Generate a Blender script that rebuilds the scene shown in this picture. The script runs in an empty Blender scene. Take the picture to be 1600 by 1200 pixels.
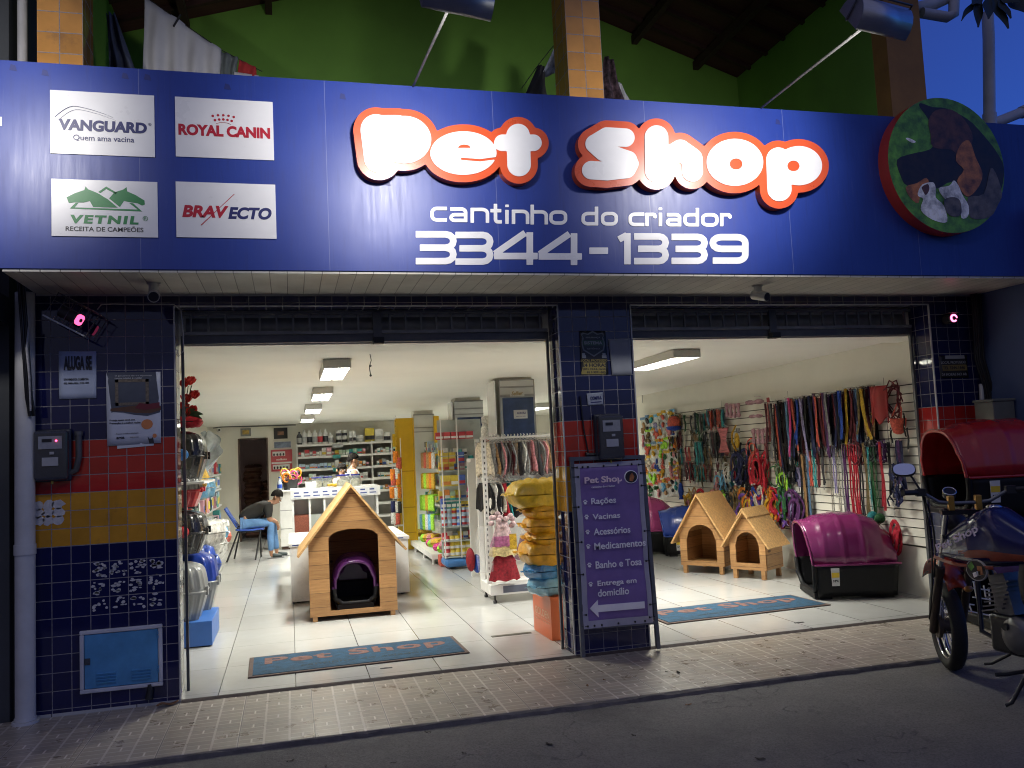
import bpy, bmesh, math, random
import numpy as np
from mathutils import Vector, Matrix, Quaternion
R = math.radians
random.seed(7)
scene = bpy.context.scene
col = scene.collection

# ------------------------------------------------------------------ camera (solved from the tile grid of the facade)
FOC, YAW, PITCH, ROLL = 1327.2, .2587, .0784, -.0477
CAM = np.array([.8111, -6.7255, 1.6766])
def _axes():
    cy, sy, cp, sp = math.cos(YAW), math.sin(YAW), math.cos(PITCH), math.sin(PITCH)
    f = np.array([sy*cp, cy*cp, sp]); r = np.array([cy, -sy, 0.]); u = np.cross(r, f)
    return math.cos(ROLL)*r + math.sin(ROLL)*u, -math.sin(ROLL)*r + math.cos(ROLL)*u, f
AX = _axes()
cd = bpy.data.cameras.new('camera'); cam = bpy.data.objects.new('camera', cd); col.objects.link(cam)
cd.sensor_fit = 'HORIZONTAL'; cd.sensor_width = 36; cd.lens = FOC/1600*36; cd.clip_start = .05; cd.clip_end = 1000
m = Matrix.Identity(4)
for i in range(3):
    m[i][0] = AX[0][i]; m[i][1] = AX[1][i]; m[i][2] = -AX[2][i]; m[i][3] = CAM[i]
cam.matrix_world = m
scene.camera = cam

# ------------------------------------------------------------------ dusk sky
world = bpy.data.worlds.new('World'); scene.world = world; world.use_nodes = True
nt = world.node_tree; bg = nt.nodes['Background']
sky = nt.nodes.new('ShaderNodeTexSky'); sky.sky_type = 'NISHITA'; sky.sun_disc = False
sky.sun_elevation = R(-3.0); sky.sun_rotation = R(95); sky.ozone_density = 6; sky.air_density = 1.0; sky.dust_density = .3
hs = nt.nodes.new('ShaderNodeMix'); hs.data_type = 'RGBA'; hs.blend_type = 'MULTIPLY'; hs.inputs[0].default_value = 1
hs.inputs[7].default_value = (.25, 1.2, 1.12, 1)
nt.links.new(sky.outputs[0], hs.inputs[6]); ad = nt.nodes.new('ShaderNodeMix'); ad.data_type = 'RGBA'; ad.blend_type = 'ADD'; ad.inputs[0].default_value = 1
ad.inputs[7].default_value = (.0055, .0055, .0056, 1)          # glow of the town on the evening air
nt.links.new(hs.outputs[2], ad.inputs[6]); nt.links.new(ad.outputs[2], bg.inputs[0]); bg.inputs[1].default_value = 2.8
sl = bpy.data.lights.new('ambient_fill', 'SUN'); sl.energy = .18; sl.angle = R(100); sl.color = (1., .93, .86)   # added fill lamp from the camera side, brightens facade and street, very soft
so_ = bpy.data.objects.new('ambient_fill', sl); col.objects.link(so_); so_.rotation_euler = Vector((.25, .80, -.55)).to_track_quat('-Z', 'Y').to_euler()
scene.view_settings.view_transform = 'Standard'; scene.view_settings.look = 'None'
scene.view_settings.exposure = .2; scene.view_settings.gamma = 1
cy = scene.cycles
cy.max_bounces = 7; cy.diffuse_bounces = 4; cy.glossy_bounces = 3; cy.transmission_bounces = 4; cy.transparent_max_bounces = 6
cy.sample_clamp_indirect = 6; cy.caustics_reflective = False; cy.caustics_refractive = False
cy.filter_width = 1.05; cy.use_denoising = True; cy.denoiser = 'OPENIMAGEDENOISE'
TUBE_LIGHT = 185.0      # ceiling luminaires
FLOOD = 240.0          # floodlights over the sign

# ------------------------------------------------------------------ pixel -> real place
def ray(u, v): return AX[2] + AX[0]*(u-800)/FOC - AX[1]*(v-600)/FOC
def P(u, v, ax, val):
    d = ray(u, v); i = 'xyz'.index(ax); t = (val-CAM[i])/d[i]
    return Vector(CAM + t*d)
def rect(u0, v0, u1, v1, y):          # bottom-left and top-right pixels on a plane facing the street
    a, b = P(u0, v0, 'y', y), P(u1, v1, 'y', y)
    return a.x, b.x, a.z, b.z

# ------------------------------------------------------------------ mesh builder
class MB:
    def __init__(s): s.v = []; s.f = []; s.m = []; s.sm = []
    def add(s, vs, fs, mi=0, smooth=False):
        o = len(s.v); s.v += [tuple(v) for v in vs]
        for f in fs: s.f.append(tuple(i+o for i in f)); s.m.append(mi); s.sm.append(smooth)
        return s
    def box(s, a, b, mi=0):
        x0, y0, z0 = a; x1, y1, z1 = b
        return s.add([(x0,y0,z0),(x1,y0,z0),(x1,y1,z0),(x0,y1,z0),(x0,y0,z1),(x1,y0,z1),(x1,y1,z1),(x0,y1,z1)],
                     [(3,2,1,0),(4,5,6,7),(0,1,5,4),(1,2,6,5),(2,3,7,6),(3,0,4,7)], mi)
    def cbox(s, c, d, M=None, mi=0):
        c = Vector(c); vs = []
        for z in (-1,1):
            for x, y in ((-1,-1),(1,-1),(1,1),(-1,1)):
                p = Vector((x*d[0]/2, y*d[1]/2, z*d[2]/2)); vs.append(c + (M @ p if M else p))
        return s.add(vs, [(3,2,1,0),(4,5,6,7),(0,1,5,4),(1,2,6,5),(2,3,7,6),(3,0,4,7)], mi)
    def bar(s, p, q, w, t, up=(0,0,1), mi=0):          # rectangular bar from p to q
        p, q, up = Vector(p), Vector(q), Vector(up); d = (q-p).normalized()
        a = d.cross(up)
        if a.length < 1e-4: a = d.cross(Vector((1,0,0)))
        a.normalize(); b = a.cross(d)
        vs = [e + a*i*w/2 + b*j*t/2 for e in (p, q) for i, j in ((-1,-1),(1,-1),(1,1),(-1,1))]
        return s.add(vs, [(3,2,1,0),(4,5,6,7),(0,1,5,4),(1,2,6,5),(2,3,7,6),(3,0,4,7)], mi)
    def tube(s, pts, r, n=8, mi=0, caps=True, closed=False, flat=1.0):
        pts = [Vector(p) for p in pts]; k = len(pts)
        rs = r if isinstance(r, (list, tuple)) else [r]*k
        vs = []; ref = None
        for i, p in enumerate(pts):
            if closed: d = pts[(i+1) % k]-pts[i-1]
            else: d = pts[min(i+1, k-1)]-pts[max(i-1, 0)]
            if d.length < 1e-9: d = Vector((0,0,1))
            d.normalize()
            if ref is None: ref = Vector((0,0,1)) if abs(d.z) < .9 else Vector((1,0,0))
            a = d.cross(ref)
            if a.length < 1e-3: a = d.orthogonal()
            a.normalize(); b = a.cross(d); ref = b
            for j in range(n):
                t = 2*math.pi*j/n; vs.append(p + a*math.cos(t)*rs[i] + b*math.sin(t)*rs[i]*flat)
        fs = []
        for i in range(k if closed else k-1):
            i2 = (i+1) % k
            for j in range(n):
                j2 = (j+1) % n; fs.append((i*n+j, i*n+j2, i2*n+j2, i2*n+j))
        s.add(vs, fs, mi, n > 4)
        if caps and not closed:
            s.add(vs[:n], [tuple(range(n))[::-1]], mi); s.add(vs[-n:], [tuple(range(n))], mi)
        return s
    def lathe(s, prof, c=(0,0,0), n=16, mi=0, axis='z', sq=1.0):
        c = Vector(c); vs = []; k = len(prof)
        for r, z in prof:
            for j in range(n):
                t = 2*math.pi*j/n; x, y = r*math.cos(t), r*math.sin(t)*sq
                vs.append(c + (Vector((x,y,z)) if axis == 'z' else Vector((x,z,y)) if axis == 'y' else Vector((z,x,y))))
        fs = [(i*n+j, i*n+(j+1) % n, (i+1)*n+(j+1) % n, (i+1)*n+j) for i in range(k-1) for j in range(n)]
        s.add(vs, fs, mi, True)
        if prof[0][0] > 1e-6: s.add(vs[:n], [tuple(range(n))[::-1]], mi)
        if prof[-1][0] > 1e-6: s.add(vs[-n:], [tuple(range(n))], mi)
        return s
    def ball(s, c, r, n=12, m=8, mi=0, M=None):
        r = r if isinstance(r, (tuple, list)) else (r, r, r); c = Vector(c); vs = []
        for i in range(m+1):
            a = math.pi*i/m
            for j in range(n):
                t = 2*math.pi*j/n
                p = Vector((r[0]*math.sin(a)*math.cos(t), r[1]*math.sin(a)*math.sin(t), r[2]*math.cos(a)))
                vs.append(c + (M @ p if M else p))
        return s.add(vs, [(i*n+j, (i+1)*n+j, (i+1)*n+(j+1) % n, i*n+(j+1) % n) for i in range(m) for j in range(n)], mi, True)
    def prism(s, poly, f0, f1, mi=0, smooth=False):    # poly: 2-D points; f0, f1 map a point to the two caps
        k = len(poly); vs = [f0(*p) for p in poly] + [f1(*p) for p in poly]
        s.add(vs, [tuple(range(k))[::-1], tuple(range(k, 2*k))], mi)
        return s.add(vs, [(i, (i+1) % k, (i+1) % k+k, i+k) for i in range(k)], mi, smooth)
    def grid(s, fn, nu, nv, mi=0, smooth=True, wrap=False):
        vs = [fn(i/nu, j/nv) for j in range(nv+1) for i in range(nu+(0 if wrap else 1))]
        w = nu if wrap else nu+1
        return s.add(vs, [(j*w+i, j*w+(i+1) % w, (j+1)*w+(i+1) % w, (j+1)*w+i) for j in range(nv) for i in range(nu)], mi, smooth)
    def build(s, name, mats, parent=None, bevel=0, weld=False, thick=0, seg=2):
        me = bpy.data.meshes.new(name); me.from_pydata(s.v, [], s.f)
        for mt in (mats if isinstance(mats, (list, tuple)) else [mats]): me.materials.append(mt)
        me.polygons.foreach_set('material_index', s.m); me.polygons.foreach_set('use_smooth', s.sm)
        if weld:
            b = bmesh.new(); b.from_mesh(me); bmesh.ops.remove_doubles(b, verts=b.verts, dist=1e-5)
            bmesh.ops.recalc_face_normals(b, faces=b.faces); b.to_mesh(me); b.free()
        me.update()
        o = bpy.data.objects.new(name, me); col.objects.link(o)
        if parent: o.parent = parent
        if thick:
            md = o.modifiers.new('solid', 'SOLIDIFY'); md.thickness = thick; md.offset = 0
        if bevel:
            md = o.modifiers.new('bevel', 'BEVEL'); md.width = bevel; md.segments = seg; md.limit_method = 'ANGLE'; md.angle_limit = R(40)
            md.harden_normals = False
        return o

def tag(o, label=None, cat=None, group=None, kind=None):
    if label: o['label'] = label
    if cat: o['category'] = cat
    if group: o['group'] = group
    if kind: o['kind'] = kind
    return o
def thing(name, label, cat, loc=(0,0,0), rz=0, group=None):
    o = bpy.data.objects.new(name, None); col.objects.link(o); o.empty_display_size = .1
    o.location = loc; o.rotation_euler = (0, 0, rz)
    return tag(o, label, cat, group)
def kids(o): return [c for c in bpy.data.objects if c.parent == o]
def copy_tree(o, parent=None):
    c = o.copy(); col.objects.link(c)
    if parent: c.parent = parent
    for ch in kids(o): copy_tree(ch, c)
    return c
_ORD = 'zeroth first second third fourth fifth sixth seventh eighth ninth tenth eleventh twelfth'.split()
def nth(i):
    return _ORD[i] if i < 13 else '%d%s' % (i, 'th' if 10 < i % 100 < 14 else {1:'st',2:'nd',3:'rd'}.get(i % 10, 'th'))

# ------------------------------------------------------------------ materials
def lin(c):
    if isinstance(c, str):
        c = tuple(int(c[i:i+2], 16)/255 for i in (0,2,4))
        return tuple(x/12.92 if x <= .04045 else ((x+.055)/1.055)**2.4 for x in c)
    return tuple(c)
MATS = {}
def mat(name, color=(.5,.5,.5), rough=.5, metal=0., var=.12, scale=6., bump=0., bscale=40., coat=0., emit=None, estr=1., trans=0., alpha=1., spec=.5, sheen=0., stretch=(1,1,1), dirt=0.):
    if name in MATS: return MATS[name]
    mt = bpy.data.materials.new(name); MATS[name] = mt; mt.use_nodes = True
    n, l = mt.node_tree.nodes, mt.node_tree.links; b = n['Principled BSDF']
    c = lin(color)
    b.inputs['Roughness'].default_value = rough; b.inputs['Metallic'].default_value = metal
    b.inputs['Coat Weight'].default_value = coat; b.inputs['Coat Roughness'].default_value = .08
    b.inputs['Specular IOR Level'].default_value = spec
    b.inputs['Transmission Weight'].default_value = trans; b.inputs['Alpha'].default_value = alpha
    if sheen: b.inputs['Sheen Weight'].default_value = sheen
    tc = n.new('ShaderNodeTexCoord'); mp = n.new('ShaderNodeMapping'); mp.inputs['Scale'].default_value = stretch
    l.new(tc.outputs['Object'], mp.inputs[0])
    if var:
        ns = n.new('ShaderNodeTexNoise'); ns.inputs['Scale'].default_value = scale; ns.inputs['Detail'].default_value = 5; ns.inputs['Roughness'].default_value = .6
        l.new(mp.outputs[0], ns.inputs[0])
        cr = n.new('ShaderNodeMapRange'); cr.inputs[1].default_value = .25; cr.inputs[2].default_value = .75
        cr.inputs[3].default_value = 1-var; cr.inputs[4].default_value = 1+var
        l.new(ns.outputs[0], cr.inputs[0])
        mx = n.new('ShaderNodeVectorMath'); mx.operation = 'SCALE'; mx.inputs[0].default_value = c
        l.new(cr.outputs[0], mx.inputs['Scale']); l.new(mx.outputs[0], b.inputs['Base Color'])
        rr = n.new('ShaderNodeMapRange'); rr.inputs[3].default_value = max(.02, rough-.1); rr.inputs[4].default_value = min(1, rough+.1)
        l.new(ns.outputs[0], rr.inputs[0]); l.new(rr.outputs[0], b.inputs['Roughness'])
    else: b.inputs['Base Color'].default_value = (*c, 1)
    if bump:
        nb = n.new('ShaderNodeTexNoise'); nb.inputs['Scale'].default_value = bscale; nb.inputs['Detail'].default_value = 4
        l.new(mp.outputs[0], nb.inputs[0]); bp = n.new('ShaderNodeBump'); bp.inputs['Strength'].default_value = bump; bp.inputs['Distance'].default_value = .01
        l.new(nb.outputs[0], bp.inputs['Height']); l.new(bp.outputs[0], b.inputs['Normal'])
    if emit is not None:
        b.inputs['Emission Color'].default_value = (*lin(emit), 1); b.inputs['Emission Strength'].default_value = estr
    return mt

class NG:                                             # tiny node-graph writer
    def __init__(s, mt): s.mt = mt; s.n = mt.node_tree.nodes; s.l = mt.node_tree.links
    def set(s, sock, v):
        if isinstance(v, bpy.types.NodeSocket): s.l.new(v, sock)
        elif v is not None: sock.default_value = v
    def math(s, op, a, b=None, c=None, clamp=False):
        d = s.n.new('ShaderNodeMath'); d.operation = op; d.use_clamp = clamp
        for i, v in enumerate((a, b, c)): s.set(d.inputs[i], v)
        return d.outputs[0]
    def mix(s, f, a, b, mode='MIX'):
        d = s.n.new('ShaderNodeMix'); d.data_type = 'RGBA'; d.blend_type = mode
        s.set(d.inputs[0], f)
        for k, v in ((6, a), (7, b)): s.set(d.inputs[k], (*v, 1) if isinstance(v, tuple) and len(v) == 3 else v)
        return d.outputs[2]
    def noise(s, vec, scale, detail=4, rough=.55):
        d = s.n.new('ShaderNodeTexNoise'); d.inputs['Scale'].default_value = scale; d.inputs['Detail'].default_value = detail; d.inputs['Roughness'].default_value = rough
        if vec is not None: s.l.new(vec, d.inputs[0])
        return d.outputs[0]
    def ramp(s, v, a, b, x=0., y=1.):
        d = s.n.new('ShaderNodeMapRange'); d.inputs[1].default_value = a; d.inputs[2].default_value = b; d.inputs[3].default_value = x; d.inputs[4].default_value = y
        s.l.new(v, d.inputs[0]); return d.outputs[0]
    def comb(s, x, y, z=0.):
        d = s.n.new('ShaderNodeCombineXYZ')
        for i, v in enumerate((x, y, z)): s.set(d.inputs[i], v)
        return d.outputs[0]
    def pos(s):
        g = s.n.new('ShaderNodeNewGeometry'); sp = s.n.new('ShaderNodeSeparateXYZ'); s.l.new(g.outputs['Position'], sp.inputs[0])
        return g.outputs['Position'], sp.outputs[0], sp.outputs[1], sp.outputs[2]
    def bump(s, h, st=.3, dist=.01):
        d = s.n.new('ShaderNodeBump'); d.inputs['Strength'].default_value = st; d.inputs['Distance'].default_value = dist
        s.l.new(h, d.inputs['Height']); return d.outputs[0]
    def white(s, vec):
        d = s.n.new('ShaderNodeTexWhiteNoise'); d.noise_dimensions = '3D'; s.l.new(vec, d.inputs[0]); return d.outputs[0]
def newmat(name):
    mt = bpy.data.materials.new(name); MATS[name] = mt; mt.use_nodes = True
    return mt, NG(mt), mt.node_tree.nodes['Principled BSDF']

# ------------------------------------------------------------------ lettering
def _fill(loops, extrude=0.):
    cu = bpy.data.curves.new('outline', 'CURVE'); cu.dimensions = '2D'; cu.fill_mode = 'BOTH'; cu.extrude = extrude
    for lp in loops:
        sp = cu.splines.new('POLY'); sp.points.add(len(lp)-1); sp.use_cyclic_u = True
        for i, p in enumerate(lp): sp.points[i].co = (p[0], p[1], 0, 1)
    return _grab(cu)
def _grab(cu):
    o = bpy.data.objects.new('outline', cu); col.objects.link(o)
    dg = bpy.context.evaluated_depsgraph_get(); me = o.evaluated_get(dg).to_mesh()
    vs = [tuple(v.co) for v in me.vertices]; fs = [tuple(p.vertices) for p in me.polygons]
    o.evaluated_get(dg).to_mesh_clear(); bpy.data.objects.remove(o); bpy.data.curves.remove(cu)
    return vs, fs
def text2d(s, bold=0., shear=0., space=1., ext=0.):
    cu = bpy.data.curves.new('lettering', 'FONT'); cu.body = s; cu.offset = bold; cu.shear = shear; cu.space_character = space
    cu.extrude = ext; cu.resolution_u = 4; cu.fill_mode = 'BOTH'
    return _grab(cu)
def fit_text(mb, s, o, ux, uy, w, h, bold=.01, shear=0., space=1., depth=.0015, mi=0):
    """lettering fitted into a w x h box whose lower-left corner is o; ux, uy unit vectors of the surface"""
    vs, fs = text2d(s, bold, shear, space, .01)
    if not vs: return mb
    a = np.array(vs); lo, hi = a.min(0), a.max(0); o, ux, uy = Vector(o), Vector(ux), Vector(uy); nz = ux.cross(uy)
    sx = w/max(1e-6, hi[0]-lo[0]); sy = h/max(1e-6, hi[1]-lo[1])
    return mb.add([o + ux*(v[0]-lo[0])*sx + uy*(v[1]-lo[1])*sy + nz*(depth if v[2] > 0 else 0) for v in vs], fs, mi)

def sdf_loops(fn, x0, x1, y0, y1, step, level=0.):
    """closed outlines (marching squares) of the region fn(x, y) < level"""
    xs = np.arange(x0, x1+step, step); ys = np.arange(y0, y1+step, step)
    X, Y = np.meshgrid(xs, ys); D = fn(X, Y)-level; D[np.abs(D) < 1e-9] = 1e-9
    seg = {}
    def pt(i, j, k, l):
        a, b = D[j, i], D[l, k]; t = a/(a-b)
        return (xs[i]+(xs[k]-xs[i])*t, ys[j]+(ys[l]-ys[j])*t)
    S = D < 0
    C = S[:-1,:-1].astype(int) + 2*S[:-1,1:] + 4*S[1:,1:] + 8*S[1:,:-1]
    nxt, pos = {}, {}
    for j, i in zip(*np.nonzero((C > 0) & (C < 15))):
        e = {'b': ('h',i,j), 'r': ('v',i+1,j), 't': ('h',i,j+1), 'l': ('v',i,j)}
        co = {'b': (i,j,i+1,j), 'r': (i+1,j,i+1,j+1), 't': (i,j+1,i+1,j+1), 'l': (i,j,i,j+1)}
        T = {1:'lb',2:'br',3:'lr',4:'rt',5:'lb rt',6:'bt',7:'lt',8:'tl',9:'tb',10:'br tl',11:'tr',12:'rl',13:'rb',14:'bl'}[C[j,i]]
        for a in T.split():
            for q in a: pos[e[q]] = pt(*co[q])
            nxt.setdefault(e[a[0]], []).append(e[a[1]]); nxt.setdefault(e[a[1]], []).append(e[a[0]])
    loops, seen = [], set()
    for k in nxt:
        if k in seen: continue
        lp, cur, prev = [], k, None
        while cur is not None and cur not in seen:
            seen.add(cur); lp.append(pos[cur]); c = [q for q in nxt[cur] if q not in seen]; cur = c[0] if c else None
        if len(lp) > 5: loops.append(lp)
    return loops
def d_seg(X, Y, a, b, r, flat=False):
    ax, ay = a; bx, by = b; dx, dy = bx-ax, by-ay; L = math.hypot(dx, dy) or 1e-6; ux, uy = dx/L, dy/L
    px, py = X-ax, Y-ay; t = px*ux+py*uy; s = np.abs(-px*uy+py*ux)
    if flat: return np.maximum(s-r, np.abs(t-L/2)-L/2)
    return np.hypot(px-np.clip(t, 0, L)*ux, py-np.clip(t, 0, L)*uy)-r
def d_ell(X, Y, c, rx, ry):
    k = np.hypot((X-c[0])/rx, (Y-c[1])/ry); g = np.hypot((X-c[0])/rx**2, (Y-c[1])/ry**2)+1e-9
    return k*(k-1)/g
def d_poly(X, Y, pts, r):
    d = np.full(X.shape, 1e9)
    for a, b in zip(pts, pts[1:]): d = np.minimum(d, d_seg(X, Y, a, b, r))
    return d
# ================================================================== building materials
H = .125; ZR = 1.901
YF = 0.0
def tile_mat(name, u, off=0., yellow_only=False, size=H, v='z', row0=ZR):
    mt, g, b = newmat(name)
    p, x, y, z = g.pos(); U = {'x': x, 'y': y}[u]; V = {'z': z, 'y': y}[v]
    a = g.math('DIVIDE', g.math('SUBTRACT', U, off), size); c = g.math('DIVIDE', g.math('SUBTRACT', V, row0 if v == 'z' else 0.), size)
    fa = g.math('ABSOLUTE', g.math('SUBTRACT', g.math('FRACT', a), .5)); fc = g.math('ABSOLUTE', g.math('SUBTRACT', g.math('FRACT', c), .5))
    mxx = g.math('MAXIMUM', fa, fc)
    gr = g.ramp(mxx, .474, .482)
    cell = g.comb(g.math('FLOOR', a), g.math('FLOOR', c)); rnd = g.white(cell)
    n = g.noise(p, 7, 5); n2 = g.noise(p, 45, 3)
    if yellow_only: base = (.52, .25, .06)
    else:
        red = g.math('MULTIPLY', g.math('LESS_THAN', z, ZR), g.math('GREATER_THAN', z, ZR-3*H))
        yel = g.math('MULTIPLY', g.math('LESS_THAN', z, ZR-3*H), g.math('GREATER_THAN', z, ZR-6*H))
        base = g.mix(yel, g.mix(red, (.008, .010, .062), (.42, .022, .018)), (.56, .27, .025))
    sc = g.n.new('ShaderNodeVectorMath'); sc.operation = 'SCALE'; g.set(sc.inputs[0], base)
    g.l.new(g.math('ADD', g.math('MULTIPLY', rnd, .3), g.math('ADD', g.math('MULTIPLY', n, .5), .58)), sc.inputs['Scale'])
    stain = g.ramp(g.noise(p, 3.1, 6, .7), .6, .72, 0, .35)
    colr = g.mix(stain, sc.outputs[0], (.05, .045, .05))
    grc = g.mix(g.ramp(n2, .3, .7), (.30, .29, .30), (.16, .15, .16))
    g.l.new(g.mix(gr, colr, grc), b.inputs['Base Color'])
    g.l.new(g.mix(gr, g.comb(g.ramp(n, .3, .7, .10, .28), 0, 0), (.8, .8, .8)), b.inputs['Roughness'])
    g.l.new(g.bump(g.math('ADD', g.math('MULTIPLY', gr, -1.), g.math('MULTIPLY', g.math('ADD', n, g.math('MULTIPLY', rnd, .6)), .35)), .35, .004), b.inputs['Normal'])
    return mt
T_FRONT = tile_mat('glazed_tiles_front', 'x', -.7*H)
T_FRONT2 = tile_mat('glazed_tiles_front_centre', 'x', 3.0144)
T_JAMB = tile_mat('glazed_tiles_jamb', 'y', .07)
T_UNDER = tile_mat('glazed_tiles_underside', 'x', -.7*H, v='y')
T_YEL = tile_mat('ochre_tiles', 'x', 3.155, True, .155)
T_YELS = tile_mat('ochre_tiles_side', 'y', .05, True, .155)

def floor_mat():
    mt, g, b = newmat('white_floor_tiles'); p, x, y, z = g.pos()
    a = g.math('DIVIDE', g.math('SUBTRACT', x, .259), .5505); c = g.math('DIVIDE', g.math('SUBTRACT', y, .09), .785)
    fa = g.math('ABSOLUTE', g.math('SUBTRACT', g.math('FRACT', g.math('ADD', a, .5)), .5)); fc = g.math('ABSOLUTE', g.math('SUBTRACT', g.math('FRACT', g.math('ADD', c, .5)), .5))
    wob = g.noise(p, 3, 3)
    ga = g.ramp(fa, .005, .009, 1, 0); gc = g.math('MULTIPLY', g.ramp(fc, .0025, .005, 1, 0), g.ramp(wob, .35, .6, .35, .95))
    gr = g.math('MAXIMUM', g.math('MULTIPLY', ga, .85), g.math('MULTIPLY', gc, .75))
    rnd = g.white(g.comb(g.math('FLOOR', a), g.math('FLOOR', c)))
    n = g.noise(p, 2.3, 6, .65)
    base = g.mix(g.ramp(n, .35, .75), (.49, .487, .468), (.41, .402, .378))
    sc = g.n.new('ShaderNodeVectorMath'); sc.operation = 'SCALE'; g.set(sc.inputs[0], base); g.l.new(g.ramp(rnd, 0, 1, .93, 1.03), sc.inputs['Scale'])
    # worn track and dust near the doors
    dirt = g.ramp(g.noise(p, 38, 3), .66, .74, 0, .25)
    g.l.new(g.mix(gr, g.mix(dirt, sc.outputs[0], (.3, .27, .23)), (.07, .065, .06)), b.inputs['Base Color'])
    g.l.new(g.ramp(n, .3, .8, .10, .26), b.inputs['Roughness'])
    g.l.new(g.bump(g.math('ADD', g.math('MULTIPLY', gr, -1), g.math('MULTIPLY', g.noise(p, 6, 2), .25)), .12, .004), b.inputs['Normal'])
    return mt
FLOOR = floor_mat()
def pave_mat():
    mt, g, b = newmat('patterned_pavement_tiles'); p, x, y, z = g.pos()
    W = .153; a = g.math('DIVIDE', x, W); ca = g.math('FLOOR', a); fa = g.math('FRACT', a)
    c = g.math('DIVIDE', y, W/2); cc = g.math('FLOOR', c); fc = g.math('FRACT', c)
    par = g.math('MODULO', g.math('ADD', g.math('ADD', ca, 500), g.math('FLOOR', g.math('DIVIDE', g.math('ADD', cc, 500), 2))), 2)
    vline = g.math('LESS_THAN', g.math('ABSOLUTE', g.math('SUBTRACT', fa, .5)), .455)
    vl = g.math('SUBTRACT', 1, vline)
    odd = g.math('MODULO', g.math('ADD', cc, 500), 2)
    hl0 = g.math('GREATER_THAN', g.math('ABSOLUTE', g.math('SUBTRACT', fc, .5)), .44)
    hl = g.math('MULTIPLY', hl0, g.math('ADD', .45, g.math('MULTIPLY', .2, par)))
    mid = g.math('MULTIPLY', g.math('LESS_THAN', g.math('ABSOLUTE', g.math('SUBTRACT', fa, .52)), .035), g.math('MULTIPLY', odd, par))
    mid = g.math('MULTIPLY', mid, g.math('LESS_THAN', g.math('ABSOLUTE', g.math('SUBTRACT', fc, .5)), .42))
    ln = g.math('MAXIMUM', g.math('MAXIMUM', g.math('MULTIPLY', vl, .62), mid), hl)
    J = W*3
    ja = g.math('ABSOLUTE', g.math('SUBTRACT', g.math('FRACT', g.math('ADD', g.math('DIVIDE', x, J), .5)), .5)); jc = g.math('ABSOLUTE', g.math('SUBTRACT', g.math('FRACT', g.math('ADD', g.math('DIVIDE', y, J), .18)), .5))
    jt = g.math('MAXIMUM', g.ramp(ja, .006, .011, 1, 0), g.ramp(jc, .006, .011, 1, 0))
    n = g.noise(p, 5, 6, .7); n2 = g.noise(p, 60, 3); rnd = g.white(g.comb(ca, cc))
    wear = g.ramp(g.noise(p, 1.3, 5), .3, .6, .55, 1)
    base = g.mix(g.ramp(n, .3, .7), (.255, .215, .17), (.355, .31, .25))
    sc = g.n.new('ShaderNodeVectorMath'); sc.operation = 'SCALE'; g.set(sc.inputs[0], base); g.l.new(g.ramp(rnd, 0, 1, .9, 1.12), sc.inputs['Scale'])
    cl = g.mix(g.math('MULTIPLY', g.math('MULTIPLY', ln, wear), .95), sc.outputs[0], (.74, .70, .63))
    cl = g.mix(g.math('MULTIPLY', jt, .8), cl, (.07, .06, .055))
    cl = g.mix(g.ramp(n2, .62, .75, 0, .4), cl, (.12, .10, .09))
    g.l.new(cl, b.inputs['Base Color']); g.l.new(g.ramp(n, .3, .7, .22, .45), b.inputs['Roughness'])
    g.l.new(g.bump(g.math('ADD', g.math('MULTIPLY', ln, -.5), g.math('ADD', g.math('MULTIPLY', jt, -.8), g.math('MULTIPLY', n, .4))), .25, .004), b.inputs['Normal'])
    return mt
PAVE = pave_mat()
def street_mat():
    mt, g, b = newmat('worn_asphalt'); p, x, y, z = g.pos()
    n = g.noise(p, 1.1, 7, .68); n2 = g.noise(p, 90, 3, .7); n3 = g.noise(p, 9, 5, .7)
    v = g.n.new('ShaderNodeTexVoronoi'); v.feature = 'DISTANCE_TO_EDGE'; v.inputs['Scale'].default_value = .55
    w = g.n.new('ShaderNodeVectorMath'); w.operation = 'ADD'; g.l.new(p, w.inputs[0])
    nn = g.n.new('ShaderNodeTexNoise'); nn.inputs['Scale'].default_value = 2.2; nn.inputs['Detail'].default_value = 6; g.l.new(p, nn.inputs[0])
    s2 = g.n.new('ShaderNodeVectorMath'); s2.operation = 'SCALE'; s2.inputs['Scale'].default_value = .9; g.l.new(nn.outputs[1], s2.inputs[0]); g.l.new(s2.outputs[0], w.inputs[1])
    g.l.new(w.outputs[0], v.inputs[0])
    crack = g.math('MULTIPLY', g.ramp(v.outputs['Distance'], .001, .006, 1, 0), g.math('MULTIPLY', g.ramp(g.noise(p, .7, 3), .50, .58), g.ramp(n3, .42, .55)))
    pit = g.ramp(n3, .68, .78)
    base = g.mix(g.ramp(n, .32, .7), (.13, .122, .11), (.21, .195, .175))
    base = g.mix(g.ramp(n2, .40, .66, 0, .62), base, (.05, .047, .042))
    base = g.mix(g.ramp(g.noise(p, 260, 2, .5), .60, .72, 0, .55), base, (.30, .28, .25))
    base = g.mix(g.ramp(g.noise(p, .45, 6, .75), .52, .66, 0, .55), base, (.07, .066, .06))
    base = g.mix(pit, base, (.055, .052, .048))
    g.l.new(g.mix(g.math('MULTIPLY', crack, .42), base, (.04, .04, .038)), b.inputs['Base Color'])
    b.inputs['Roughness'].default_value = .85
    g.l.new(g.bump(g.math('ADD', g.math('MULTIPLY', n2, .4), g.math('ADD', g.math('MULTIPLY', n3, 1.2), g.math('MULTIPLY', crack, -1.5))), .55, .012), b.inputs['Normal'])
    return mt
STREET = street_mat()
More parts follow.
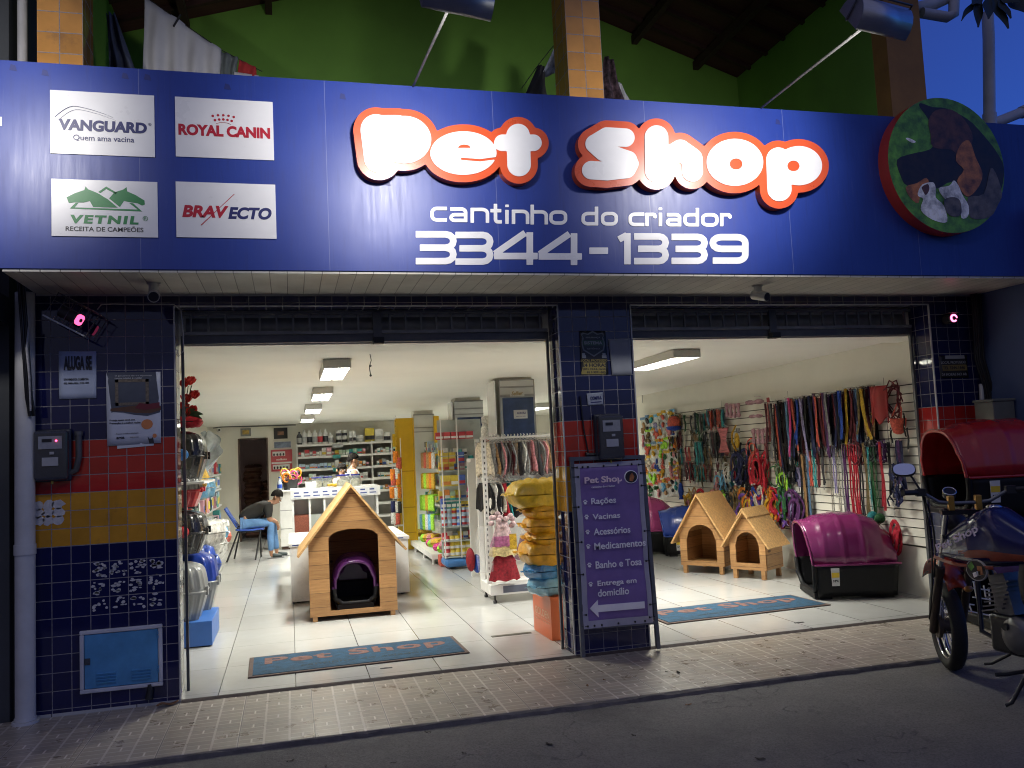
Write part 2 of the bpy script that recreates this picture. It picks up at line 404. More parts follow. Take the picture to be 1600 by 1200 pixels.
def soffit_mat():
    mt, g, b = newmat('pvc_soffit_planks'); p, x, y, z = g.pos()
    f = g.math('ABSOLUTE', g.math('SUBTRACT', g.math('FRACT', g.math('DIVIDE', x, .118)), .5))
    gr = g.ramp(f, .465, .485); rnd = g.white(g.comb(g.math('FLOOR', g.math('DIVIDE', x, .118)), 0))
    n = g.noise(p, 4, 5, .7)
    base = g.mix(g.ramp(n, .35, .8), (.60, .585, .54), (.42, .40, .36))
    sc = g.n.new('ShaderNodeVectorMath'); sc.operation = 'SCALE'; g.set(sc.inputs[0], base); g.l.new(g.ramp(rnd, 0, 1, .93, 1.03), sc.inputs['Scale'])
    g.l.new(g.mix(g.math('MULTIPLY', gr, .8), sc.outputs[0], (.10, .10, .09)), b.inputs['Base Color']); b.inputs['Roughness'].default_value = .35
    g.l.new(g.bump(g.math('MULTIPLY', gr, -1), .5, .005), b.inputs['Normal'])
    return mt
def slat_mat():
    mt, g, b = newmat('slatwall_board'); p, x, y, z = g.pos()
    f = g.math('ABSOLUTE', g.math('SUBTRACT', g.math('FRACT', g.math('DIVIDE', g.math('SUBTRACT', z, .06), .0915)), .5))
    n = g.noise(p, 3, 4)
    g.l.new(g.mix(g.ramp(n, .3, .7), (.72, .685, .59), (.64, .60, .51)), b.inputs['Base Color']); b.inputs['Roughness'].default_value = .35
    return mt
CREAM = mat('cream_wall_paint', (.72, .695, .61), .6, var=.05, scale=1.7, bump=.06, bscale=60)
CEIL = mat('white_ceiling_paint', (.90, .89, .82), .65, var=.04, scale=1.1)
WHITE = mat('white_painted_steel', (.74, .73, .70), .35, var=.06, scale=9)
WHITEB = mat('white_laminate', (.70, .70, .68), .28, var=.04, scale=5)
GREYM = mat('dark_grey_steel', (.10, .10, .105), .45, .3, var=.2, scale=12)
LGREY = mat('light_grey_metal', (.42, .42, .43), .4, .3, var=.12, scale=10)
BLACK = mat('black_plastic', (.012, .012, .014), .32, var=.2, scale=14)
BLACKM = mat('matte_black', (.01, .01, .011), .6, var=.2, scale=14)
GREEN = mat('green_wall_paint', (.15, .33, .05), .75, var=.16, scale=1.2, bump=.05, bscale=50)
BROWN = mat('dark_brown_interior', (.10, .055, .045), .8, var=.25, scale=2)
PURPLEW = mat('dim_store_room_wall', (.82, .69, .69), .8, var=.08, scale=1.5)
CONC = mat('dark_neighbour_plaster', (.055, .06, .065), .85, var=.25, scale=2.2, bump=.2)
BLUEW = mat('blue_neighbour_plaster', (.065,.10,.21), .8, var=.12, scale=1.6, bump=.12)
PVC = mat('aged_white_pvc', (.50, .50, .50), .4, var=.14, scale=5)
SLAT = slat_mat(); SOFF = soffit_mat()
GROOVE = mat('groove_shadow_strip', (.035, .03, .026), .6, var=.1)

# ================================================================== ground
def sheet(name, m_, x0, x1, y0, y1, z, n=1, depth=None):
    mb = MB()
    if depth: mb.box((x0, y0, z-depth), (x1, y1, z))
    else: mb.add([(x0,y0,z),(x1,y0,z),(x1,y1,z),(x0,y1,z)], [(0,1,2,3)])
    return tag(mb.build(name, m_), kind='structure')
sheet('street', STREET, -150, 150, -150, 150, -.05)
pv = MB()
pv.box((-.5, -1.204, -.3), (9.5, -.004, -.018))
pvo = tag(pv.build('pavement', PAVE, bevel=.008), kind='structure')
pv = MB(); pv.box((-3.2, -3.6, -.3), (-.5, -.004, -.020)); tag(pv.build('pavement', PAVE, bevel=.008), kind='structure')
sheet('shop_floor', FLOOR, -.98, 7.08, -.004, 15.2, 0, depth=.25)
# broken concrete edge along the kerb and the threshold
KERB = mat('worn_kerb_cement', (.13, .115, .10), .9, var=.35, scale=14, bump=.4)
mb = MB(); rng = random.Random(3); xs = [-.48+.09*i for i in range(112)]
prev = None
ring = []
for x_ in xs:
    j = rng.uniform(-.014, .014)+.012*math.sin(x_*1.7); t = rng.uniform(-.006, .006)
    ring.append([(x_, -1.203, -.021+t*.3), (x_, -1.222+j*.6, -.028+t), (x_, -1.235+j, -.053)])
vs = [p for r_ in ring for p in r_]
mb.add(vs, [(3*i+k, 3*i+k+1, 3*i+k+4, 3*i+k+3) for i in range(len(ring)-1) for k in range(2)])
tag(mb.build('kerb', KERB), kind='structure')
mb = MB(); ring = []
for i in range(60):
    x_ = .01+i*.113; j = rng.uniform(-.008, .008)
    ring.append([(x_, -.006, -.001), (x_, -.020+j*.4, -.004), (x_, -.042+j, -.0172)])
vs = [p for r_ in ring for p in r_]
mb.add(vs, [(3*i+k, 3*i+k+1, 3*i+k+4, 3*i+k+3) for i in range(59) for k in range(2)])
tag(mb.build('threshold', mat('dark_threshold_cement', (.06, .045, .04), .9, var=.4, scale=20, bump=.3)), kind='structure')

# ================================================================== the shop building
XC0, XC1, XR0, XR1, XW = 3.0144, 3.67, 6.716, 7.2, 7.0
shop = thing('shop_building', 'two-storey tiled shop with two open roller doors under a blue fascia', 'building', (0, 0, 0))
def pillar(x0, x1, mf):
    mb = MB(); d = .27
    mb.add([(x0,0,-.05),(x1,0,-.05),(x1,0,2.98),(x0,0,2.98)], [(0,1,2,3)], 0)
    mb.add([(x1,0,-.05),(x1,d,-.05),(x1,d,2.98),(x1,0,2.98)], [(0,1,2,3)], 1)
    mb.add([(x0,d,-.05),(x0,0,-.05),(x0,0,2.98),(x0,d,2.98)], [(0,1,2,3)], 1)
    mb.add([(x1,d,-.05),(x0,d,-.05),(x0,d,2.98),(x1,d,2.98)], [(0,1,2,3)], 2)
    o = mb.build('tiled_pillar', [mf, T_JAMB, CREAM], shop)
    e = MB()
    for xx in ((x1,) if x0 < 0 else (x0, x1) if x0 < 5 else (x0,)):
        e.bar((xx, -.002, -.015), (xx, -.002, 2.875), .016, .010, (1,0,0))
    e.build('corner_trim', LGREY, o)
    return o
pillar(-.94, 0, T_FRONT); pillar(XC0, XC1, T_FRONT2); pillar(XR0, 7.27, T_FRONT)
for (a, b_) in ((0, XC0), (XC1, XR0)):
    mb = MB()
    mb.add([(a,0,2.875),(b_,0,2.875),(b_,0,2.98),(a,0,2.98)], [(0,1,2,3)], 0)
    mb.add([(a,0,2.875),(a,.2,2.875),(b_,.2,2.875),(b_,0,2.875)], [(0,1,2,3)], 1)
    mb.add([(a,.2,2.875),(a,.2,2.98),(b_,.2,2.98),(b_,.2,2.875)], [(0,1,2,3)], 0)
    o = mb.build('tiled_lintel', [T_FRONT, T_UNDER], shop)
    e = MB(); e.bar((a, -.002, 2.875), (b_, -.002, 2.875), .016, .010, (0,0,1)); e.build('edge_trim', LGREY, o)
# slab over the shop, with the soffit under its overhang
mb = MB(); mb.box((-.93, -.76, 2.984), (7.27, 2.9, 3.10)); mb.build('floor_slab', CREAM, shop)
mb = MB(); mb.box((-.925, -.77, 2.966), (7.265, -.001, 2.982)); so = mb.build('soffit', SOFF, shop)
e = MB(); e.bar((-.925, -.012, 2.958), (7.265, -.012, 2.958), .02, .012); e.build('cornice_strip', LGREY, so)
# interior shell
mb = MB(); mb.box((-.98, .27, 0), (-.90, 12.7, 3.0)); mb.build('side_wall', CREAM, shop)
mb = MB(); mb.box((XW, .27, 0), (XW+.08, 12.7, 3.0)); mb.build('side_wall', CREAM, shop)
mb = MB()
DX0, DX1, DZ = -.27, .35, 2.22
for a, b_ in (((-.90,12.7,0),(DX0,12.82,3)), ((DX1,12.7,0),(7.0,12.82,3)), ((DX0,12.7,DZ),(DX1,12.82,3))): mb.box(a, b_)
bw = mb.build('back_wall', CREAM, shop)
e = MB(); W_ = .03
e.box((DX0-.005,12.69,0),(DX0+W_,12.83,DZ)); e.box((DX1-W_,12.69,0),(DX1+.005,12.83,DZ)); e.box((DX0+W_,12.69,DZ-W_),(DX1-W_,12.83,DZ+.004)); e.build('door_frame', mat('dark_wood_frame', (.06,.03,.02), .5), bw)
mb = MB(); mb.box((-.9,12.83,0),(-.85,15,2.7)); mb.box((1.4,12.83,0),(1.45,15,2.7)); mb.box((-.9,15,0),(1.45,15.1,2.7)); mb.box((-.9,12.83,2.7),(1.45,15.1,2.75))
mb.build('store_room', PURPLEW, shop)
def ceil_z(y): return 2.655-.0125*y
mb = MB(); y0, y1 = .84, 12.7
mb.add([(-.9,y0,ceil_z(y0)),(7,y0,ceil_z(y0)),(7,y1,ceil_z(y1)),(-.9,y1,ceil_z(y1)), (-.9,y0,3.0),(7,y0,3.0),(7,y1,3.0),(-.9,y1,3.0)], [(0,1,2,3),(4,5,6,7),(0,1,5,4),(2,3,7,6)])
mb.build('ceiling', CEIL, shop)
mb = MB(); mb.box((-.9,.30,2.612),(7.0,.80,2.985)); ob = mb.build('ceiling_beam', CEIL, shop)
e = MB(); e.box((-.9,.801,2.618),(7.0,.839,2.70)); e.build('gap_strip', BLACKM, ob)

# interior square columns along the right-hand aisle
def column(x0, x1, y, z1, d=.34):
    mb = MB(); mb.box((x0, y, 0), (x1, y+d, z1+.02)); return mb.build('interior_column', CREAM, shop)

# ---- upper storey
YB, XL, XRW, ZE = 2.45, -.75, 6.33, 6.18
ZPK, XPK = 7.32, 2.9
mb = MB()
mb.prism([(XL,3.1),(XRW,3.1),(XRW,ZE),(XPK,ZPK),(XL,ZE)], lambda x,z: Vector((x,YB,z)), lambda x,z: Vector((x,YB+.1,z)))
mb.build('green_gable_wall', GREEN, shop)
mb = MB(); mb.box((XRW,.0,3.1),(XRW+.1,YB+.1,ZE)); mb.build('green_side_wall', GREEN, shop)
mb = MB(); mb.box((XL-.1,.9,3.1),(XL,YB+.1,ZE)); mb.build('green_side_wall', GREEN, shop)
ROOFM = mat('dark_red_brown_roof_timber', (.085, .03, .024), .8, var=.3, scale=5, stretch=(1,6,1))
for sx, xe in ((1, XRW+.55), (-1, XL-.55)):
    ze = ZE-(ZPK-ZE)/(XRW-XPK)*.55
    mb = MB(); mb.prism([(XPK,ZPK+.02),(xe,ze+.02),(xe,ze+.10),(XPK,ZPK+.10)], lambda x,z: Vector((x,-.55,z)), lambda x,z: Vector((x,YB+.3,z)))
    rf = mb.build('gable_roof', ROOFM, shop)
    e = MB()
    for k in range(9):
        y_ = -.45+k*.37; e.bar((XPK,y_,ZPK-.01), (xe,y_,ze-.01), .05, .05)
    e.build('rafter', mat('dark_rafter_timber', (.05,.02,.017), .8, var=.3, scale=8), rf)
    e = MB()
    for k in range(5):
        t = .12+k*.2; x_ = XPK+(xe-XPK)*t; z_ = ZPK+(ze-ZPK)*t-.08
        e.bar((x_,-.5,z_), (x_,YB-.001,z_), .07, .10)
    e.build('purlin', MATS['dark_rafter_timber'], rf)
def ucol(x0, x1, ytop=8.2, dep=.34, y0=-.2):
    mb = MB(); z0, z1 = 3.1, ytop
    mb.add([(x0,y0,z0),(x1,y0,z0),(x1,y0,z1),(x0,y0,z1)], [(0,1,2,3)], 0)
    mb.add([(x1,y0,z0),(x1,y0+dep,z0),(x1,y0+dep,z1),(x1,y0,z1)], [(0,1,2,3)], 1)
    mb.add([(x0,y0+dep,z0),(x0,y0,z0),(x0,y0,z1),(x0,y0+dep,z1)], [(0,1,2,3)], 1)
    mb.add([(x1,y0+dep,z0),(x0,y0+dep,z0),(x0,y0+dep,z1),(x1,y0+dep,z1)], [(0,1,2,3)], 0)
    return mb.build('ochre_tiled_column', [T_YEL, T_YELS], shop)
ucol(-.867, -.565, 6.0); ucol(3.155, 3.465, 7.1, .34); 
rc = MB(); rc.box((6.335,-.2,3.1),(6.73,.18,5.92)); rc.build('ochre_painted_column', mat('ochre_plaster', (.34,.17,.05), .8, var=.2, scale=4), shop)

# ---- neighbours
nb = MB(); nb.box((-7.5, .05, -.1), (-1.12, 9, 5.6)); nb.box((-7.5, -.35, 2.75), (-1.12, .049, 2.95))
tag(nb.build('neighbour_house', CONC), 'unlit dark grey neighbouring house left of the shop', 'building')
nb = MB(); nb.box((7.29, -1.1, -.1), (12, 9, 3.62))
tag(nb.build('neighbour_house', BLUEW), 'dusky blue plastered neighbouring house right of the shop', 'building')
# house across the street (faces the shop; gives the facade something to stand opposite)

# ================================================================== roller shutters
SHUT = mat('shutter_steel', (.22, .22, .22), .5, .35, var=.25, scale=7)
def shutter(x0, x1, label, post):
    t = thing('roller_shutter', label, 'roller shutter', ((x0+x1)/2, .22, 2.6)); L = (x1-x0)/2; ox, oy, oz = (x0+x1)/2, .22, 2.6
    mb = MB(); mb.box((-L,-.018,.245),(L,.018,.268)); mb.box((-L,-.018,.085),(L,.018,.112))
    mb.build('rail', SHUT, t)
    mb = MB(); n = int((x1-x0)/.1255)
    for i in range(n):
        x = -L+(i+.5)*(x1-x0)/n
        mb = MB(); mb.box((x-.007,-.010,.112),(x+.007,.010,.245)); mb.build('grille_bar', SHUT, t)
    mb = MB()
    mb.lathe([(.11,-L+.02),(.11,L-.02)], (0,.17,.17), 20, axis='x'); mb.build('rolled_curtain', SHUT, t)
    mb = MB(); mb.box((-L,.005,.02),(L,.035,.083)); mb.build('bottom_bar', GREYM, t)
    px = post-ox
    mb = MB(); mb.box((px-.035,-.03,.05),(px+.035,.004,.26)); br = mb.build('bracket', GREYM, t)
    e = MB(); e.box((px-.035,-.06,.0),(px+.05,.03,.049)); e.build('lock', BLACKM, br)
    for s in (-1, 1): mb = MB(); mb.box((s*L-.010, .0, -2.6), (s*L+.010, .03, .083)); mb.build('guide_rail', GREYM, t)
    return t
shutter(0.03, XC0-.03, 'rolled-up grey roller shutter with barred grille above the wide doorway with the wooden kennel', P(589,500,'y',.2).x)
shutter(XC1+.03, XR0-.03, 'rolled-up grey roller shutter with barred grille above the doorway with the pink kennel', P(1207,500,'y',.2).x)
# ================================================================== fascia sign
YS = -.78
def sign_blue():
    mt, g, b = newmat('blue_sign_sheet'); p, x, y, z = g.pos()
    st = g.noise(g.comb(g.math('MULTIPLY', x, 9), 0, g.math('MULTIPLY', z, .7)), 3, 6, .7)       # rain streaks
    n = g.noise(p, 2.2, 5); fine = g.noise(p, 24, 3)
    base = g.mix(g.ramp(n, .3, .7), (.012, .034, .235), (.016, .043, .27))
    cl = g.mix(g.ramp(st, .52, .78, 0, .5), base, (.012, .020, .12))
    cl = g.mix(g.ramp(st, .30, .42, .22, 0), cl, (.10, .12, .30))
    seam = g.math('LESS_THAN', g.math('ABSOLUTE', g.math('SUBTRACT', g.math('FRACT', g.math('DIVIDE', g.math('SUBTRACT', x, .505), 1.22)), .5)), .0016)
    cl = g.mix(g.math('MULTIPLY', seam, .5), cl, (.2, .23, .4))
    g.l.new(cl, b.inputs['Base Color'])
    g.l.new(g.ramp(st, .3, .8, .36, .50), b.inputs['Roughness'])
    g.l.new(g.bump(g.math('ADD', g.math('MULTIPLY', g.noise(p, 3.1, 2), 1.), g.math('MULTIPLY', fine, .04)), .10, .02), b.inputs['Normal'])
    return mt
SBLUE = sign_blue()
SWHITE = mat('white_sign_vinyl', (.80, .80, .82), .30, var=.06, scale=3)
SORANGE = mat('orange_letter_rim', (.62, .085, .022), .30, var=.1, scale=4)
sign = thing('fascia_sign', 'long blue shop fascia with raised white letters rimmed in orange', 'sign', (0, 0, 0))
mb = MB(); mb.box((-1.6, YS, 2.985), (7.6, -.762, 4.352)); mb.build('panel', SBLUE, sign)
mb = MB(); mb.box((-1.6, -.765, 4.26), (7.6, -.60, 4.345)); mb.box((-1.6, -.765, 2.984), (7.6, -.74, 2.990)); mb.build('panel_frame', GREYM, sign)
def loops_to_plane(loops, y, px=True):
    out = []
    for lp in loops:
        q = []
        for u, v in lp:
            w = P(u, v, 'y', y); q.append((w.x, w.z))
        out.append(q)
    return out
def slab(loops, yc, half, name, m_, parent, bevel=0):
    vs, fs = _fill(loops, half); mb = MB()
    mb.add([(a, yc-c, b) for a, b, c in vs], fs); return mb.build(name, m_, parent)
def _c2(x, y): return (450+x/3, y/3)
def _c3(x, y): return (900+x/2.2857, y/2.2857)
def pet_shop(X, Y):
    a = _c2; b = _c3; D = np.full(X.shape, 1e9)
    def poly(f, pts, r):
        nonlocal D; D = np.minimum(D, d_poly(X, Y, [f(*p) for p in pts], r))
    poly(a, [(412,608),(428,738)], 72/3); poly(a, [(412,612),(510,612)], 72/3)
    D = np.minimum(D, d_ell(X, Y, a(545,655), 42, 37)); poly(a, [(430,670),(540,690)], 66/3)
    e = d_ell(X, Y, a(822,718), 155/3, 102/3)
    e = np.maximum(e, -np.maximum(d_ell(X, Y, a(826,694), 30/3, 16/3), Y-a(0,694)[1]))
    e = np.maximum(e, -d_poly(X, Y, [a(815,745),a(900,752),a(975,742),a(1020,735)], 1.9))
    D = np.minimum(D, e)
    poly(a, [(1078,636),(1083,772)], 55/3); poly(a, [(1005,670),(1150,670)], 39/3)
    poly(b, [(176,492),(110,488),(66,514),(98,543),(185,572)], 33/2.2857); poly(b, [(98,535),(190,585),(180,604),(110,612),(54,608)], 33/2.2857)
    poly(b, [(287,490),(288,609)], 42/2.2857); poly(b, [(330,562),(372,536),(414,566),(416,612)], 37/2.2857)
    o = np.maximum(d_ell(X, Y, b(567,580), 101/2.2857, 84/2.2857), -d_ell(X, Y, b(571,586), 23/2.2857, 20/2.2857)); D = np.minimum(D, o)
    o = np.minimum(d_ell(X, Y, b(795,592), 83/2.2857, 70/2.2857), d_poly(X, Y, [b(722,570),b(726,676)], 43/2.2857))
    o = np.maximum(o, -d_ell(X, Y, b(776,593), 22/2.2857, 19/2.2857)); D = np.minimum(D, o)
    return D
def pet_gap(X, Y):      # keep the single letters apart by a thin orange line
    return pet_shop(X, Y)
def pet_back(X, Y):
    D = pet_shop(X, Y)
    for c, r in (((826,700),40), ((600,690),10)): D = np.minimum(D, d_ell(X, Y, _c2(*c), r/3, r/3))
    for c, r in (((571,586),26), ((776,593),24)): D = np.minimum(D, d_ell(X, Y, _c3(*c), r/2.2857, r/2.2857))
    return D
YL = YS-.075
outer = loops_to_plane(sdf_loops(pet_back, 530, 1310, 150, 345, 2.0, 11.2), YL)
raised = slab(outer, YS-.037, .036, 'raised_lettering', SORANGE, sign)
face = loops_to_plane(sdf_loops(pet_shop, 530, 1310, 150, 345, 1.5, 0.), YL)
slab(face, YL-.0005, .003, 'letter_face', SWHITE, raised)
# dark stand-off return behind the orange rim
back = loops_to_plane(sdf_loops(pet_back, 530, 1310, 150, 345, 3.0, 12.6), YL+.05)

# ---- techno lettering: strokes in a unit box
def arc(cx, cy, r, a0, a1, n=6): return [(cx+r*math.cos(R(a0+(a1-a0)*i/n)), cy+r*math.sin(R(a0+(a1-a0)*i/n))) for i in range(n+1)]
T2 = .1
GL = {
 'c': [[(1,.1)]+arc(.38,.38,.28,-90,-180)+arc(.38,.62,.28,180,90)+[(1,.9)]],
 'a': [[(.08,.1)]+arc(.66,.34,.24,-90,0)+[(.9,1)], [(.9,.5)]+arc(.32,.7,.2,-90,-270)+[(.9,.9)]],
 'n': [[(.1,1),(.1,0)], [(.1,.1)]+arc(.62,.38,.28,-90,0)+[(.9,1)]],
 't': [[(.42,-.35)]+arc(.64,.68,.22,180,90)+[(.98,.9)], [(0,.1),(.95,.1)]],
 'i': [[(.5,0),(.5,1)], [(.5,-.38),(.5,-.2)]],
 'h': [[(.1,1),(.1,-.38)], [(.1,.1)]+arc(.62,.38,.28,-90,0)+[(.9,1)]],
 'o': [arc(.38,.38,.28,180,270)+arc(.62,.38,.28,-90,0)+arc(.62,.62,.28,0,90)+arc(.38,.62,.28,90,180)+[(.1,.38)]],
 'd': [arc(.38,.38,.28,180,270)+[(.9,.1),(.9,.9)]+arc(.38,.62,.28,90,180)+[(.1,.38)], [(.9,1),(.9,-.38)]],
 'r': [[(.1,1),(.1,0)], [(.1,.1)]+arc(.72,.28,.18,-90,0)+[(.9,.36)]],
 '3': [[(0,.1)]+arc(.74,.30,.20,-90,90)+[(.12,.5)], [(.12,.5)]+arc(.74,.70,.20,-90,90)+[(0,.9)]],
 '4': [[(.03,.66),(.70,.02)], [(0,.73),(1,.73)], [(.80,0),(.80,1)]],
 '-': [[(0,.5),(1,.5)]],
 '1': [[(.74,0),(.74,1)], [(.10,.2),(.7,.06)]],
 '9': [arc(.30,.30,.20,90,270)+arc(.70,.30,.20,-90,0)+arc(.70,.70,.20,0,90)+[(.1,.9)], [(.30,.5),(.9,.5)]],
}
def techno(items, th, x0, x1, y0, y1, step):
    """items: (glyph, u0, u1, v0, v1) boxes in photo pixels; th: stroke half-width in pixels"""
    def fn(X, Y):
        D = np.full(X.shape, 1e9)
        for ch, u0, u1, v0, v1 in items:
            t = th; w, h = u1-u0-2*0, v1-v0
            for st in GL[ch]:
                q = []
                for k, (a, b) in enumerate(st):
                    # inset so that the stroke outline, not its centre line, fills the box
                    uu = u0+t+(a-.1)/.8*(w-2*t) if .1 <= a <= .9 else (u0+(a/.1)*t if a < .1 else u1-(1-a)/.1*t)
                    vv = v0+t+(b-.1)/.8*(h-2*t) if .1 <= b <= .9 else (v0+(b/.1)*t if b < .1 else v1-(1-b)/.1*t)
                    if ch in 'hdti' and b < 0: vv = v0+b*h
                    q.append((uu, vv))
                n = len(q)-1
                for k in range(n): D = np.minimum(D, d_seg(X, Y, q[k], q[k+1], t, True))
                for k in range(1, n): D = np.minimum(D, np.hypot(X-q[k][0], Y-q[k][1])-t)
        return D
    return sdf_loops(fn, x0, x1, y0, y1, step)
k_ = 600/1600
def cb(ch, x0, x1, y0, y1): return (ch, 600+x0*k_, 600+x1*k_, 300+y0*k_, 300+y1*k_)
it = [cb('c',193,262,62,124), cb('a',270,347,64,126), cb('n',360,438,66,129), cb('t',443,492,71,132), cb('i',500,524,75,133), cb('n',532,605,74,134), cb('h',610,683,76,136), cb('o',688,763,77,137),
      cb('d',822,892,83,140), cb('o',903,974,83,141), cb('c',1018,1084,86,143), cb('r',1088,1136,87,143), cb('i',1139,1163,87,143), cb('a',1172,1238,88,144), cb('d',1246,1312,88,144), cb('o',1320,1393,88,145), cb('r',1399,1448,88,143)]
slab(loops_to_plane(techno(it, 2.7, 665, 1150, 312, 360, .7), YS), YS-.002, .002, 'lettering', SWHITE, sign)
it = [cb('3',132,297,163,302), cb('3',297,450,166,304), cb('4',458,640,168,304), cb('4',644,824,172,305), cb('-',855,933,220,270), cb('1',964,1036,172,302), cb('3',1041,1181,172,302), cb('3',1197,1343,174,301), cb('9',1355,1518,175,300)]
slab(loops_to_plane(techno(it, 5.1, 640, 1180, 355, 420, .9), YS), YS-.002, .002, 'lettering', SWHITE, sign)

# ---- four white plaques with their marks
NAVY = mat('navy_print', (.018, .022, .12), .4, var=0); REDP = mat('red_print', (.42, .012, .03), .4, var=0); GRNP = mat('green_print', (.01, .20, .055), .4, var=0); DARKP = mat('dark_print', (.03, .03, .035), .5, var=0)
PLAQ = mat('white_plaque', (.74, .74, .76), .30, var=.05, scale=4)
UX, UZ = Vector((1,0,0)), Vector((0,0,1))
def plaque(u0, v0, u1, v1):
    x0, x1, z0, z1 = rect(u0, v0, u1, v1, YS); mb = MB(); mb.box((x0, YS-.008, z0), (x1, YS-.001, z1))
    return mb.build('plaque', PLAQ, sign, bevel=.001), x0, x1, z0, z1
yt = YS-.0085
def put(mb, s, x0, x1, z0, z1, **k): return fit_text(mb, s, (x0, yt, z0), UX, UZ, x1-x0, z1-z0, **k)
# 1 VANGUARD
p1, x0, x1, z0, z1 = plaque(79, 240, 241, 150); w, h = x1-x0, z1-z0
fx = lambda a: x0+w*a
fz = lambda b: z0+h*b
mb = MB()
put(mb, 'VANGUARD', fx(.08), fx(.925), fz(.37), fz(.55), bold=.05, shear=.05)
put(mb, 'Quem ama vacina', fx(.215), fx(.80), fz(.205), fz(.31), bold=.012)
put(mb, '®', fx(.94), fx(.97), fz(.50), fz(.55), bold=0)
mb.build('lettering', NAVY, p1)
mb = MB()
for r0, dz, th in ((0, 0, .012), (.03, -.05, .007)):
    pts = [(fx(.045+r0+.55*t), yt-.001, fz(.57+dz+.21*math.sin(min(1., t*2.6)*math.pi*.5)-.17*t*t)) for t in [i/16 for i in range(17)]]
    mb.tube(pts, [th*w*(.55+.45*math.sin(math.pi*min(1,.15+i/18))) for i in range(17)], 6, flat=.15)
mb.build('swoosh', mat('grey_blue_print', (.12,.14,.26), .4, var=0), p1)
# 2 ROYAL CANIN
p2, x0, x1, z0, z1 = plaque(275, 245, 426, 160); w, h = x1-x0, z1-z0
mb = MB(); put(mb, 'ROYAL CANIN', fx(.03), fx(.965), fz(.36), fz(.55), bold=.05)
for i in range(5):
    t = (i-2)/2
    for j in range(2): mb.lathe([(.0001,0),(.014*w,.0001)], (fx(.485+t*(.085+.022*j)), yt-.0012, fz(.635+.07*j-.02*t*t+.02)), 10, axis='y')
mb.tube([(fx(.485+t*.075), yt-.001, fz(.575+.03*(1-t*t))) for t in (-1,-.5,0,.5,1)], .007*w, 6, flat=.2)
mb.build('lettering', REDP, p2)
# 3 VETNIL
p3, x0, x1, z0, z1 = plaque(81, 369, 246, 285); w, h = x1-x0, z1-z0
mb = MB(); put(mb, 'VETNIL', fx(.175), fx(.815), fz(.225), fz(.375), bold=.05, shear=.12, space=1.25); 
def crp(x, y): return (fx((x-238)/497), fz(1-(y-838)/271))
def shp(pts, mi=0): mb.prism([crp(*p) for p in pts], lambda x,z: Vector((x,yt-.0012,z)), lambda x,z: Vector((x,yt,z)), mi)
shp([(308,925),(345,905),(390,888),(396,870),(408,884),(450,900),(500,930),(545,968),(430,968),(415,940),(385,948),(345,948),(318,952)])
shp([(505,925),(530,895),(572,880),(588,868),(590,888),(630,905),(672,930),(674,950),(660,955),(640,945),(600,940),(575,935),(555,965)])
shp([(455,895),(492,868),(545,898),(535,902),(492,880),(465,900)]); shp([(322,978),(350,950),(362,950),(345,972),(640,975),(600,945),(618,945),(660,984)])
put(mb, '®', fx(.855), fx(.905), fz(.29), fz(.38), bold=0)
mb.build('emblem', GRNP, p3)
mb = MB(); put(mb, 'RECEITA DE CAMPEÕES', fx(.13), fx(.86), fz(.09), fz(.19), bold=.012); mb.build('lettering', DARKP, p3)
# 4 BRAVECTO
p4, x0, x1, z0, z1 = plaque(276, 371, 430, 289); w, h = x1-x0, z1-z0
mb = MB(); put(mb, 'BRAV', fx(.06), fx(.52), fz(.36), fz(.58), bold=.045, shear=.2)
mb.prism([(fx(.235),fz(.22)),(fx(.25),fz(.22)),(fx(.42),fz(.52)),(fx(.585),fz(.80)),(fx(.575),fz(.80)),(fx(.40),fz(.50))], lambda x,z: Vector((x,yt-.0012,z)), lambda x,z: Vector((x,yt,z)))
mb.build('lettering', REDP, p4)
mb = MB(); put(mb, 'ECTO', fx(.515), fx(.955), fz(.345), fz(.565), bold=.045, shear=.2); mb.build('lettering', NAVY, p4)
mb = MB(); a = P(0,190,'y',YS); mb.box((a.x-.2, YS-.006, a.z-.03), (a.x+.012, YS-.001, a.z+.03)); mb.build('plaque', PLAQ, sign)

# ---- round picture of animals on a thick red disc
DC = P(1480, 258, 'y', YS-.12); RD = .585
def pic_mat(name, c, **k): return mat(name, c, .45, var=.85, scale=13, **k)
PG, PBR, PBK, POR, PWH, PGR2 = (pic_mat('picture_'+n, c) for n, c in (('grass',(.10,.27,.025)),('brown_fur',(.10,.04,.022)),('dark_fur',(.018,.012,.010)),('tan_fur',(.42,.15,.04)),('white_fur',(.78,.77,.72)),('grey_brush',(.12,.10,.08))))
mb = MB(); mb.lathe([(RD,.12),(RD,.0)], (DC.x, DC.y, DC.z), 64, axis='y', mi=0)
disc = mb.build('round_picture', SORANGE if False else mat('red_disc_rim', (.50,.05,.03), .35, var=.1), sign)
def dpx(x, y): q = P(1370+x*230/1104, 130+y*250/1200, 'y', DC.y); return (q.x, q.z)
def picshape(name, m_, pts, lift):
    mb = MB(); q = []
    for x, y in pts:
        a = Vector(dpx(x, y)); d = a-Vector((DC.x, DC.z))
        if d.length > RD-.002: d *= (RD-.002)/d.length
        q.append((DC.x+d.x, DC.z+d.y))
    lp = []
    for i in range(len(q)):                                   # Catmull-Rom rounding
        p0, p1_, p2_, p3_ = (Vector(q[(i+k) % len(q)]) for k in (-1,0,1,2))
        for t in (0,.33,.67): lp.append(tuple(.5*((2*p1_)+(p2_-p0)*t+(2*p0-5*p1_+4*p2_-p3_)*t*t+(3*p1_-p0-3*p2_+p3_)*t**3)))
    vs, fs = _fill([lp], 0); mb.add([(a, DC.y-lift, b) for a, b, c in vs], fs); return mb.build(name, m_, disc)
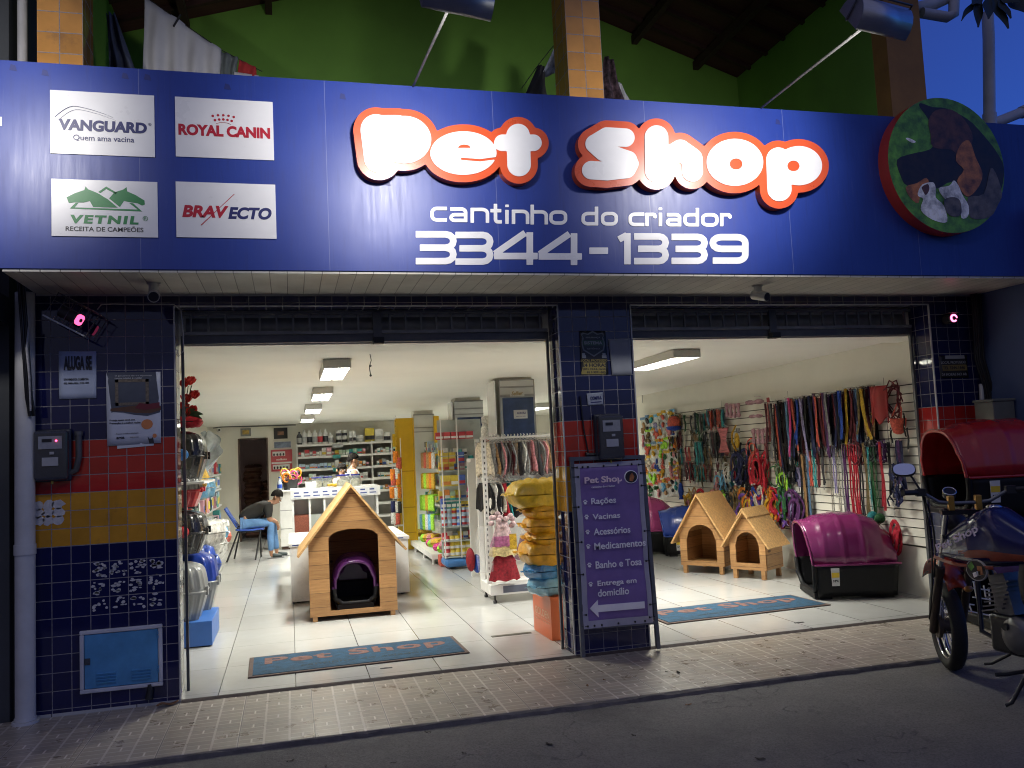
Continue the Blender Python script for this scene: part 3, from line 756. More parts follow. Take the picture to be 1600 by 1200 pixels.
mb = MB(); vs = [(DC.x+(RD-.001)*math.cos(2*math.pi*i/64), DC.y-.001, DC.z+(RD-.001)*math.sin(2*math.pi*i/64)) for i in range(64)]; mb.add(vs, [tuple(range(64))]); mb.build('picture_ground', PG, disc)
picshape('animal', PBK, [(150,575),(260,530),(400,495),(430,420),(390,280),(320,180),(330,150),(420,180),(520,190),(680,270),(790,380),(900,520),(960,640),(930,800),(860,860),(700,860),(640,830),(560,740),(450,790),(380,740),(230,770),(175,690)], .002)
picshape('animal_coat', PBR, [(385,285),(440,205),(560,200),(660,280),(720,420),(640,560),(560,500),(420,480),(400,380)], .003)
picshape('animal_coat', POR, [(620,470),(690,430),(740,560),(790,680),(760,780),(690,850),(640,820),(600,730),(650,650),(590,580)], .004)
picshape('animal_coat', POR, [(215,780),(300,750),(370,710),(390,770),(330,800),(310,900),(250,860)], .003)
picshape('brushwood', PGR2, [(680,860),(800,830),(850,640),(900,700),(950,840),(930,930),(850,1010),(700,1010)], .0045)
picshape('small_animal', PWH, [(305,820),(340,760),(420,745),(440,800),(440,860),(500,920),(525,1040),(440,1035),(360,990),(325,940),(345,870),(310,850)], .005)
picshape('small_animal', PWH, [(460,790),(540,770),(575,730),(610,770),(640,840),(685,920),(680,1000),(630,1010),(620,900),(560,860),(510,870)], .005)
picshape('animal_coat', PBR, [(335,780),(380,758),(390,800),(365,840),(345,815)], .006)
picshape('animal_coat', PGR2, [(500,880),(560,855),(610,870),(630,920),(625,990),(560,1000),(515,960)], .006)
picshape('flower', PWH, [(215,415),(240,412),(290,438),(270,450),(240,436)], .003)
# fixing tabs and stickers along the top edge
mb = MB()
for u, v in ((535,150),(20,105),(70,113),(195,118),(230,120),(355,135),(1215,190),(605,285)):
    a = P(u, v, 'y', YS); mb.prism([(a.x-.02,a.z-.02),(a.x+.025,a.z-.025),(a.x+.015,a.z+.012),(a.x-.012,a.z+.02)], lambda x,z: Vector((x,YS-.002,z)), lambda x,z: Vector((x,YS-.0005,z)))
mb.build('screw_patch', mat('dark_blue_patch', (.015,.025,.15), .5), sign)

# ================================================================== floodlights on arms in front of the sign
HOUS = mat('brushed_aluminium', (.45, .46, .48), .35, .8, var=.1, scale=12, stretch=(1,14,14))
LAMP = mat('lit_lamp_glass', (.9,.9,.9), .3, var=0, emit=(1., .97, .90), estr=40.)
def flood(c, base, label, k=1.):
    t = thing('floodlight', label, 'floodlight', c); c = Vector(c)
    aim = Vector((-.12, .80, -.58)).normalized(); side = Vector((1,0,0)); side = (side-aim*side.dot(aim)).normalized(); up = side.cross(aim)
    M = Matrix((side, aim, up)).transposed()
    # trough: half-round back, two end cheeks
    prof = [(-.005,.115)]+[( -.02-.13*math.sin(R(a)), .115*math.cos(R(a))) for a in range(20,181,20)]+[(-.005,-.115)]
    mb = MB(); W = .19; n = len(prof)
    vs = [M @ Vector((s*W, a, b)) for s in (-1,1) for a, b in prof]
    mb.add(vs, [(i, i+1, n+i+1, n+i) for i in range(n-1)], 0, True); mb.add(vs[:n], [tuple(range(n))]); mb.add(vs[n:], [tuple(range(n))[::-1]])
    mb.build('housing', HOUS, t, thick=.004)
    mb = MB(); mb.add([M @ Vector((x, -.008, z)) for x, z in ((-.15,-.085),(.15,-.085),(.15,.085),(-.15,.085))], [(0,1,2,3)]); mb.build('lamp_glass', LAMP, t)
    ld = bpy.data.lights.new('flood_lamp', 'SPOT'); ld.energy = FLOOD*k; ld.spot_size = R(88); ld.spot_blend = .85; ld.shadow_soft_size = .11; ld.color = (1., .96, .90)
    lo = bpy.data.objects.new('flood_lamp', ld); col.objects.link(lo); lo.parent = t; lo.location = aim*.004
    lo.rotation_euler = Vector((-.10, .97, -.10)).to_track_quat('-Z', 'Y').to_euler()
    mb = MB(); b = Vector(base)-c; mb.tube([(M @ Vector((0,-.12,-.03))), b*.5+Vector((0,0,.02)), b], .009, 8); mb.build('arm', mat('weathered_arm', (.14,.14,.14), .6, .3), t)
    mb = MB(); mb.tube([M @ Vector((s, .0, .0)) for s in (-.2,)] + [M @ Vector((-.2,-.17,.02)), M @ Vector((.2,-.17,.02)), M @ Vector((.2,0,0))], .007, 6); mb.build('bracket', GREYM, t)
    return t
a = P(708, 8, 'y', -2.4); flood((a.x, a.y, a.z), (P(645,140,'y',-.75).x, -.72, 4.36), 'floodlight on a thin arm above the raised lettering, cut off by the photo edge')
a = P(1362, 42, 'y', -2.4); flood((a.x, a.y, a.z), (P(1188,176,'y',-.75).x, -.72, 4.36), 'round-backed floodlight reflecting blue sky, on a thin arm beside the ochre column')
flood((-1.02, -2.4, 4.22), (-1.10, -.72, 4.36), 'floodlight on an arm over the left plaques, out past the photo edge', .75)
# ================================================================== things on the facade and the pavement
PAPER = mat('paper_sheet', (.55, .57, .62), .7, var=.06, scale=8)
PAPERB = mat('bluish_paper', (.33, .38, .52), .7, var=.1, scale=6)
INK = mat('black_ink', (.02, .02, .025), .6, var=0)
def sheet_on(name, label, cat, q, m_, y=0., th=.003):
    """a sheet taped on the facade; q: 4 photo corners clockwise from top-left"""
    ps = [P(u, v, 'y', y) for u, v in q]; c = sum(ps, Vector())/4; t = thing(name, label, cat, (c.x, y-.004, c.z))
    def f(a, b):                                       # a to the right, b up: 0..1
        top = ps[0].lerp(ps[1], a); bot = ps[3].lerp(ps[2], a); w = bot.lerp(top, b); return Vector((w.x-c.x, 0, w.z-c.z))
    mb = MB(); mb.grid(lambda a, b: f(a,b)+Vector((0,-.003*abs(math.sin(a*5+b*3))-.004*(abs(a-.5)*2)**6,0)), 8, 8)
    mb.build('sheet', m_, t, thick=.0012)
    return t, f
def words(mb, f, s, a0, a1, b0, b1, lift=.006, **k):
    o = f(a0, b0)+Vector((0,-lift,0)); ux = f(a1, b0)-f(a0, b0); uy = f(a0, b1)-f(a0, b0)
    return fit_text(mb, s, o, ux.normalized(), uy.normalized(), ux.length, uy.length, **k)
def patch(mb, f, pts, lift=.005, mi=0):
    q = [f(*p) for p in pts]; k = len(q)
    mb.add([v+Vector((0,-lift,0)) for v in q], [tuple(range(k))], mi); return mb
# ALUGA SE
t, f = sheet_on('rental_notice', 'pale bluish ALUGA SE notice taped on the dark blue tiles of the left pillar', 'notice', [(92,549),(151,549),(151,622),(93,624)], PAPERB)
mb = MB(); words(mb, f, 'ALUGA SE', .13, .88, .60, .90, bold=.05)
for i, (s, b0) in enumerate((('2 PAVIMENTOS COMERCIAL', .385), ('(85) 98804-0026  3232-1500', .30))): words(mb, f, s, .13, .80, b0, b0+.045, bold=.02)
mb.build('lettering', INK, t)
# dental poster
t, f = sheet_on('poster', 'vaccination poster with a framed picture, above the red tiles of the left pillar', 'poster', [(166,582),(251,581),(252,692),(168,697)], mat('poster_white', (.50,.53,.62), .45, var=.05))
mb = MB(); patch(mb, f, [(0,.43),(.12,.455),(.3,.445),(.5,.41),(.75,.385),(1,.43),(1,1),(0,1)]); mb.build('picture', mat('poster_slate_blue', (.05,.06,.09), .45, var=.3), t)
mb = MB(); patch(mb, f, [(0,.47),(.3,.46),(.55,.43),(.8,.42),(1,.46),(1,.52),(.6,.54),(0,.50)], .0055); mb.build('table', mat('poster_brown', (.09,.04,.02), .45, var=.3), t)
mb = MB()
for a, b in (((.16,.54),(.78,.58)),((.16,.86),(.78,.90)),((.16,.54),(.22,.90)),((.72,.54),(.78,.90))): patch(mb, f, [(a[0],a[1]),(b[0],a[1]),(b[0],b[1]),(a[0],b[1])], .0065)
mb.build('picture_frame', mat('poster_bronze', (.11,.09,.07), .45, var=.6, scale=60), t)
mb = MB(); patch(mb, f, [(.52,.5),(.6,.57),(.75,.55),(.98,.57),(.98,.49),(.7,.47)], .007); mb.build('cloth', mat('poster_dark_red', (.12,.01,.02), .45, var=.3), t)
mb = MB(); patch(mb, f, [(.74+.11*math.cos(i*.52), .27+.07*math.sin(i*.52)) for i in range(12)], .006); patch(mb, f, [(.88+.04*math.cos(i*.52), .105+.03*math.sin(i*.52)) for i in range(12)], .006); mb.build('badge', mat('poster_orange', (.55,.20,.07), .45, var=.1), t)
mb = MB(); words(mb, f, 'O que parece não é o importante', .16, .84, .935, .96, bold=0); words(mb, f, 'nossa missão é cuidar', .16, .66, .905, .93, bold=0); mb.build('lettering', PAPER, t)
mb = MB(); words(mb, f, 'Proteja quem você ama', .05, .52, .325, .355, bold=.02); words(mb, f, 'Prevenção é a melhor vacina', .05, .62, .285, .315, bold=.02)
words(mb, f, 'arca', .17, .32, .085, .115, bold=.03); words(mb, f, 'apoio', .42, .58, .09, .11, bold=0); words(mb, f, 'Procure o médico veterinário', .17, .58, .15, .165, bold=0); mb.build('lettering', INK, t)
mb = MB(); patch(mb, f, [(.75,.10),(.78,.07),(.82,.07),(.85,.09),(.87,.0),(.78,.0)], .006); mb.build('cat_silhouette', INK, t)
mb = MB(); patch(mb, f, [(.18,-.045),(.86,-.03),(.86,.02),(.18,.012)], .001); mb.build('paper_strip', PAPER, t)
# security sticker + blank paper + small papers on the middle pillar
t, f = sheet_on('security_sticker', 'security shield sticker above a yellow 24 HORAS plate on the middle pillar', 'sticker', [(905,517),(945,517),(950,585),(908,585)], mat('sticker_black', (.012,.013,.015), .4, var=.1))
shield = [(.02,.93),(.12,.96),(.3,.93),(.5,1),(.7,.93),(.88,.96),(.98,.93),(.9,.85),(.96,.7),(.9,.55),(.5,.40),(.1,.55),(.04,.7),(.1,.85)]
mb = MB(); patch(mb, f, shield, .005); mb.build('shield', mat('sticker_grey', (.16,.18,.18), .4, var=.1), t)
mb = MB(); patch(mb, f, [(.5+(a-.5)*.88, .7+(b-.7)*.88) for a, b in shield], .0057); mb.build('shield_field', mat('sticker_dark', (.02,.03,.03), .4), t)
mb = MB(); patch(mb, f, [(.1,.66),(.9,.66),(.9,.78),(.1,.78)], .0063); mb.build('band', mat('sticker_green', (.03,.10,.05), .4), t)
mb = MB(); words(mb, f, 'SISTEMA', .15, .85, .685, .755, lift=.007, bold=.03); words(mb, f, 'SEGURANÇA', .22, .78, .82, .86, lift=.007); words(mb, f, 'ELETRÔNICA', .25, .75, .57, .61, lift=.007)
for a in (.02, .80): patch(mb, f, [(a,.37),(a+.18,.37),(a+.18,.44),(a,.44)], .006); patch(mb, f, [(a+.03,.44),(a+.15,.44),(a+.15,.485),(a+.03,.485)], .006)
mb.build('lettering', mat('sticker_pale', (.30,.32,.33), .4, var=0), t)
mb = MB(); patch(mb, f, [(0,0),(1,0),(1,.27),(0,.27)], .005); mb.build('plate', mat('sticker_yellow', (.30,.24,.06), .4, var=.15), t)
mb = MB(); words(mb, f, '24 HORAS', .03, .97, .17, .25, bold=.03); words(mb, f, '(85) 3244-1646', .06, .9, .09, .14, bold=.02); words(mb, f, '85 9 9971-3026', .2, .95, .02, .07, bold=.02); mb.build('lettering', INK, t)
mb = MB(); words(mb, f, 'LOCAL PROTEGIDO', .0, 1., .29, .345, bold=.03); mb.build('lettering', MATS['sticker_yellow'], t)
sheet_on('paper_sheet', 'blank grey paper with a torn corner beside the security sticker on the middle pillar', 'paper', [(950,530),(984,529),(987,586),(956,587)], mat('grey_paper', (.22,.24,.28), .7, var=.1))
t, f = sheet_on('sticker', 'small white COMPRA sticker above the meter on the middle pillar', 'sticker', [(916,615),(941,613),(942,632),(918,634)], mat('pale_sticker', (.30,.33,.40), .6, var=.25, scale=40))
mb = MB(); words(mb, f, 'COMPRA', .2, .92, .42, .72, bold=.02); patch(mb, f, [(.2,.2),(.9,.2),(.9,.28),(.2,.28)]); mb.build('lettering', NAVY, t)
t, f = sheet_on('security_plate', 'worn yellow banded security plate on the dark right pillar', 'plate', [(1466,556),(1509,555),(1512,590),(1469,591)], MATS['sticker_black'])
mb = MB(); patch(mb, f, [(.02,.32),(.98,.32),(.98,.58),(.02,.58)]); mb.build('band', mat('sticker_ochre', (.20,.15,.05), .4), t)
mb = MB(); words(mb, f, 'TEL 3244-1646', .1, .9, .38, .52, bold=.03); mb.build('lettering', INK, t)
mb = MB(); words(mb, f, 'LOCAL PROTEGIDO', .05, .95, .63, .75); words(mb, f, '24 HORAS NO AR', .05, .95, .1, .22); patch(mb, f, [(.22,.85),(.95,.85),(.95,1),(.22,1)]); mb.build('lettering', MATS['sticker_pale'], t)
# torn sticker remains
RES = mat('sticker_residue', (.50, .49, .50), .8, var=.25, scale=30)
mb = MB(); rng = random.Random(5)
def blob(c, rx, rz, n=11): return [(c[0]+rx*rng.uniform(.55,1)*math.cos(i*2*math.pi/n), c[1]+rz*rng.uniform(.55,1)*math.sin(i*2*math.pi/n)) for i in range(n)]
a = P(78, 801, 'y', 0); 
for dx in (-.075, -.01, .055):
    for dz in (-.055, .0, .055):
        mb.prism(blob((a.x+dx, a.z+dz), .05, .04), lambda x,z: Vector((x,-.0022,z)), lambda x,z: Vector((x,-.0005,z)))
tag(mb.build('sticker_residue', RES), 'white torn sticker remains on the yellow tile band', 'residue')
mb = MB()
for ci in range(4):
    for ri in range(3):
        c = P(156+ci*29.3, 890+ri*26.5-ci*2.5, 'y', 0)
        for k in range(16):
            q = (c.x+rng.uniform(-.048,.048), c.z+rng.uniform(-.05,.045))
            if rng.random() < (.85, .6, .45)[ri]: mb.prism(blob(q, rng.uniform(.010,.026), rng.uniform(.006,.018), 7), lambda x,z: Vector((x,-.0022,z)), lambda x,z: Vector((x,-.0005,z)))
tag(mb.build('sticker_residue', RES), 'flecked white glue remains on the dark blue tiles above the meter cupboard', 'residue')

# ---- electricity meters
CLEAR = mat('scratched_clear_cover', (.05,.055,.075), .12, var=.2, coat=.6, alpha=.72)
def meter(q0, q1, label, lit):
    a, b = P(*q0, 'y', 0), P(*q1, 'y', 0); w, h = b.x-a.x, a.z-b.z
    t = thing('electricity_meter', label, 'meter', ((a.x+b.x)/2, 0, (a.z+b.z)/2))
    mb = MB(); mb.box((-w/2,-.05,-h/2),(w/2,-.002,h/2)); mb.build('back_box', mat('meter_navy_box', (.02,.024,.04), .4, var=.2), t, bevel=.015, seg=3)
    mb = MB(); mb.box((-w*.46,-.12,-h*.47),(w*.46,-.052,h*.47)); mb.build('cover', CLEAR, t, bevel=.02, seg=3)
    mb = MB(); mb.box((-w*.32,-.126,h*.12),(w*.32,-.121,h*.36)); pl = mb.build('dial_plate', mat('meter_plate', (.26,.27,.30), .4, var=.15, scale=40), t)
    e = MB(); e.box((-w*.22,-.129,h*.25),(w*.05,-.1265,h*.31)); e.build('display', BLACK, pl)
    if lit:
        e = MB(); e.ball((w*.17,-.128,h*.27), .007, 8, 6); e.build('indicator_lamp', mat('pink_led', (.9,.1,.2), .4, var=0, emit=(1,.06,.16), estr=6), pl)
    e = MB(); e.box((-w*.22,-.128,-h*.20),(w*.22,-.121,-h*.04)); e.cbox((w*.05,-.125,h*.04),(w*.12,.01,h*.05)); e.build('terminal_block', LGREY, t)
    e = MB(); e.tube([(0,-.07,-h*.49),(0,-.075,-h*.54)], .008, 8); e.build('seal_tag', mat('yellow_plastic', (.6,.42,.05), .4), t)
    return t, w, h
t, w, h = meter((57,672), (114,751), 'electricity meter with a pink indicator lamp on the left pillar', True)
mb = MB(); mb.tube([(w*.42,-.03,-h*.35),(w*.62,-.03,-h*.3),(w*.70,-.03,-h*.05),(w*.70,-.03,h*.38)], .022, 10); mb.tube([(w*.70,-.03,h*.36),(w*.70,-.03,h*.44)], .028, 10); mb.build('conduit', GREYM, t)
mb = MB(); mb.tube([(-w*.45,-.06,-h*.33),(-w*.62,-.05,-h*.38),(-w*.66,-.05,-h*.5),(-w*.5,-.05,-h*.6)], .006, 6); mb.build('cable', BLACK, t)
t, w, h = meter((925,648), (971,719), 'electricity meter in a shiny black box right above the purple banner', False)
mb = MB(); mb.tube([(-w*.5,-.03,-h*.35),(-w*.78,-.03,-h*.35)], .016, 10); mb.tube([(-w*.76,-.03,-h*.35),(-w*.86,-.03,-h*.35)], .023, 10); mb.build('conduit', BLACK, t)
mb = MB(); mb.tube([(-w*.75,-.02,-h*.30),(-w*.86,-.015,h*.2),(-w*.92,-.015,h*.9)], .007, 6); mb.build('cable', BLACK, t)

# ---- blue meter cupboard low on the left pillar
a, b = P(126,1083,'y',0), P(254,975,'y',0); cxx, czz = (a.x+b.x)/2, (P(127,985,'y',0).z+P(127,1083,'y',0).z+P(254,975,'y',0).z+P(254,1070,'y',0).z)/4
w, h = b.x-a.x, .435
t = thing('meter_cupboard', 'sky blue steel cupboard door in a white frame low on the left pillar', 'cupboard', (cxx, 0, czz))
mb = MB(); fr = .028
for q in (((-w/2,-.03,-h/2),(w/2,-.003,-h/2+fr)), ((-w/2,-.03,h/2-fr),(w/2,-.003,h/2)), ((-w/2,-.029,-h/2+fr),(-w/2+fr,-.003,h/2-fr)), ((w/2-fr,-.029,-h/2+fr),(w/2,-.003,h/2-fr))): mb.box(*q)
mb.build('frame', mat('chipped_pale_frame', (.50,.51,.55), .5, var=.2), t, bevel=.006)
SKYB = mat('sky_blue_paint', (.075,.27,.50), .38, var=.22, scale=7, bump=.08)
mb = MB(); mb.box((-w/2+fr+.003,-.024,-h/2+fr+.003),(w/2-fr-.003,-.004,h/2-fr-.003)); d = mb.build('door', SKYB, t, bevel=.003)
for cx_ in (-.10, .13):
    e = MB()
    for k in range(4): e.cbox((cx_, -.028, -.155+k*.021), (.125,.010,.013), Matrix.Rotation(R(25),3,'X'))
    e.build('vent', SKYB, d)
e = MB(); e.box((-w/2+fr+.005,-.029,-.02),(-w/2+fr+.04,-.0245,.025)); e.lathe([(.009,-.036),(.009,-.029)], (-w/2+fr+.025,0,.0), 10, axis='y'); e.build('latch', mat('rusty_latch', (.05,.06,.07), .6), d)
e = MB()
for z_ in (.15, .12, -.09, -.12): e.tube([(w/2-fr-.002,-.03,z_),(w/2-fr-.002,-.03,z_+.02)], .006, 8)
e.build('hinge', SKYB, d)
mb = MB(); x_ = w/2-.09
mb.tube([(x_,-.02,-h/2+.02),(x_+.005,-.02,-h/2-.02),(x_-.005,-.025,-h/2-.085)], [.016,.022,.028], 8); mb.build('cable_stub', BLACKM, t)

# ---- debris by the cupboard, leaves on the pavement
DRY = mat('dry_brown_leaf', (.20,.10,.05), .8, var=.4, scale=30)
def leaf(c, s, name, label, cat, m_=DRY, rz=0., grp=None, squash=.45):
    mb = MB(); M = Matrix.Rotation(rz, 3, 'Z'); c = Vector(c)
    mb.grid(lambda a, b: c+M @ Vector(((a-.5)*2*s, (b-.5)*2*s*squash*math.sin(math.pi*max(.06,min(.94,a)))**.7, .004+.25*s*abs(b-.5)+.12*s*math.sin(a*7))), 8, 4)
    return tag(mb.build(name, m_, thick=.001), label, cat, grp)
a = P(262,1103,'z',-.018); leaf((a.x,a.y,-.012), .075, 'dry_leaf', 'large curled brown leaf below the blue cupboard', 'leaf', rz=.4)
a = P(247,1098,'z',-.018); leaf((a.x,a.y+.01,-.012), .03, 'dry_leaf', 'small pale leaf stuck under the blue cupboard', 'leaf', mat('pale_leaf',(.4,.33,.24),.8), rz=1.2)
rng = random.Random(11)
LDARK = mat('dark_wet_leaf', (.035,.028,.02), .7, var=.4)
for i, (u, v, s, dark) in enumerate([(918,1072,.022,0),(944,1063,.018,0),(782,1047,.016,1),(1157,949,.02,1),(1060,1051,.026,1),(1041,1050,.014,1),(454,1190,.024,1),(509,1198,.02,1),(858,1164,.03,1),(668,1145,.024,1),(1316,967,.016,1),(1213,1034,.016,1),(1076,1102,.026,0),(1188,1187,.028,1),(725,1178,.02,1),(545,1069,.012,1),(1100,1068,.012,1),(1300,1051,.016,1),(1345,1190,.02,1),(990,1150,.02,1),(300,1131,.016,1),(615,1193,.018,1)]):
    zz = -.05 if v > 1193-(u-140)*.129+6 else -.018
    a = P(u, v, 'z', zz); leaf((a.x, a.y, zz), s, 'fallen_leaf', 'small %s scrap of leaf litter lying on the %s' % ('dark' if dark else 'brown', 'street' if zz < -.05 else 'pavement tiles'), 'leaf', LDARK if dark else DRY, rng.uniform(0,3), 'leaf litter in front of the shop')

# ---- downpipe, cables and left edge
t = thing('downpipe', 'white drain pipe running up beside the left pillar', 'pipe', (-.985, -.08, 0))
mb = MB(); mb.tube([(0,0,-.02),(0,0,1.5),(.004,0,2.96)], .064, 20); mb.build('pipe', PVC, t)
mb = MB()
for z_ in (-.02, .0): mb.tube([(0,0,z_),(0,0,z_+.018)], .085-.8*(z_+.02), 20)
for z_ in (1.12,): mb.tube([(0,0,z_),(0,0,z_+.07)], .070, 20)
mb.build('collar', PVC, t)
mb = MB(); pts = [P(33,437,'y',-.16), P(38,500,'y',-.17), P(42,560,'y',-.17), P(46,620,'y',-.16), P(51,650,'y',-.14)]
for k in range(4): mb.tube([p+Vector((.012*k-.02, -.008*(k % 2), 0)) for p in pts], .009, 6)
tag(mb.build('cable_bundle', BLACK), 'black cable bundle sagging down in front of the drain pipe', 'cable')
mb = MB(); mb.tube([P(45,510,'y',-.19), P(42,545,'y',-.19), P(46,590,'y',-.18), P(48,642,'y',-.17)], [.012,.022,.018,.014], 8, flat=.4)
tag(mb.build('tape_wrap', mat('grey_tape', (.35,.35,.37), .6, var=.3, scale=30)), 'peeling grey tape wrapped on the cables beside the drain pipe', 'tape')
mb = MB(); pts = [P(u, v, 'y', -.02) for u, v in ((152,484),(158,476),(175,475),(215,476),(272,476),(283,486),(286,520),(287,548),(280,556),(276,545))]; mb.tube(pts, .0045, 6)
tag(mb.build('thin_cable', LGREY), 'thin grey cable running from the caged camera to the left doorway', 'cable')
mb = MB(); pts = [P(1524,455,'y',-.05), P(1527,500,'y',-.07), P(1530,560,'y',-.06), P(1542,600,'y',-.05), P(1550,640,'y',-.04), P(1556,690,'y',-.04)]
for k in range(6): mb.tube([p+Vector((.014*k-.045, -.012*(k % 3), 0)) for p in pts], .012, 6)
tag(mb.build('cable_bundle', BLACKM), 'thick black cable bundle down the corner beside the blue wall', 'cable')
mb = MB(); a = P(1551,655,'y',-.3); mb.box((a.x-.04,-.36,a.z-.16),(a.x+.20,-.14,a.z+.16))
mb.box((a.x-.05,-.37,a.z+.161),(a.x+.21,-.13,a.z+.185)); tag(mb.build('wall_box', mat('grey_green_box', (.15,.16,.14), .6, var=.15), bevel=.006), 'grey-green box on the corner behind the red kennel', 'box')
mb = MB(); mb.tube([P(1533,600,'y',-.03), P(1535,640,'y',-.03), P(1537,690,'y',-.03)], .022, 8); tag(mb.build('conduit', PVC), 'short worn grey conduit in the right pillar corner', 'conduit')

# ---- cameras
def bullet(u, v, label, dx):
    a = P(u, v, 'y', -.42); t = thing('security_camera', label, 'camera', (a.x, -.42, 2.966))
    mb = MB(); mb.lathe([(.045,-.014),(.045,-.001)], (0,0,0), 16); mb.tube([(0,0,-.014),(0,0,-.075)], .034, 14); mb.build('mount', mat('camera_white', (.48,.48,.47), .35), t)
    d = Vector((dx, -.85, -.28)).normalized(); o = Vector((0,0,-.085))
    mb = MB(); mb.tube([o-d*.05, o+d*.09], .040, 16); b_ = mb.build('body', MATS['camera_white'], t)
    e = MB(); e.tube([o+d*.0895, o+d*.094], .034, 16); e.build('lens', BLACK, b_)
bullet(240, 432, 'small bullet camera under the soffit near its left end', .1)
bullet(1183, 440, 'white bullet camera under the soffit above the pink kennel doorway', .35)
PINK = mat('pink_infrared_leds', (.9,.2,.4), .4, var=0, emit=(1., .10, .28), estr=2.2)
a = P(118, 497, 'y', -.22); t = thing('caged_camera', 'pink glowing infrared camera in a tilted wire cage on the left pillar', 'camera', (a.x, -.2, a.z))
M = Matrix.Rotation(R(30), 3, 'Y')
mb = MB(); mb.tube([M @ Vector((-.11,.0,.0)), M @ Vector((.03,-.05,0))], .042, 14); mb.build('body', mat('camera_dark', (.05,.045,.045), .5), t)
mb = MB(); mb.tube([M @ Vector((.03,-.0501,0)), M @ Vector((.046,-.056,0))], .040, 16); mb.build('led_ring', PINK, t)
mb = MB(); mb.tube([M @ Vector((.045,-.0555,0)), M @ Vector((.051,-.058,0))], .014, 12); mb.build('lens', BLACK, t)
mb = MB(); mb.cbox(M @ Vector((-.02,-.02,-.085)), (.30,.16,.010), M); mb.build('tray', LGREY, t)
mb = MB()
for i in range(6):
    xx = -.16+.06*i
    mb.tube([M @ Vector((xx,.16,-.08)), M @ Vector((xx,.16,.10)), M @ Vector((xx,-.1,.10)), M @ Vector((xx,-.1,-.08))], .003, 5)
for yy, zz in ((-.1,.10),(.03,.10),(.16,.10),(-.1,.04)): mb.tube([M @ Vector((-.16,yy,zz)), M @ Vector((.15,yy,zz))], .003, 5)
mb.build('cage', GREYM, t)
a = P(1490, 497, 'y', -.12); t = thing('infrared_camera', 'infrared camera with a pink ring light on the right pillar', 'camera', (a.x, -.12, a.z))
mb = MB(); mb.tube([(0,.10,.0),(0,.0,0)], .045, 14); mb.box((-.045,-.03,.046),(.045,.10,.053)); mb.build('body', MATS['camera_dark'], t)
mb = MB(); mb.tube([(.030*math.cos(i*.393), -.004, .030*math.sin(i*.393)) for i in range(15)], .008, 6); mb.build('led_ring', mat('pink_ring_leds', (.9,.2,.4), .4, var=0, emit=(1., .14, .36), estr=5), t)
mb = MB(); mb.tube([(0,-.002,0),(0,-.012,0)], .018, 12); mb.build('lens', BLACK, t)

# ---- purple banner in a steel frame
def yb(z): return -.10+.06*z/1.5
def PB(u, v, dy=0.):
    w = P(u, v, 'y', -.06); w = P(u, v, 'y', yb(w.z)+dy); return w
t = thing('banner_stand', 'purple service banner laced into a grey tube frame before the middle pillar', 'banner', (3.33, -.08, 0)); o_ = Vector((3.33, -.08, 0))
def LB(u, v, dy=0.): return PB(u, v, dy)-o_
mb = MB(); FT = mat('grey_tube_frame', (.11,.115,.13), .45, .3, var=.2, scale=14)
lt, rt, lb, rb = LB(893,717), LB(1003,714), LB(911,1024), LB(1028,1008)
lb.z = rb.z = 0
for p, q in ((lt, lb), (rt, rb), (lt+Vector((-.02,0,0)), rt+Vector((.02,0,0)))): mb.bar(p, q, .032, .032, (0,1,0))
l2, r2 = LB(910,981), LB(1026,972); mb.bar(l2, r2, .028, .028)
mb.build('frame', FT, t)
c4 = [LB(899,728,-.02), LB(1000,722,-.02), LB(1018,969,-.02), LB(914,979,-.02)]
def FB(a, b):                                            # a right, b up on the cloth
    top = c4[0].lerp(c4[1], a); bot = c4[3].lerp(c4[2], a); w = bot.lerp(top, b)
    return w + Vector((0, .005*math.sin(a*4+b*9)+.006*math.sin(b*17+a*2), 0))
mb = MB(); mb.grid(FB, 14, 24); mb.build('cloth', mat('purple_banner_cloth', (.19,.12,.33), .55, var=.2, scale=5, bump=.1, bscale=12), t, thick=.0015)
mb = MB(); 
for (a0,b0,a1,b1) in ((0,.985,1,1.012),(0,-.015,1,.03),(-.02,-.015,.06,1.012),(.95,-.015,1.02,1.012)):
    mb.grid(lambda a, b: FB(a0+(a1-a0)*a, b0+(b1-b0)*b)+Vector((0,-.004,0)), 8, 16)
mb.build('hem', mat('pale_banner_hem', (.36,.35,.42), .6, var=.15), t)
BW = mat('banner_white_print', (.84,.82,.86), .5, var=.1)
def wb(mb, s, a0, a1, b0, b1, **k):
    o = FB(a0, b0)+Vector((0,-.015,0)); u1 = FB(a1, b0)-FB(a0, b0); u2 = FB(a0, b1)-FB(a0, b0); u1.y = 0; u2.y = 0
    return fit_text(mb, s, o, u1.normalized(), u2.normalized(), u1.length, u2.length, **k)
mb = MB(); wb(mb, 'Pet Shop', .12, .70, .872, .925, bold=.03); mb.build('title', mat('banner_pink_print', (.86,.66,.70), .5, var=.05), t)
mb = MB(); wb(mb, 'cantinho do criador', .22, .58, .853, .866, bold=.01)
for s, a0, a1, b0, b1 in (('Rações', .20, .58, .742, .79), ('Vacinas', .20, .62, .655, .69), ('Acessórios', .20, .76, .557, .60), ('Medicamentos', .20, .985, .466, .51), ('Banho e Tosa', .20, .90, .349, .395), ('Entrega em', .21, .80, .232, .275), ('domicílio', .21, .68, .175, .22)):
    wb(mb, s, a0, a1, b0, b1, bold=.02)
mb.prism([(.09,.105),(.21,.155),(.21,.122),(.90,.122),(.90,.080),(.21,.080),(.21,.048)], lambda a,b: FB(a,b)+Vector((0,-.012,0)), lambda a,b: FB(a,b)+Vector((0,-.002,0)))
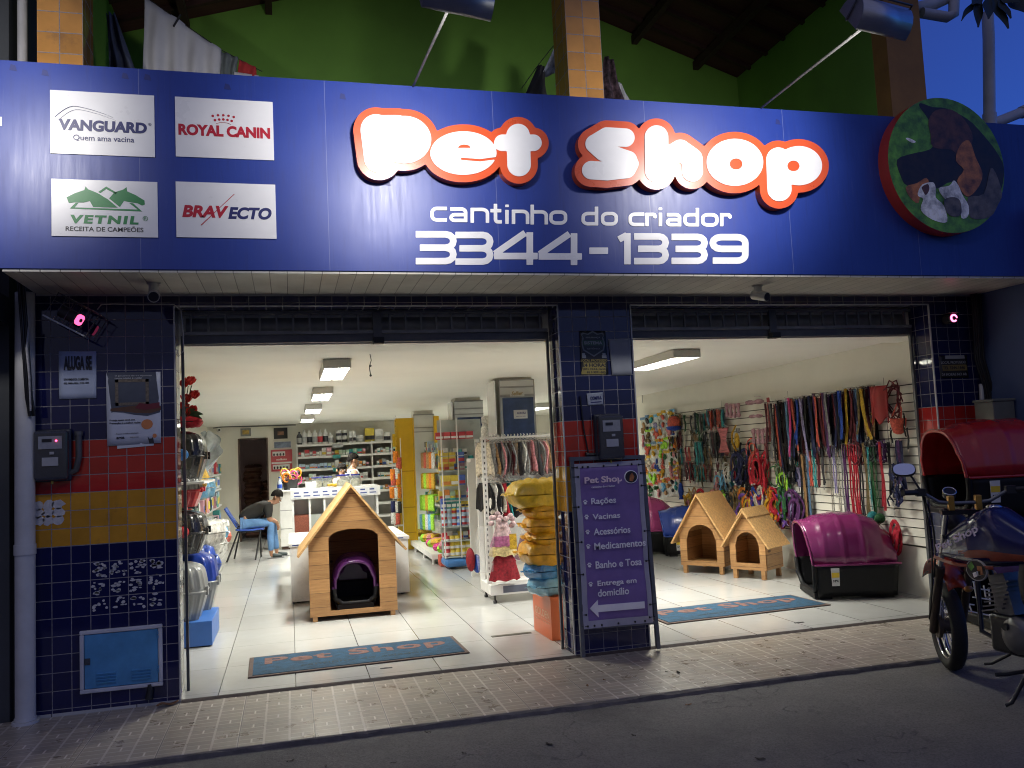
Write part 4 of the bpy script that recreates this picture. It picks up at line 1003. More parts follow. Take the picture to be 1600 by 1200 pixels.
for b_ in (.765,.672,.578,.488,.372,.254):
    for dx, dz, r_ in ((0,-.004,.022),(-.022,.006,.010),(-.008,.013,.010),(.010,.013,.010),(.024,.006,.010)):
        mb.prism([(.115+dx+r_*math.cos(i*1.05), b_+dz+.42*r_*math.sin(i*1.05)) for i in range(6)], lambda a,b: FB(a,b)+Vector((0,-.011,0)), lambda a,b: FB(a,b)+Vector((0,-.004,0)))
mb.build('lettering', BW, t)
mb = MB(); mb.prism([(.83+.105*math.cos(i*.314), .91+.042*math.sin(i*.314)) for i in range(20)], lambda a,b: FB(a,b)+Vector((0,-.010,0)), lambda a,b: FB(a,b)+Vector((0,-.002,0))); pc = mb.build('round_picture', BW, t)
mb = MB(); mb.prism([(.83+.092*math.cos(i*.314), .91+.037*math.sin(i*.314)) for i in range(20)], lambda a,b: FB(a,b)+Vector((0,-.012,0)), lambda a,b: FB(a,b)+Vector((0,-.003,0))); mb.build('picture_ground', PBK, pc)
mb = MB(); mb.prism([(.80,.885),(.85,.88),(.88,.91),(.85,.935),(.81,.92)], lambda a,b: FB(a,b)+Vector((0,-.0135,0)), lambda a,b: FB(a,b)+Vector((0,-.004,0))); mb.build('animal_coat', POR, pc)
mb = MB()
for a, b in ((.02,.99),(.10,.99),(.18,.99),(.42,.99),(.64,.99),(.86,.99),(.97,.985),(.03,.93),(.99,.93),(.985,.85),(.01,.74),(.985,.56),(.02,.52),(.985,.37),(.015,.32),(.985,.1),(.03,.07),(.04,.0),(.14,.0),(.25,.0),(.5,.0),(.75,.0),(.9,.0),(.97,.02)):
    p = FB(a, b)+Vector((0,-.008,0)); mb.ball(p, .009, 8, 6)
    if a < .05 or a > .95: mb.tube([p, p+Vector((-.05 if a < .05 else .055,.012,0))], .004, 5)
mb.build('eyelet_ties', BLACK, t)

# ---- doormats
def doormat(c, rz, L, W, label, cx_=0.):
    t = thing('doormat', label, 'doormat', (c[0], c[1], .001), rz, 'printed doormats in the two doorways')
    mt = MATS.get('worn_teal_mat') or mat('worn_teal_mat', (.013,.055,.105), .95, var=.45, scale=16, bump=.6, bscale=220)
    mb = MB(); mb.box((-L/2,-W/2,0),(L/2,W/2,.011)); mb.build('rubber_edge', mat('brown_rubber', (.085,.055,.045), .85, var=.3, scale=20, bump=.3), t, bevel=.003)
    mb = MB(); mb.box((-L/2+.035,-W/2+.035,.0115),(L/2-.035,W/2-.035,.015)); mb.build('pile', mt, t)
    mb = MB(); fit_text(mb, 'Pet Shop', (-L*.43,-W*.08,.0155), (1,0,0), (0,1,0), L*.86, W*.42, bold=.03, space=1.1, depth=.0015)
    mb.build('lettering', mat('worn_brown_pile', (.17,.085,.07), .95, var=.35, scale=24, bump=.5, bscale=200), t)
    mb = MB(); fit_text(mb, 'cantinho do criador', (-L*.27,-W*.26,.0155), (1,0,0), (0,1,0), L*.58, W*.09, bold=.01, depth=.0008); mb.build('lettering', mat('dark_brown_pile', (.03,.045,.055), .95, var=.4, scale=30), t)
doormat((1.33, .76), .022, 1.78, .70, 'worn teal doormat with brown lettering in the wide left doorway')
doormat((5.04, 1.07), .045, 1.80, .66, 'teal doormat lying partly behind the purple banner in the right doorway')
# floor scraps and the cut-out drain slot
mb = MB(); a, b = P(768,995,'z',0), P(832,990,'z',0); mb.box((a.x,a.y-.03,.0005),(b.x,a.y+.03,.003)); tag(mb.build('floor_slot', mat('rusty_slot', (.05,.045,.03), .7, var=.6, scale=25)), 'rusty slot in the white floor before the orange bag stand', 'floor slot')
for u, v, s in ((604,1044,.05), (1249,973,.05)):
    a = P(u, v, 'z', 0); mb = MB(); mb.box((a.x-s,a.y-.012,.0005),(a.x+s*.9,a.y+.012,.004)); mb.box((a.x-s*.3,a.y+.0125,.0005),(a.x+s*.2,a.y+.02,.004))
    tag(mb.build('door_catch', BLACKM), 'black shutter catch set in the floor %s' % ('just before the left doormat' if u < 800 else 'just before the right doormat'), 'catch')

# ================================================================== upstairs terrace: laundry, pipes, plant
def cloth(name, label, corners, y, m_, folds=5, amp=.025, nz=10, sag=0., yl=None, grp=None):
    """hanging cloth: photo corners clockwise from top-left"""
    ps = [P(u, v, 'y', y) for u, v in corners]
    def f(a, b):
        top = ps[0].lerp(ps[1], a); bot = ps[3].lerp(ps[2], a); w = top.lerp(bot, b)
        return w + Vector((0, amp*(.25+b)*math.sin(a*folds*6.28+.6*math.sin(b*3))+.4*amp*math.sin(b*7+a*11), 0))
    mb = MB(); mb.grid(f, 28, nz); return tag(mb.build(name, m_, thick=.003), label, 'laundry', grp or 'laundry on the terrace line')
cloth('bed_sheet', 'white sheet pegged on a slanting line behind the sign', [(226,-6),(346,78),(345,150),(222,150)], .9, mat('white_sheet', (.40,.40,.42), .85, var=.06, bump=.1, bscale=8), 4, .035)
cloth('grey_garment', 'small grey-green garment between the white sheet and the red cloth', [(346,80),(372,90),(366,140),(345,140)], .9, mat('grey_green_cloth', (.11,.13,.13), .9, var=.3), 2, .02)
cloth('red_cloth', 'red cloth with white edging showing above the sign', [(374,93),(400,105),(404,150),(366,150)], .88, mat('red_cloth', (.30,.02,.02), .9, var=.15), 2, .012)
cloth('towel', 'white-edged towel corner under the red cloth', [(366,112),(404,118),(404,150),(364,150)], .872, mat('white_sheet2', (.42,.41,.41), .9), 1, .003)
cloth('dark_garment', 'dark navy garment hanging beside the left ochre column', [(166,20),(180,22),(215,120),(172,120)], .6, mat('navy_cloth', (.045,.055,.09), .9, var=.5, scale=9), 2, .05)
cloth('jacket', 'black garment on the line left of the middle ochre column', [(842,100),(850,104),(856,160),(815,160)], .8, mat('black_cloth', (.02,.02,.025), .9, var=.4), 1, .03)
cloth('jeans', 'washed pale blue jeans bunched beside the middle ochre column', [(874,58),(896,70),(888,142),(850,110)], .75, mat('washed_denim', (.26,.29,.38), .85, var=.9, scale=7), 2, .06)
cloth('dress', 'dark flower print dress right of the middle ochre column', [(944,86),(958,94),(976,160),(940,160)], .5, mat('flower_print', (.05,.03,.04), .9, var=1.6, scale=26), 2, .03)
cloth('white_garment', 'pale garment edge behind the flower print dress', [(966,128),(970,130),(986,160),(970,160)], .6, mat('white_sheet', (.4,.4,.42)), 1, .01)
mb = MB(); L1 = [P(226,-6,'y',.9), P(288,38,'y',.9), P(346,78,'y',.9), P(410,112,'y',.9)]
mb.tube(L1, .004, 5); mb.tube([P(815,138,'y',.8), P(842,100,'y',.8), P(874,60,'y',.75), P(905,30,'y',.7)], .004, 5); tag(mb.build('clothes_line', BLACK), 'thin black clothes line strung across the terrace', 'clothes line')
mb = MB(); p = P(277,34,'y',.88); mb.bar(p+Vector((-.03,-.01,-.05)), p+Vector((.03,-.01,.06)), .02, .012); tag(mb.build('clothes_peg', BLACKM), 'dark clothes peg on the white sheet', 'peg')
# pipes at the right end
t = thing('drain_pipes', 'grey-white drain pipes with elbows against the evening sky', 'pipe', tuple(P(1548,200,'y',.3))); o_ = P(1548,200,'y',.3)
def LP(u, v, y=.3): return P(u, v, 'y', y)-o_
mb = MB(); mb.tube([LP(1543,20), LP(1545,60), LP(1546,182)], .058, 14); mb.tube([LP(1546,178), LP(1547,196)], .068, 14); mb.build('pipe', PVC, t)
mb = MB(); mb.tube([LP(1549,192), LP(1560,190), LP(1605,172)], .055, 14); mb.tube([LP(1596,176), LP(1612,168)], .066, 14, 0); mb.build('pipe', PVC, t)
mb = MB(); mb.tube([LP(1425,14,.1), LP(1455,8,.1), LP(1490,-8,.1)], .06, 14); mb.build('pipe', PVC, t)
mb = MB(); mb.tube([LP(1440,20,.05), LP(1480,27,.05), LP(1490,22,.05), LP(1491,-8,.05)], .052, 14); mb.build('pipe', PVC, t)
t = thing('hanging_plant', 'dark leaves of a plant drooping in front of the evening sky', 'plant', tuple(P(1545,-10,'y',-.2))); o2 = P(1545,-10,'y',-.2)
LFM = mat('dark_plant_leaf', (.02,.03,.02), .6, var=.4)
mb = MB(); rng = random.Random(8)
for u0, v0, u1, v1, w_ in ((1530,-8,1495,38,.03),(1530,-10,1521,48,.06),(1545,-8,1537,35,.07),(1550,-10,1568,50,.07),(1560,-8,1572,34,.06),(1570,-10,1600,28,.08),(1580,-12,1618,12,.09),(1535,-12,1512,12,.06),(1560,-12,1590,8,.08)):
    p, q = P(u0,v0,'y',-.2)-o2, P(u1,v1,'y',-.25)-o2; d = q-p; sd = Vector((d.z,0,-d.x)).normalized()
    mb.grid(lambda a, b: p+d*a+sd*(b-.5)*2*w_*math.sin(math.pi*min(.97,max(.04,a)))**.8+Vector((0,-.05*a*a-.02*abs(b-.5)+rng.uniform(-.004,.004),-.02*math.sin(a*6))), 8, 4)
mb.build('leaves', LFM, t)
mb = MB(); mb.tube([Vector((0,0,.3)), Vector((0,0,0)), Vector((-.02,0,-.05))], .015, 6); mb.build('stem', LFM, t)
# pale pipe left of the left ochre column
mb = MB(); a = P(35,60,'y',.1); mb.tube([(a.x,.1,3.1),(a.x,.1,6.5)], .035, 12); tag(mb.build('terrace_downpipe', PVC), 'pale bluish pipe left of the left ochre column', 'pipe')
# ================================================================== luminaires
TUBE = mat('lit_fluorescent_louvre', (.9,.9,.9), .4, var=0, emit=(1., 1., .91), estr=TUBE_LIGHT)
ALU = mat('louvre_aluminium', (.55,.55,.52), .3, .6, var=.05)
def luminaire(x0, x1, y0, L, label):
    zc = ceil_z(y0+L/2); t = thing('ceiling_light', label, 'ceiling light', ((x0+x1)/2, y0+L/2, zc), 0, 'surface-mounted ceiling lights'); w = (x1-x0)/2
    mb = MB(); h = .085
    for q in (((-w,-L/2,-h),(-w+.012,L/2,.0)), ((w-.012,-L/2,-h),(w,L/2,.0)), ((-w+.012,-L/2,-h),(w-.012,-L/2+.012,0)), ((-w+.012,L/2-.012,-h),(w-.012,L/2,0)), ((-w+.012,-L/2+.012,-.012),(w-.012,L/2-.012,0))): mb.box(*q)
    mb.build('housing', mat('luminaire_white', (.52,.51,.47), .45, var=.04), t)
    mb = MB(); mb.add([(-w+.013,-L/2+.013,-.03),(w-.013,-L/2+.013,-.03),(w-.013,L/2-.013,-.03),(-w+.013,L/2-.013,-.03)], [(3,2,1,0)]); mb.build('lit_panel', TUBE, t)
    mb = MB(); n = int(L/.085)
    for i in range(1, n): mb.box((-w+.013,-L/2+i*L/n-.002,-.082),(w-.013,-L/2+i*L/n+.002,-.040))
    mb.box((-.004,-L/2+.013,-.0835),(.004,L/2-.013,-.0385)); mb.build('louvre', ALU, t)
    return t
for i, (u0, u1, v) in enumerate(((505,548,559.5),(489,520,604.5),(477,503,632),(470,491.5,649.5))):
    a, b = P(u0, v, 'z', ceil_z((1.34,4.5,8.1,11.5)[i])), P(u1, v, 'z', ceil_z((1.34,4.5,8.1,11.5)[i]))
    y0 = (a.y+b.y)/2; x0, x1 = a.x, b.x
    if i == 3: y0 = min(y0, 11.3); x0, x1 = P(470,649.5,'y',y0).x, P(491.5,649.5,'y',y0).x
    luminaire(x0, x1, y0, 1.25, '%s square-ended ceiling light back from the left doorway, in the row over the counter aisle' % nth(i+1))
a, b = P(1055,551,'z',2.60), P(1088,552,'z',2.60)
luminaire(a.x-.02, b.x, a.y, 1.3, 'long ceiling light over the leash wall aisle, seen through the right doorway')
for y_ in (8.5,): luminaire(5.3, 5.62, y_, 1.25, 'ceiling light deep over the leash wall aisle, hidden behind the middle pillar')
for u, v in ((1156,563),):
    pass
mb = MB(); a = P(578,553,'z',2.63); mb.tube([(a.x,a.y,a.z),(a.x+.01,a.y,a.z-.06),(a.x-.01,a.y,a.z-.12),(a.x,a.y,a.z-.2)], .004, 5); mb.ball((a.x,a.y,a.z-.11), .012, 8, 6); mb.ball((a.x,a.y,a.z-.2), .011, 8, 6); tag(mb.build('pull_cord', GREYM), 'thin pull cord hanging from the ceiling right of the nearest ceiling light', 'cord')

# ================================================================== wooden dog houses
def pine():
    mt, g, b = newmat('pine_boards'); tc = g.n.new('ShaderNodeTexCoord'); sp = g.n.new('ShaderNodeSeparateXYZ'); g.l.new(tc.outputs['Object'], sp.inputs[0])
    x, y, z = sp.outputs; oi = g.n.new('ShaderNodeObjectInfo')
    row = g.math('FLOOR', g.math('DIVIDE', z, .145)); f = g.math('FRACT', g.math('DIVIDE', z, .145))
    v = g.comb(g.math('ADD', g.math('MULTIPLY', x, 1.6), g.math('MULTIPLY', row, 7.3)), g.math('MULTIPLY', y, 1.6), g.math('MULTIPLY', z, 22))
    n = g.noise(v, 2.4, 6, .65); ring = g.math('FRACT', g.math('MULTIPLY', g.noise(v, .9, 2), 7))
    base = g.mix(g.ramp(n, .3, .72), (.46,.25,.095), (.30,.145,.052))
    base = g.mix(g.math('MULTIPLY', g.ramp(ring, .75, 1.), .30), base, (.20,.075,.02))
    sc = g.n.new('ShaderNodeVectorMath'); sc.operation = 'SCALE'; g.set(sc.inputs[0], base); g.l.new(g.ramp(g.white(g.comb(row, 3)), 0, 1, .82, 1.12), sc.inputs['Scale'])
    vo = g.n.new('ShaderNodeTexVoronoi'); vo.inputs['Scale'].default_value = 2.6; g.l.new(g.comb(x, g.math('MULTIPLY', y, .4), z), vo.inputs[0])
    kn = g.ramp(vo.outputs['Distance'], .03, .055, 1, 0)
    cl = g.mix(g.math('MULTIPLY', kn, .8), sc.outputs[0], (.07,.025,.01))
    jt = g.ramp(g.math('ABSOLUTE', g.math('SUBTRACT', f, .5)), .480, .492)
    g.l.new(g.mix(jt, cl, (.06,.025,.01)), b.inputs['Base Color']); b.inputs['Roughness'].default_value = .5
    g.l.new(g.bump(g.math('ADD', g.math('MULTIPLY', jt, -1), g.math('MULTIPLY', n, .2)), .4, .004), b.inputs['Normal'])
    return mt
PINE = pine(); ROOFP = mat('pine_roof_boards', (.55,.325,.13), .5, var=.35, scale=5, stretch=(.6,9,9), bump=.12, bscale=30)
def dog_house(name, label, loc, rz, w, d, hw, ha, op, ov=.07, fov=.06, ridge=False, under=.05):
    """op: (x0, x1, z0, shoulder, top)"""
    t = thing(name, label, 'dog house', loc, rz, 'wooden gabled dog houses'); T = .018
    x0, x1, z0, zs, zt = op; n = 10
    slope = (ha-hw)/(w/2)
    def topz(x): return ha-abs(x)*slope
    # front wall with its arched opening: columns of quads left, right and over the arch
    mb = MB(); xa = [x0+(x1-x0)*i/n for i in range(n+1)]
    ar = [zs+(zt-zs)*math.sqrt(max(0, 1-((2*i/n-1))**2)) if zt > zs else zs for i in range(n+1)]
    for yy, s in ((0, 1), (T, -1)):
        q = []
        q.append([(-w/2,yy,under),(x0,yy,under),(x0,yy,z0),(x0,yy,ar[0]),(x0,yy,topz(x0)),(-w/2,yy,hw)])
        q.append([(x1,yy,under),(w/2,yy,under),(w/2,yy,hw),(x1,yy,topz(x1)),(x1,yy,ar[-1]),(x1,yy,z0)])
        q.append([(x0,yy,under),(x1,yy,under),(x1,yy,z0),(x0,yy,z0)])
        for i in range(n):
            a, b = xa[i], xa[i+1]
            pts = [(a,yy,ar[i]),(b,yy,ar[i+1]),(b,yy,topz(b))]+([(0,yy,ha)] if a < 0 < b else [])+[(a,yy,topz(a))]
            q.append(pts)
        for f in q: mb.add(f if s > 0 else f[::-1], [tuple(range(len(f)))])
    hole = [(x0,z0)]+list(zip(xa, ar))+[(x1,z0)]
    for i in range(len(hole)):
        (a, b), (c, e) = hole[i], hole[(i+1) % len(hole)]
        mb.add([(a,0,b),(c,0,e),(c,T,e),(a,T,b)], [(0,1,2,3)])
    mb.build('front_wall', PINE, t)
    mb = MB()
    for s in (-1, 1): mb.box((min(s*w/2,s*(w/2-T)), T, under), (max(s*w/2,s*(w/2-T)), d, hw-.002))
    mb.prism([(-w/2+T,under),(w/2-T,under),(w/2-T,hw),(0,ha-.01),(-w/2+T,hw)], lambda x,z: Vector((x,d-T,z)), lambda x,z: Vector((x,d-.001,z)))
    mb.build('body', PINE, t)
    mb = MB(); mb.box((-w/2+T,T,under),(w/2-T,d-T,under+.02)); mb.build('floor', PINE, t)
    for s in (-1, 1):
        e = s*(w/2+ov); ze = ha-(w/2+ov)*slope; th = .024; nn = Vector((s*slope,0,1)).normalized()*th
        mb = MB(); k = 5
        mb.prism([(0,ha+.002),(e,ze+.002),(e+nn.x,ze+nn.z),(0+(0),ha+.002+th*1.25)], lambda x,z: Vector((x,-fov,z)), lambda x,z: Vector((x,d+fov*.6,z)))
        mb.build('roof_panel', ROOFP, t)
    if ridge:
        mb = MB(); mb.prism([(-.07,ha-.07*slope+.030),(0,ha+.034),(.07,ha-.07*slope+.030),(.075,ha-.07*slope+.046),(0,ha+.055),(-.075,ha-.07*slope+.046)], lambda x,z: Vector((x,-fov-.01,z)), lambda x,z: Vector((x,d+fov*.6+.01,z))); mb.build('ridge_board', ROOFP, t)
    for sx in (-1, 1):
        for y_ in (.004, d-.06):
            mb = MB(); xx = sx*(w/2-.05); mb.box((xx-.025,y_,0),(xx+.025,y_+.045,under-.001)); mb.build('leg', PINE, t)
    return t
dog_house('wooden_dog_house', 'big pine dog house with a tall arched doorway, holding a purple plastic kennel', (1.425, 2.5, .001), -.02, .905, .98, .80, 1.375, (-.245,.27,.10,.855,.935), ov=.10, fov=.06)
a, b = P(1064,900,'z',0), P(1138,900,'z',0)
HZ = (P(1107,788,'y',3.35).z)
dog_house('wooden_dog_house', 'light pine dog house, taller of the two small ones beside the pink kennel', (5.86, 3.30, .001), R(-53), .60, .62, .50, .985, (-.205,.205,.16,.42,.62), ov=.08, fov=.07, under=.10)
dog_house('wooden_dog_house', 'smallest light pine dog house with a ridge board, nearest the pink kennel', (6.12, 2.62, .001), R(-58), .47, .44, .47, .80, (-.155,.155,.19,.40,.56), ov=.07, fov=.07, ridge=True, under=.11)

# ================================================================== plastic kennels
KBLK = mat('kennel_black_plastic', (.007,.007,.008), .55, var=.2, spec=.25)
def kennel(label, loc, rz, L, W, Hh, shell, split=.42, base=None, cat='kennel', sticker=True, grp='arched plastic kennels'):
    t = thing('plastic_kennel', label, cat, loc, rz, grp)
    base = base or KBLK; zs = Hh*split; rx = W/2
    def sec(u, th):                                   # u 0 front..1 back; th 0..pi over the arch
        k = 1-.16*abs((u-.42)/.58)**2-.30*(max(0, u-.62)/.38)**2.2-.07*(max(0, .3-u)/.3)**2
        rib = .012*max(0, 1-min(abs(u-c) for c in (.14,.36,.60,.82))/.035)
        c, s = math.cos(th), math.sin(th)
        cc = math.copysign(abs(c)**.72, c); ss = abs(s)**.80
        wv = (rx+rib)*(1-.03*u)
        return Vector((-L/2+L*u+.06*L*(ss)*(-1 if u < .03 else 0), wv*cc*(k if s > .35 else (k+(1-k)*.4)), zs+(Hh-zs+rib)*ss*k))
    mb = MB(); nu, nv = 40, 22
    mb.grid(lambda a, b: sec(b, math.pi*a), nv, nu)
    back = [sec(1, math.pi*i/nv) for i in range(nv+1)]; mb.add(back, [tuple(range(nv+1))])
    sh = mb.build('upper_shell', shell, t, thick=.012)
    e = MB(); rim = [sec(.0, math.pi*i/nv)+Vector((-.004,0,0)) for i in range(nv+1)]
    e.tube(rim, .018, 6, flat=.7); e.build('rim', shell, sh)
    e = MB()
    for s in (-1, 1): e.tube([Vector((-L/2+L*i/12, s*(rx*(1-.03*i/12)+.004), zs)) for i in range(13)], .013, 6)
    e.build('lip', shell, sh)
    if sticker:
        pass
    # tub
    mb = MB()
    def tub(a, b):                                     # a round three sides, b up
        if a < 1/3: p = Vector((-L/2+.03+(L-.06)*a*3, -rx, 0))
        elif a < 2/3: p = Vector((L/2-.03, -rx+2*rx*(a*3-1), 0))
        else: p = Vector((L/2-.03-(L-.06)*(a*3-2), rx, 0))
        k = .86+.13*b**.7; p.x *= (1-.05*(1-b)) if p.x > 0 else 1; p.y *= k
        return Vector((p.x+(-.02*b if p.x < -L/2+.05 else 0), p.y*(1+.012*math.sin(p.x*40)*0), .035+(zs-.035)*b))
    mb.grid(tub, 48, 6); mb.build('tub', base, t, thick=.012)
    mb = MB(); mb.box((-L/2+.035,-rx*.86,.034),(L/2-.05,rx*.86,.05)); mb.build('floor', base, t)
    mb = MB(); n = 18                                   # front frame of the doorway
    pts = [Vector((-L/2-.0, rx*.97, zs)), Vector((-L/2+.005, rx*.92, zs*.55)), Vector((-L/2+.02, rx*.74, .10)), Vector((-L/2+.022, rx*.60, .07)), Vector((-L/2+.022, -rx*.60, .07)), Vector((-L/2+.02, -rx*.74, .10)), Vector((-L/2+.005, -rx*.92, zs*.55)), Vector((-L/2, -rx*.97, zs))]
    mb.tube(pts, .026, 8); mb.box((-L/2+.0,-rx*.80,.012),(-L/2+.04,rx*.80,.066)); mb.build('door_frame', base, t)
    mb = MB()
    for sx in (-1, 1):
        for sy in (-1, 1): mb.box((sx*L*.36-.06, sy*rx*.62-.05, 0), (sx*L*.36+.06, sy*rx*.62+.05, .034))
    mb.build('foot', base, t)
    if sticker:
        mb = MB(); x = -L/2+.16; mb.add([(x,-rx*1.012,zs-.03),(x+.085,-rx*1.012,zs-.03),(x+.080,-rx*.985,zs-.21),(x+.005,-rx*.985,zs-.21)], [(0,3,2,1)])
        st = mb.build('size_sticker', mat('pale_sticker2', (.62,.62,.60), .5, var=.1), t, thick=.002)
        e = MB(); e.add([(x+.004,-rx*1.014,zs-.075),(x+.081,-rx*1.014,zs-.075),(x+.079,-rx*1.005,zs-.125),(x+.006,-rx*1.005,zs-.125)], [(0,3,2,1)]); e.build('yellow_band', mat('yellow_print', (.72,.50,.03), .5, var=0), st, thick=.002)
        e = MB(); fit_text(e, 'Nº4', (x+.018,-rx*1.003,zs-.172), (1,0,0), (0,.0,1), .05, .026, bold=.03, depth=.004); e.build('lettering', INK, st)
    return t
KP = mat('magenta_plastic', (.17,.017,.095), .24, var=.06, scale=4, coat=.3)
KR = mat('red_plastic', (.34,.012,.016), .24, var=.06, scale=4, coat=.3)
KB = mat('blue_plastic', (.02,.06,.36), .25, var=.06, coat=.2)
KPK = mat('pink_plastic', (.55,.09,.30), .28, var=.06, coat=.2)
KPU = mat('dark_purple_plastic', (.07,.012,.085), .3, var=.08, coat=.2)
kennel('big magenta and black plastic kennel below the leashes in the right doorway', (6.50,1.245,.001), R(-20), .86, .78, .85, KP)
kennel('purple topped plastic kennel standing inside the big wooden dog house', (1.46,2.92,.072), R(88), .62, .46, .56, KPU, sticker=False)
a = P(1012,868,'z',0); kennel('pink topped plastic kennel half behind the purple banner', (a.x+.12,a.y+.38,.001), R(-15), .95, .80, .86, KPK)
a = P(1052,872,'z',0); kennel('blue plastic kennel wedged between the pink one and the wooden dog house', (a.x+.45,a.y+.25,.001), R(-22), .85, .60, .72, KB)
kennel('bright red topped plastic kennel stacked behind the motorcycle', (6.78,-.62,.935), R(-15), .98, .80, .81, KR)
kennel('dark purple plastic kennel under the bright red one behind the motorcycle', (6.98,-.60,-.016), R(-15), 1.0, .84, .94, KPU, sticker=False)
# white wire grate leaning in front of the dark kennel
t = thing('wire_grate', 'bent white wire grate behind the front wheel of the motorcycle', 'wire grate', tuple(P(1530,970,'y',-.95))); o_ = P(1530,970,'y',-.95)
mb = MB(); WI = mat('white_wire', (.55,.55,.55), .4)
for (a0,b0,a1,b1) in ((1514,908,1527,910),(1508,918,1545,922),(1520,933,1548,937),(1505,943,1522,945),(1500,952,1548,962),(1521,909,1526,934),(1537,915,1541,937),(1545,918,1547,944),(1514,944,1518,954),(1531,952,1532,958),(1546,960,1549,972)):
    mb.tube([P(a0,b0,'y',-.95)-o_, P(a1,b1,'y',-.95)-o_], .006, 6)
mb.build('wires', WI, t)

# ================================================================== right wall: slatwall full of leashes
XS = 6.972
t = thing('slatwall', 'cream slatwall covered with leashes, harnesses and toys on the right wall', 'slatwall', (7.0, 4, 0))
mb = MB(); k = 0; z = .52
while z < 2.12:
    mb.box((-.028,-3.55,z),(-.006,3.45,z+.0795)); z += .0915
mb.box((-.03,-3.55,z),(-.004,3.45,z+.10)); mb.build('board', CREAM, t)
mb = MB(); mb.box((-.0055,-3.55,.5),(-.0005,3.45,z+.09)); mb.build('groove_backing', mat('dark_groove', (.05,.045,.035), .7), t)
mb = MB()
for y_ in (P(1230,600,'x',XS).y-4, P(1378,560,'x',XS).y-4, P(1128,640,'x',XS).y-4): mb.box((-.0305,y_-.003,z-1.0),(-.0286,y_+.003,z+.10))
mb.build('board_joint', MATS['dark_groove'], t)
def wy(u, v): p = P(u, v, 'x', XS-.05); return p.y, p.z
METAL = mat('bright_clip_metal', (.55,.54,.52), .28, .9, var=.1)
PAL = [('black',(.010,.010,.012)),('dark navy',(.012,.016,.06)),('maroon',(.10,.012,.02)),('plum',(.07,.02,.09)),('charcoal',(.035,.035,.04)),('coral red',(.48,.09,.06)),('royal blue',(.02,.06,.32)),('lilac',(.28,.25,.42)),('golden yellow',(.52,.32,.03)),('olive brown',(.14,.10,.04)),('hot pink',(.55,.05,.20)),('steel blue',(.10,.20,.34)),('crimson',(.36,.015,.03)),('grey',(.22,.22,.22)),('dark green',(.02,.09,.03)),('lime',(.30,.60,.05)),('orange',(.60,.18,.02)),('teal',(.03,.26,.27)),('violet',(.14,.06,.32)),('cream',(.55,.50,.40)),('rose',(.50,.20,.22)),('tan',(.34,.20,.09)),('white',(.65,.64,.60)),('sky blue',(.15,.40,.62)),('faded pink',(.50,.36,.37)),('faded magenta',(.30,.09,.19)),('pale straw',(.52,.42,.20)),('dark red',(.20,.012,.02))]
PD = dict(PAL)
def pm(n, rough=.7): return mat('fabric_'+n.replace(' ','_'), PD[n], rough, var=.6, scale=38, spec=.25)
def strap(name, label, cat, grp, y, z, L, w, cn, d=.10, dy=0., two=True, clip=True, knob=None):
    rr = random.Random(hash((round(y*977), round(z*991), int(L*100))) & 0xffff); x = XS-d; mb = MB(); n = 7
    for s in ((-1, 1) if two else (0,)):
        ph = rr.uniform(0,6); am = rr.uniform(.004,.014); l2 = L*rr.uniform(.86,1)
        mb.tube([(x+.01*s+.012*math.sin(ph+i), y+s*w*.55*(.2+i/n)+dy*(i/n)**2+am*math.sin(ph+i*.9), z-l2*i/n) for i in range(n+1)], w/2, 4, 0, flat=.22)
    mb.tube([(XS+.0, y, z+.008), (x-.03, y, z+.008), (x-.035, y, z+.02)], .003, 4, 1)
    if clip:
        mb.tube([(x, y+.012*math.cos(a), z-.012+.014*math.sin(a)) for a in [i*.9 for i in range(7)]], .0035, 4, 1, closed=True)
        mb.tube([(x-.004, y+dy, z-L*.97), (x-.004, y+dy, z-L-.035)], [.006,.004], 5, 1)
    if knob: mb.ball((x, y+dy, z-L-.02), knob, 10, 8)
    return tag(mb.build(name, [mat('webbing_'+cn.replace(' ','_'), tuple(q*.62 for q in PD[cn]), .75, var=.6, scale=38, spec=.2), METAL]), label, cat, grp)
rng = random.Random(21)
# upper row of flat leashes
(y0, z0), (y1, z1) = wy(1207,630), wy(1366,602)
seq = ['maroon','charcoal','grey','charcoal','coral red','dark navy','black','black','lilac','black','steel blue','dark navy','hot pink','coral red','black','royal blue','lilac','black','black','dark navy','black','plum','coral red','coral red','maroon','black','plum','grey','plum','maroon','dark navy','black','royal blue','golden yellow','maroon','maroon','dark navy','steel blue','olive brown','tan','golden yellow','charcoal','tan']
N = len(seq)
for i, cn in enumerate(seq):
    tt = i/(N-1); Ln = rng.uniform(.58,.78)+(.16 if i < 12 else 0)-(.08 if i > 34 else 0)
    strap('leash', '%s flat leash, %s of the top row counting from the pink bone packs' % (cn, nth(i+1)), 'leash', 'leashes hanging in the long top row', y0+(y1-y0)*tt+rng.uniform(-.015,.015), z0+(z1-z0)*tt+rng.uniform(-.03,.02), Ln*rng.uniform(.85,1.1), rng.uniform(.030,.050), cn, d=rng.uniform(.07,.17), dy=rng.uniform(-.09,.09))
for i in range(34):
    tt = (i+.5)/34; cn = ('black','dark navy','charcoal','maroon','plum','black','dark navy')[i % 7]
    strap('leash', '%s belt close to the boards behind the top row, %s from the bone packs' % (cn, nth(i+1)), 'leash', 'belts behind the long top row', y0+(y1-y0)*tt, z0+(z1-z0)*tt, rng.uniform(.55,.85), .055, cn, d=.045, two=False)
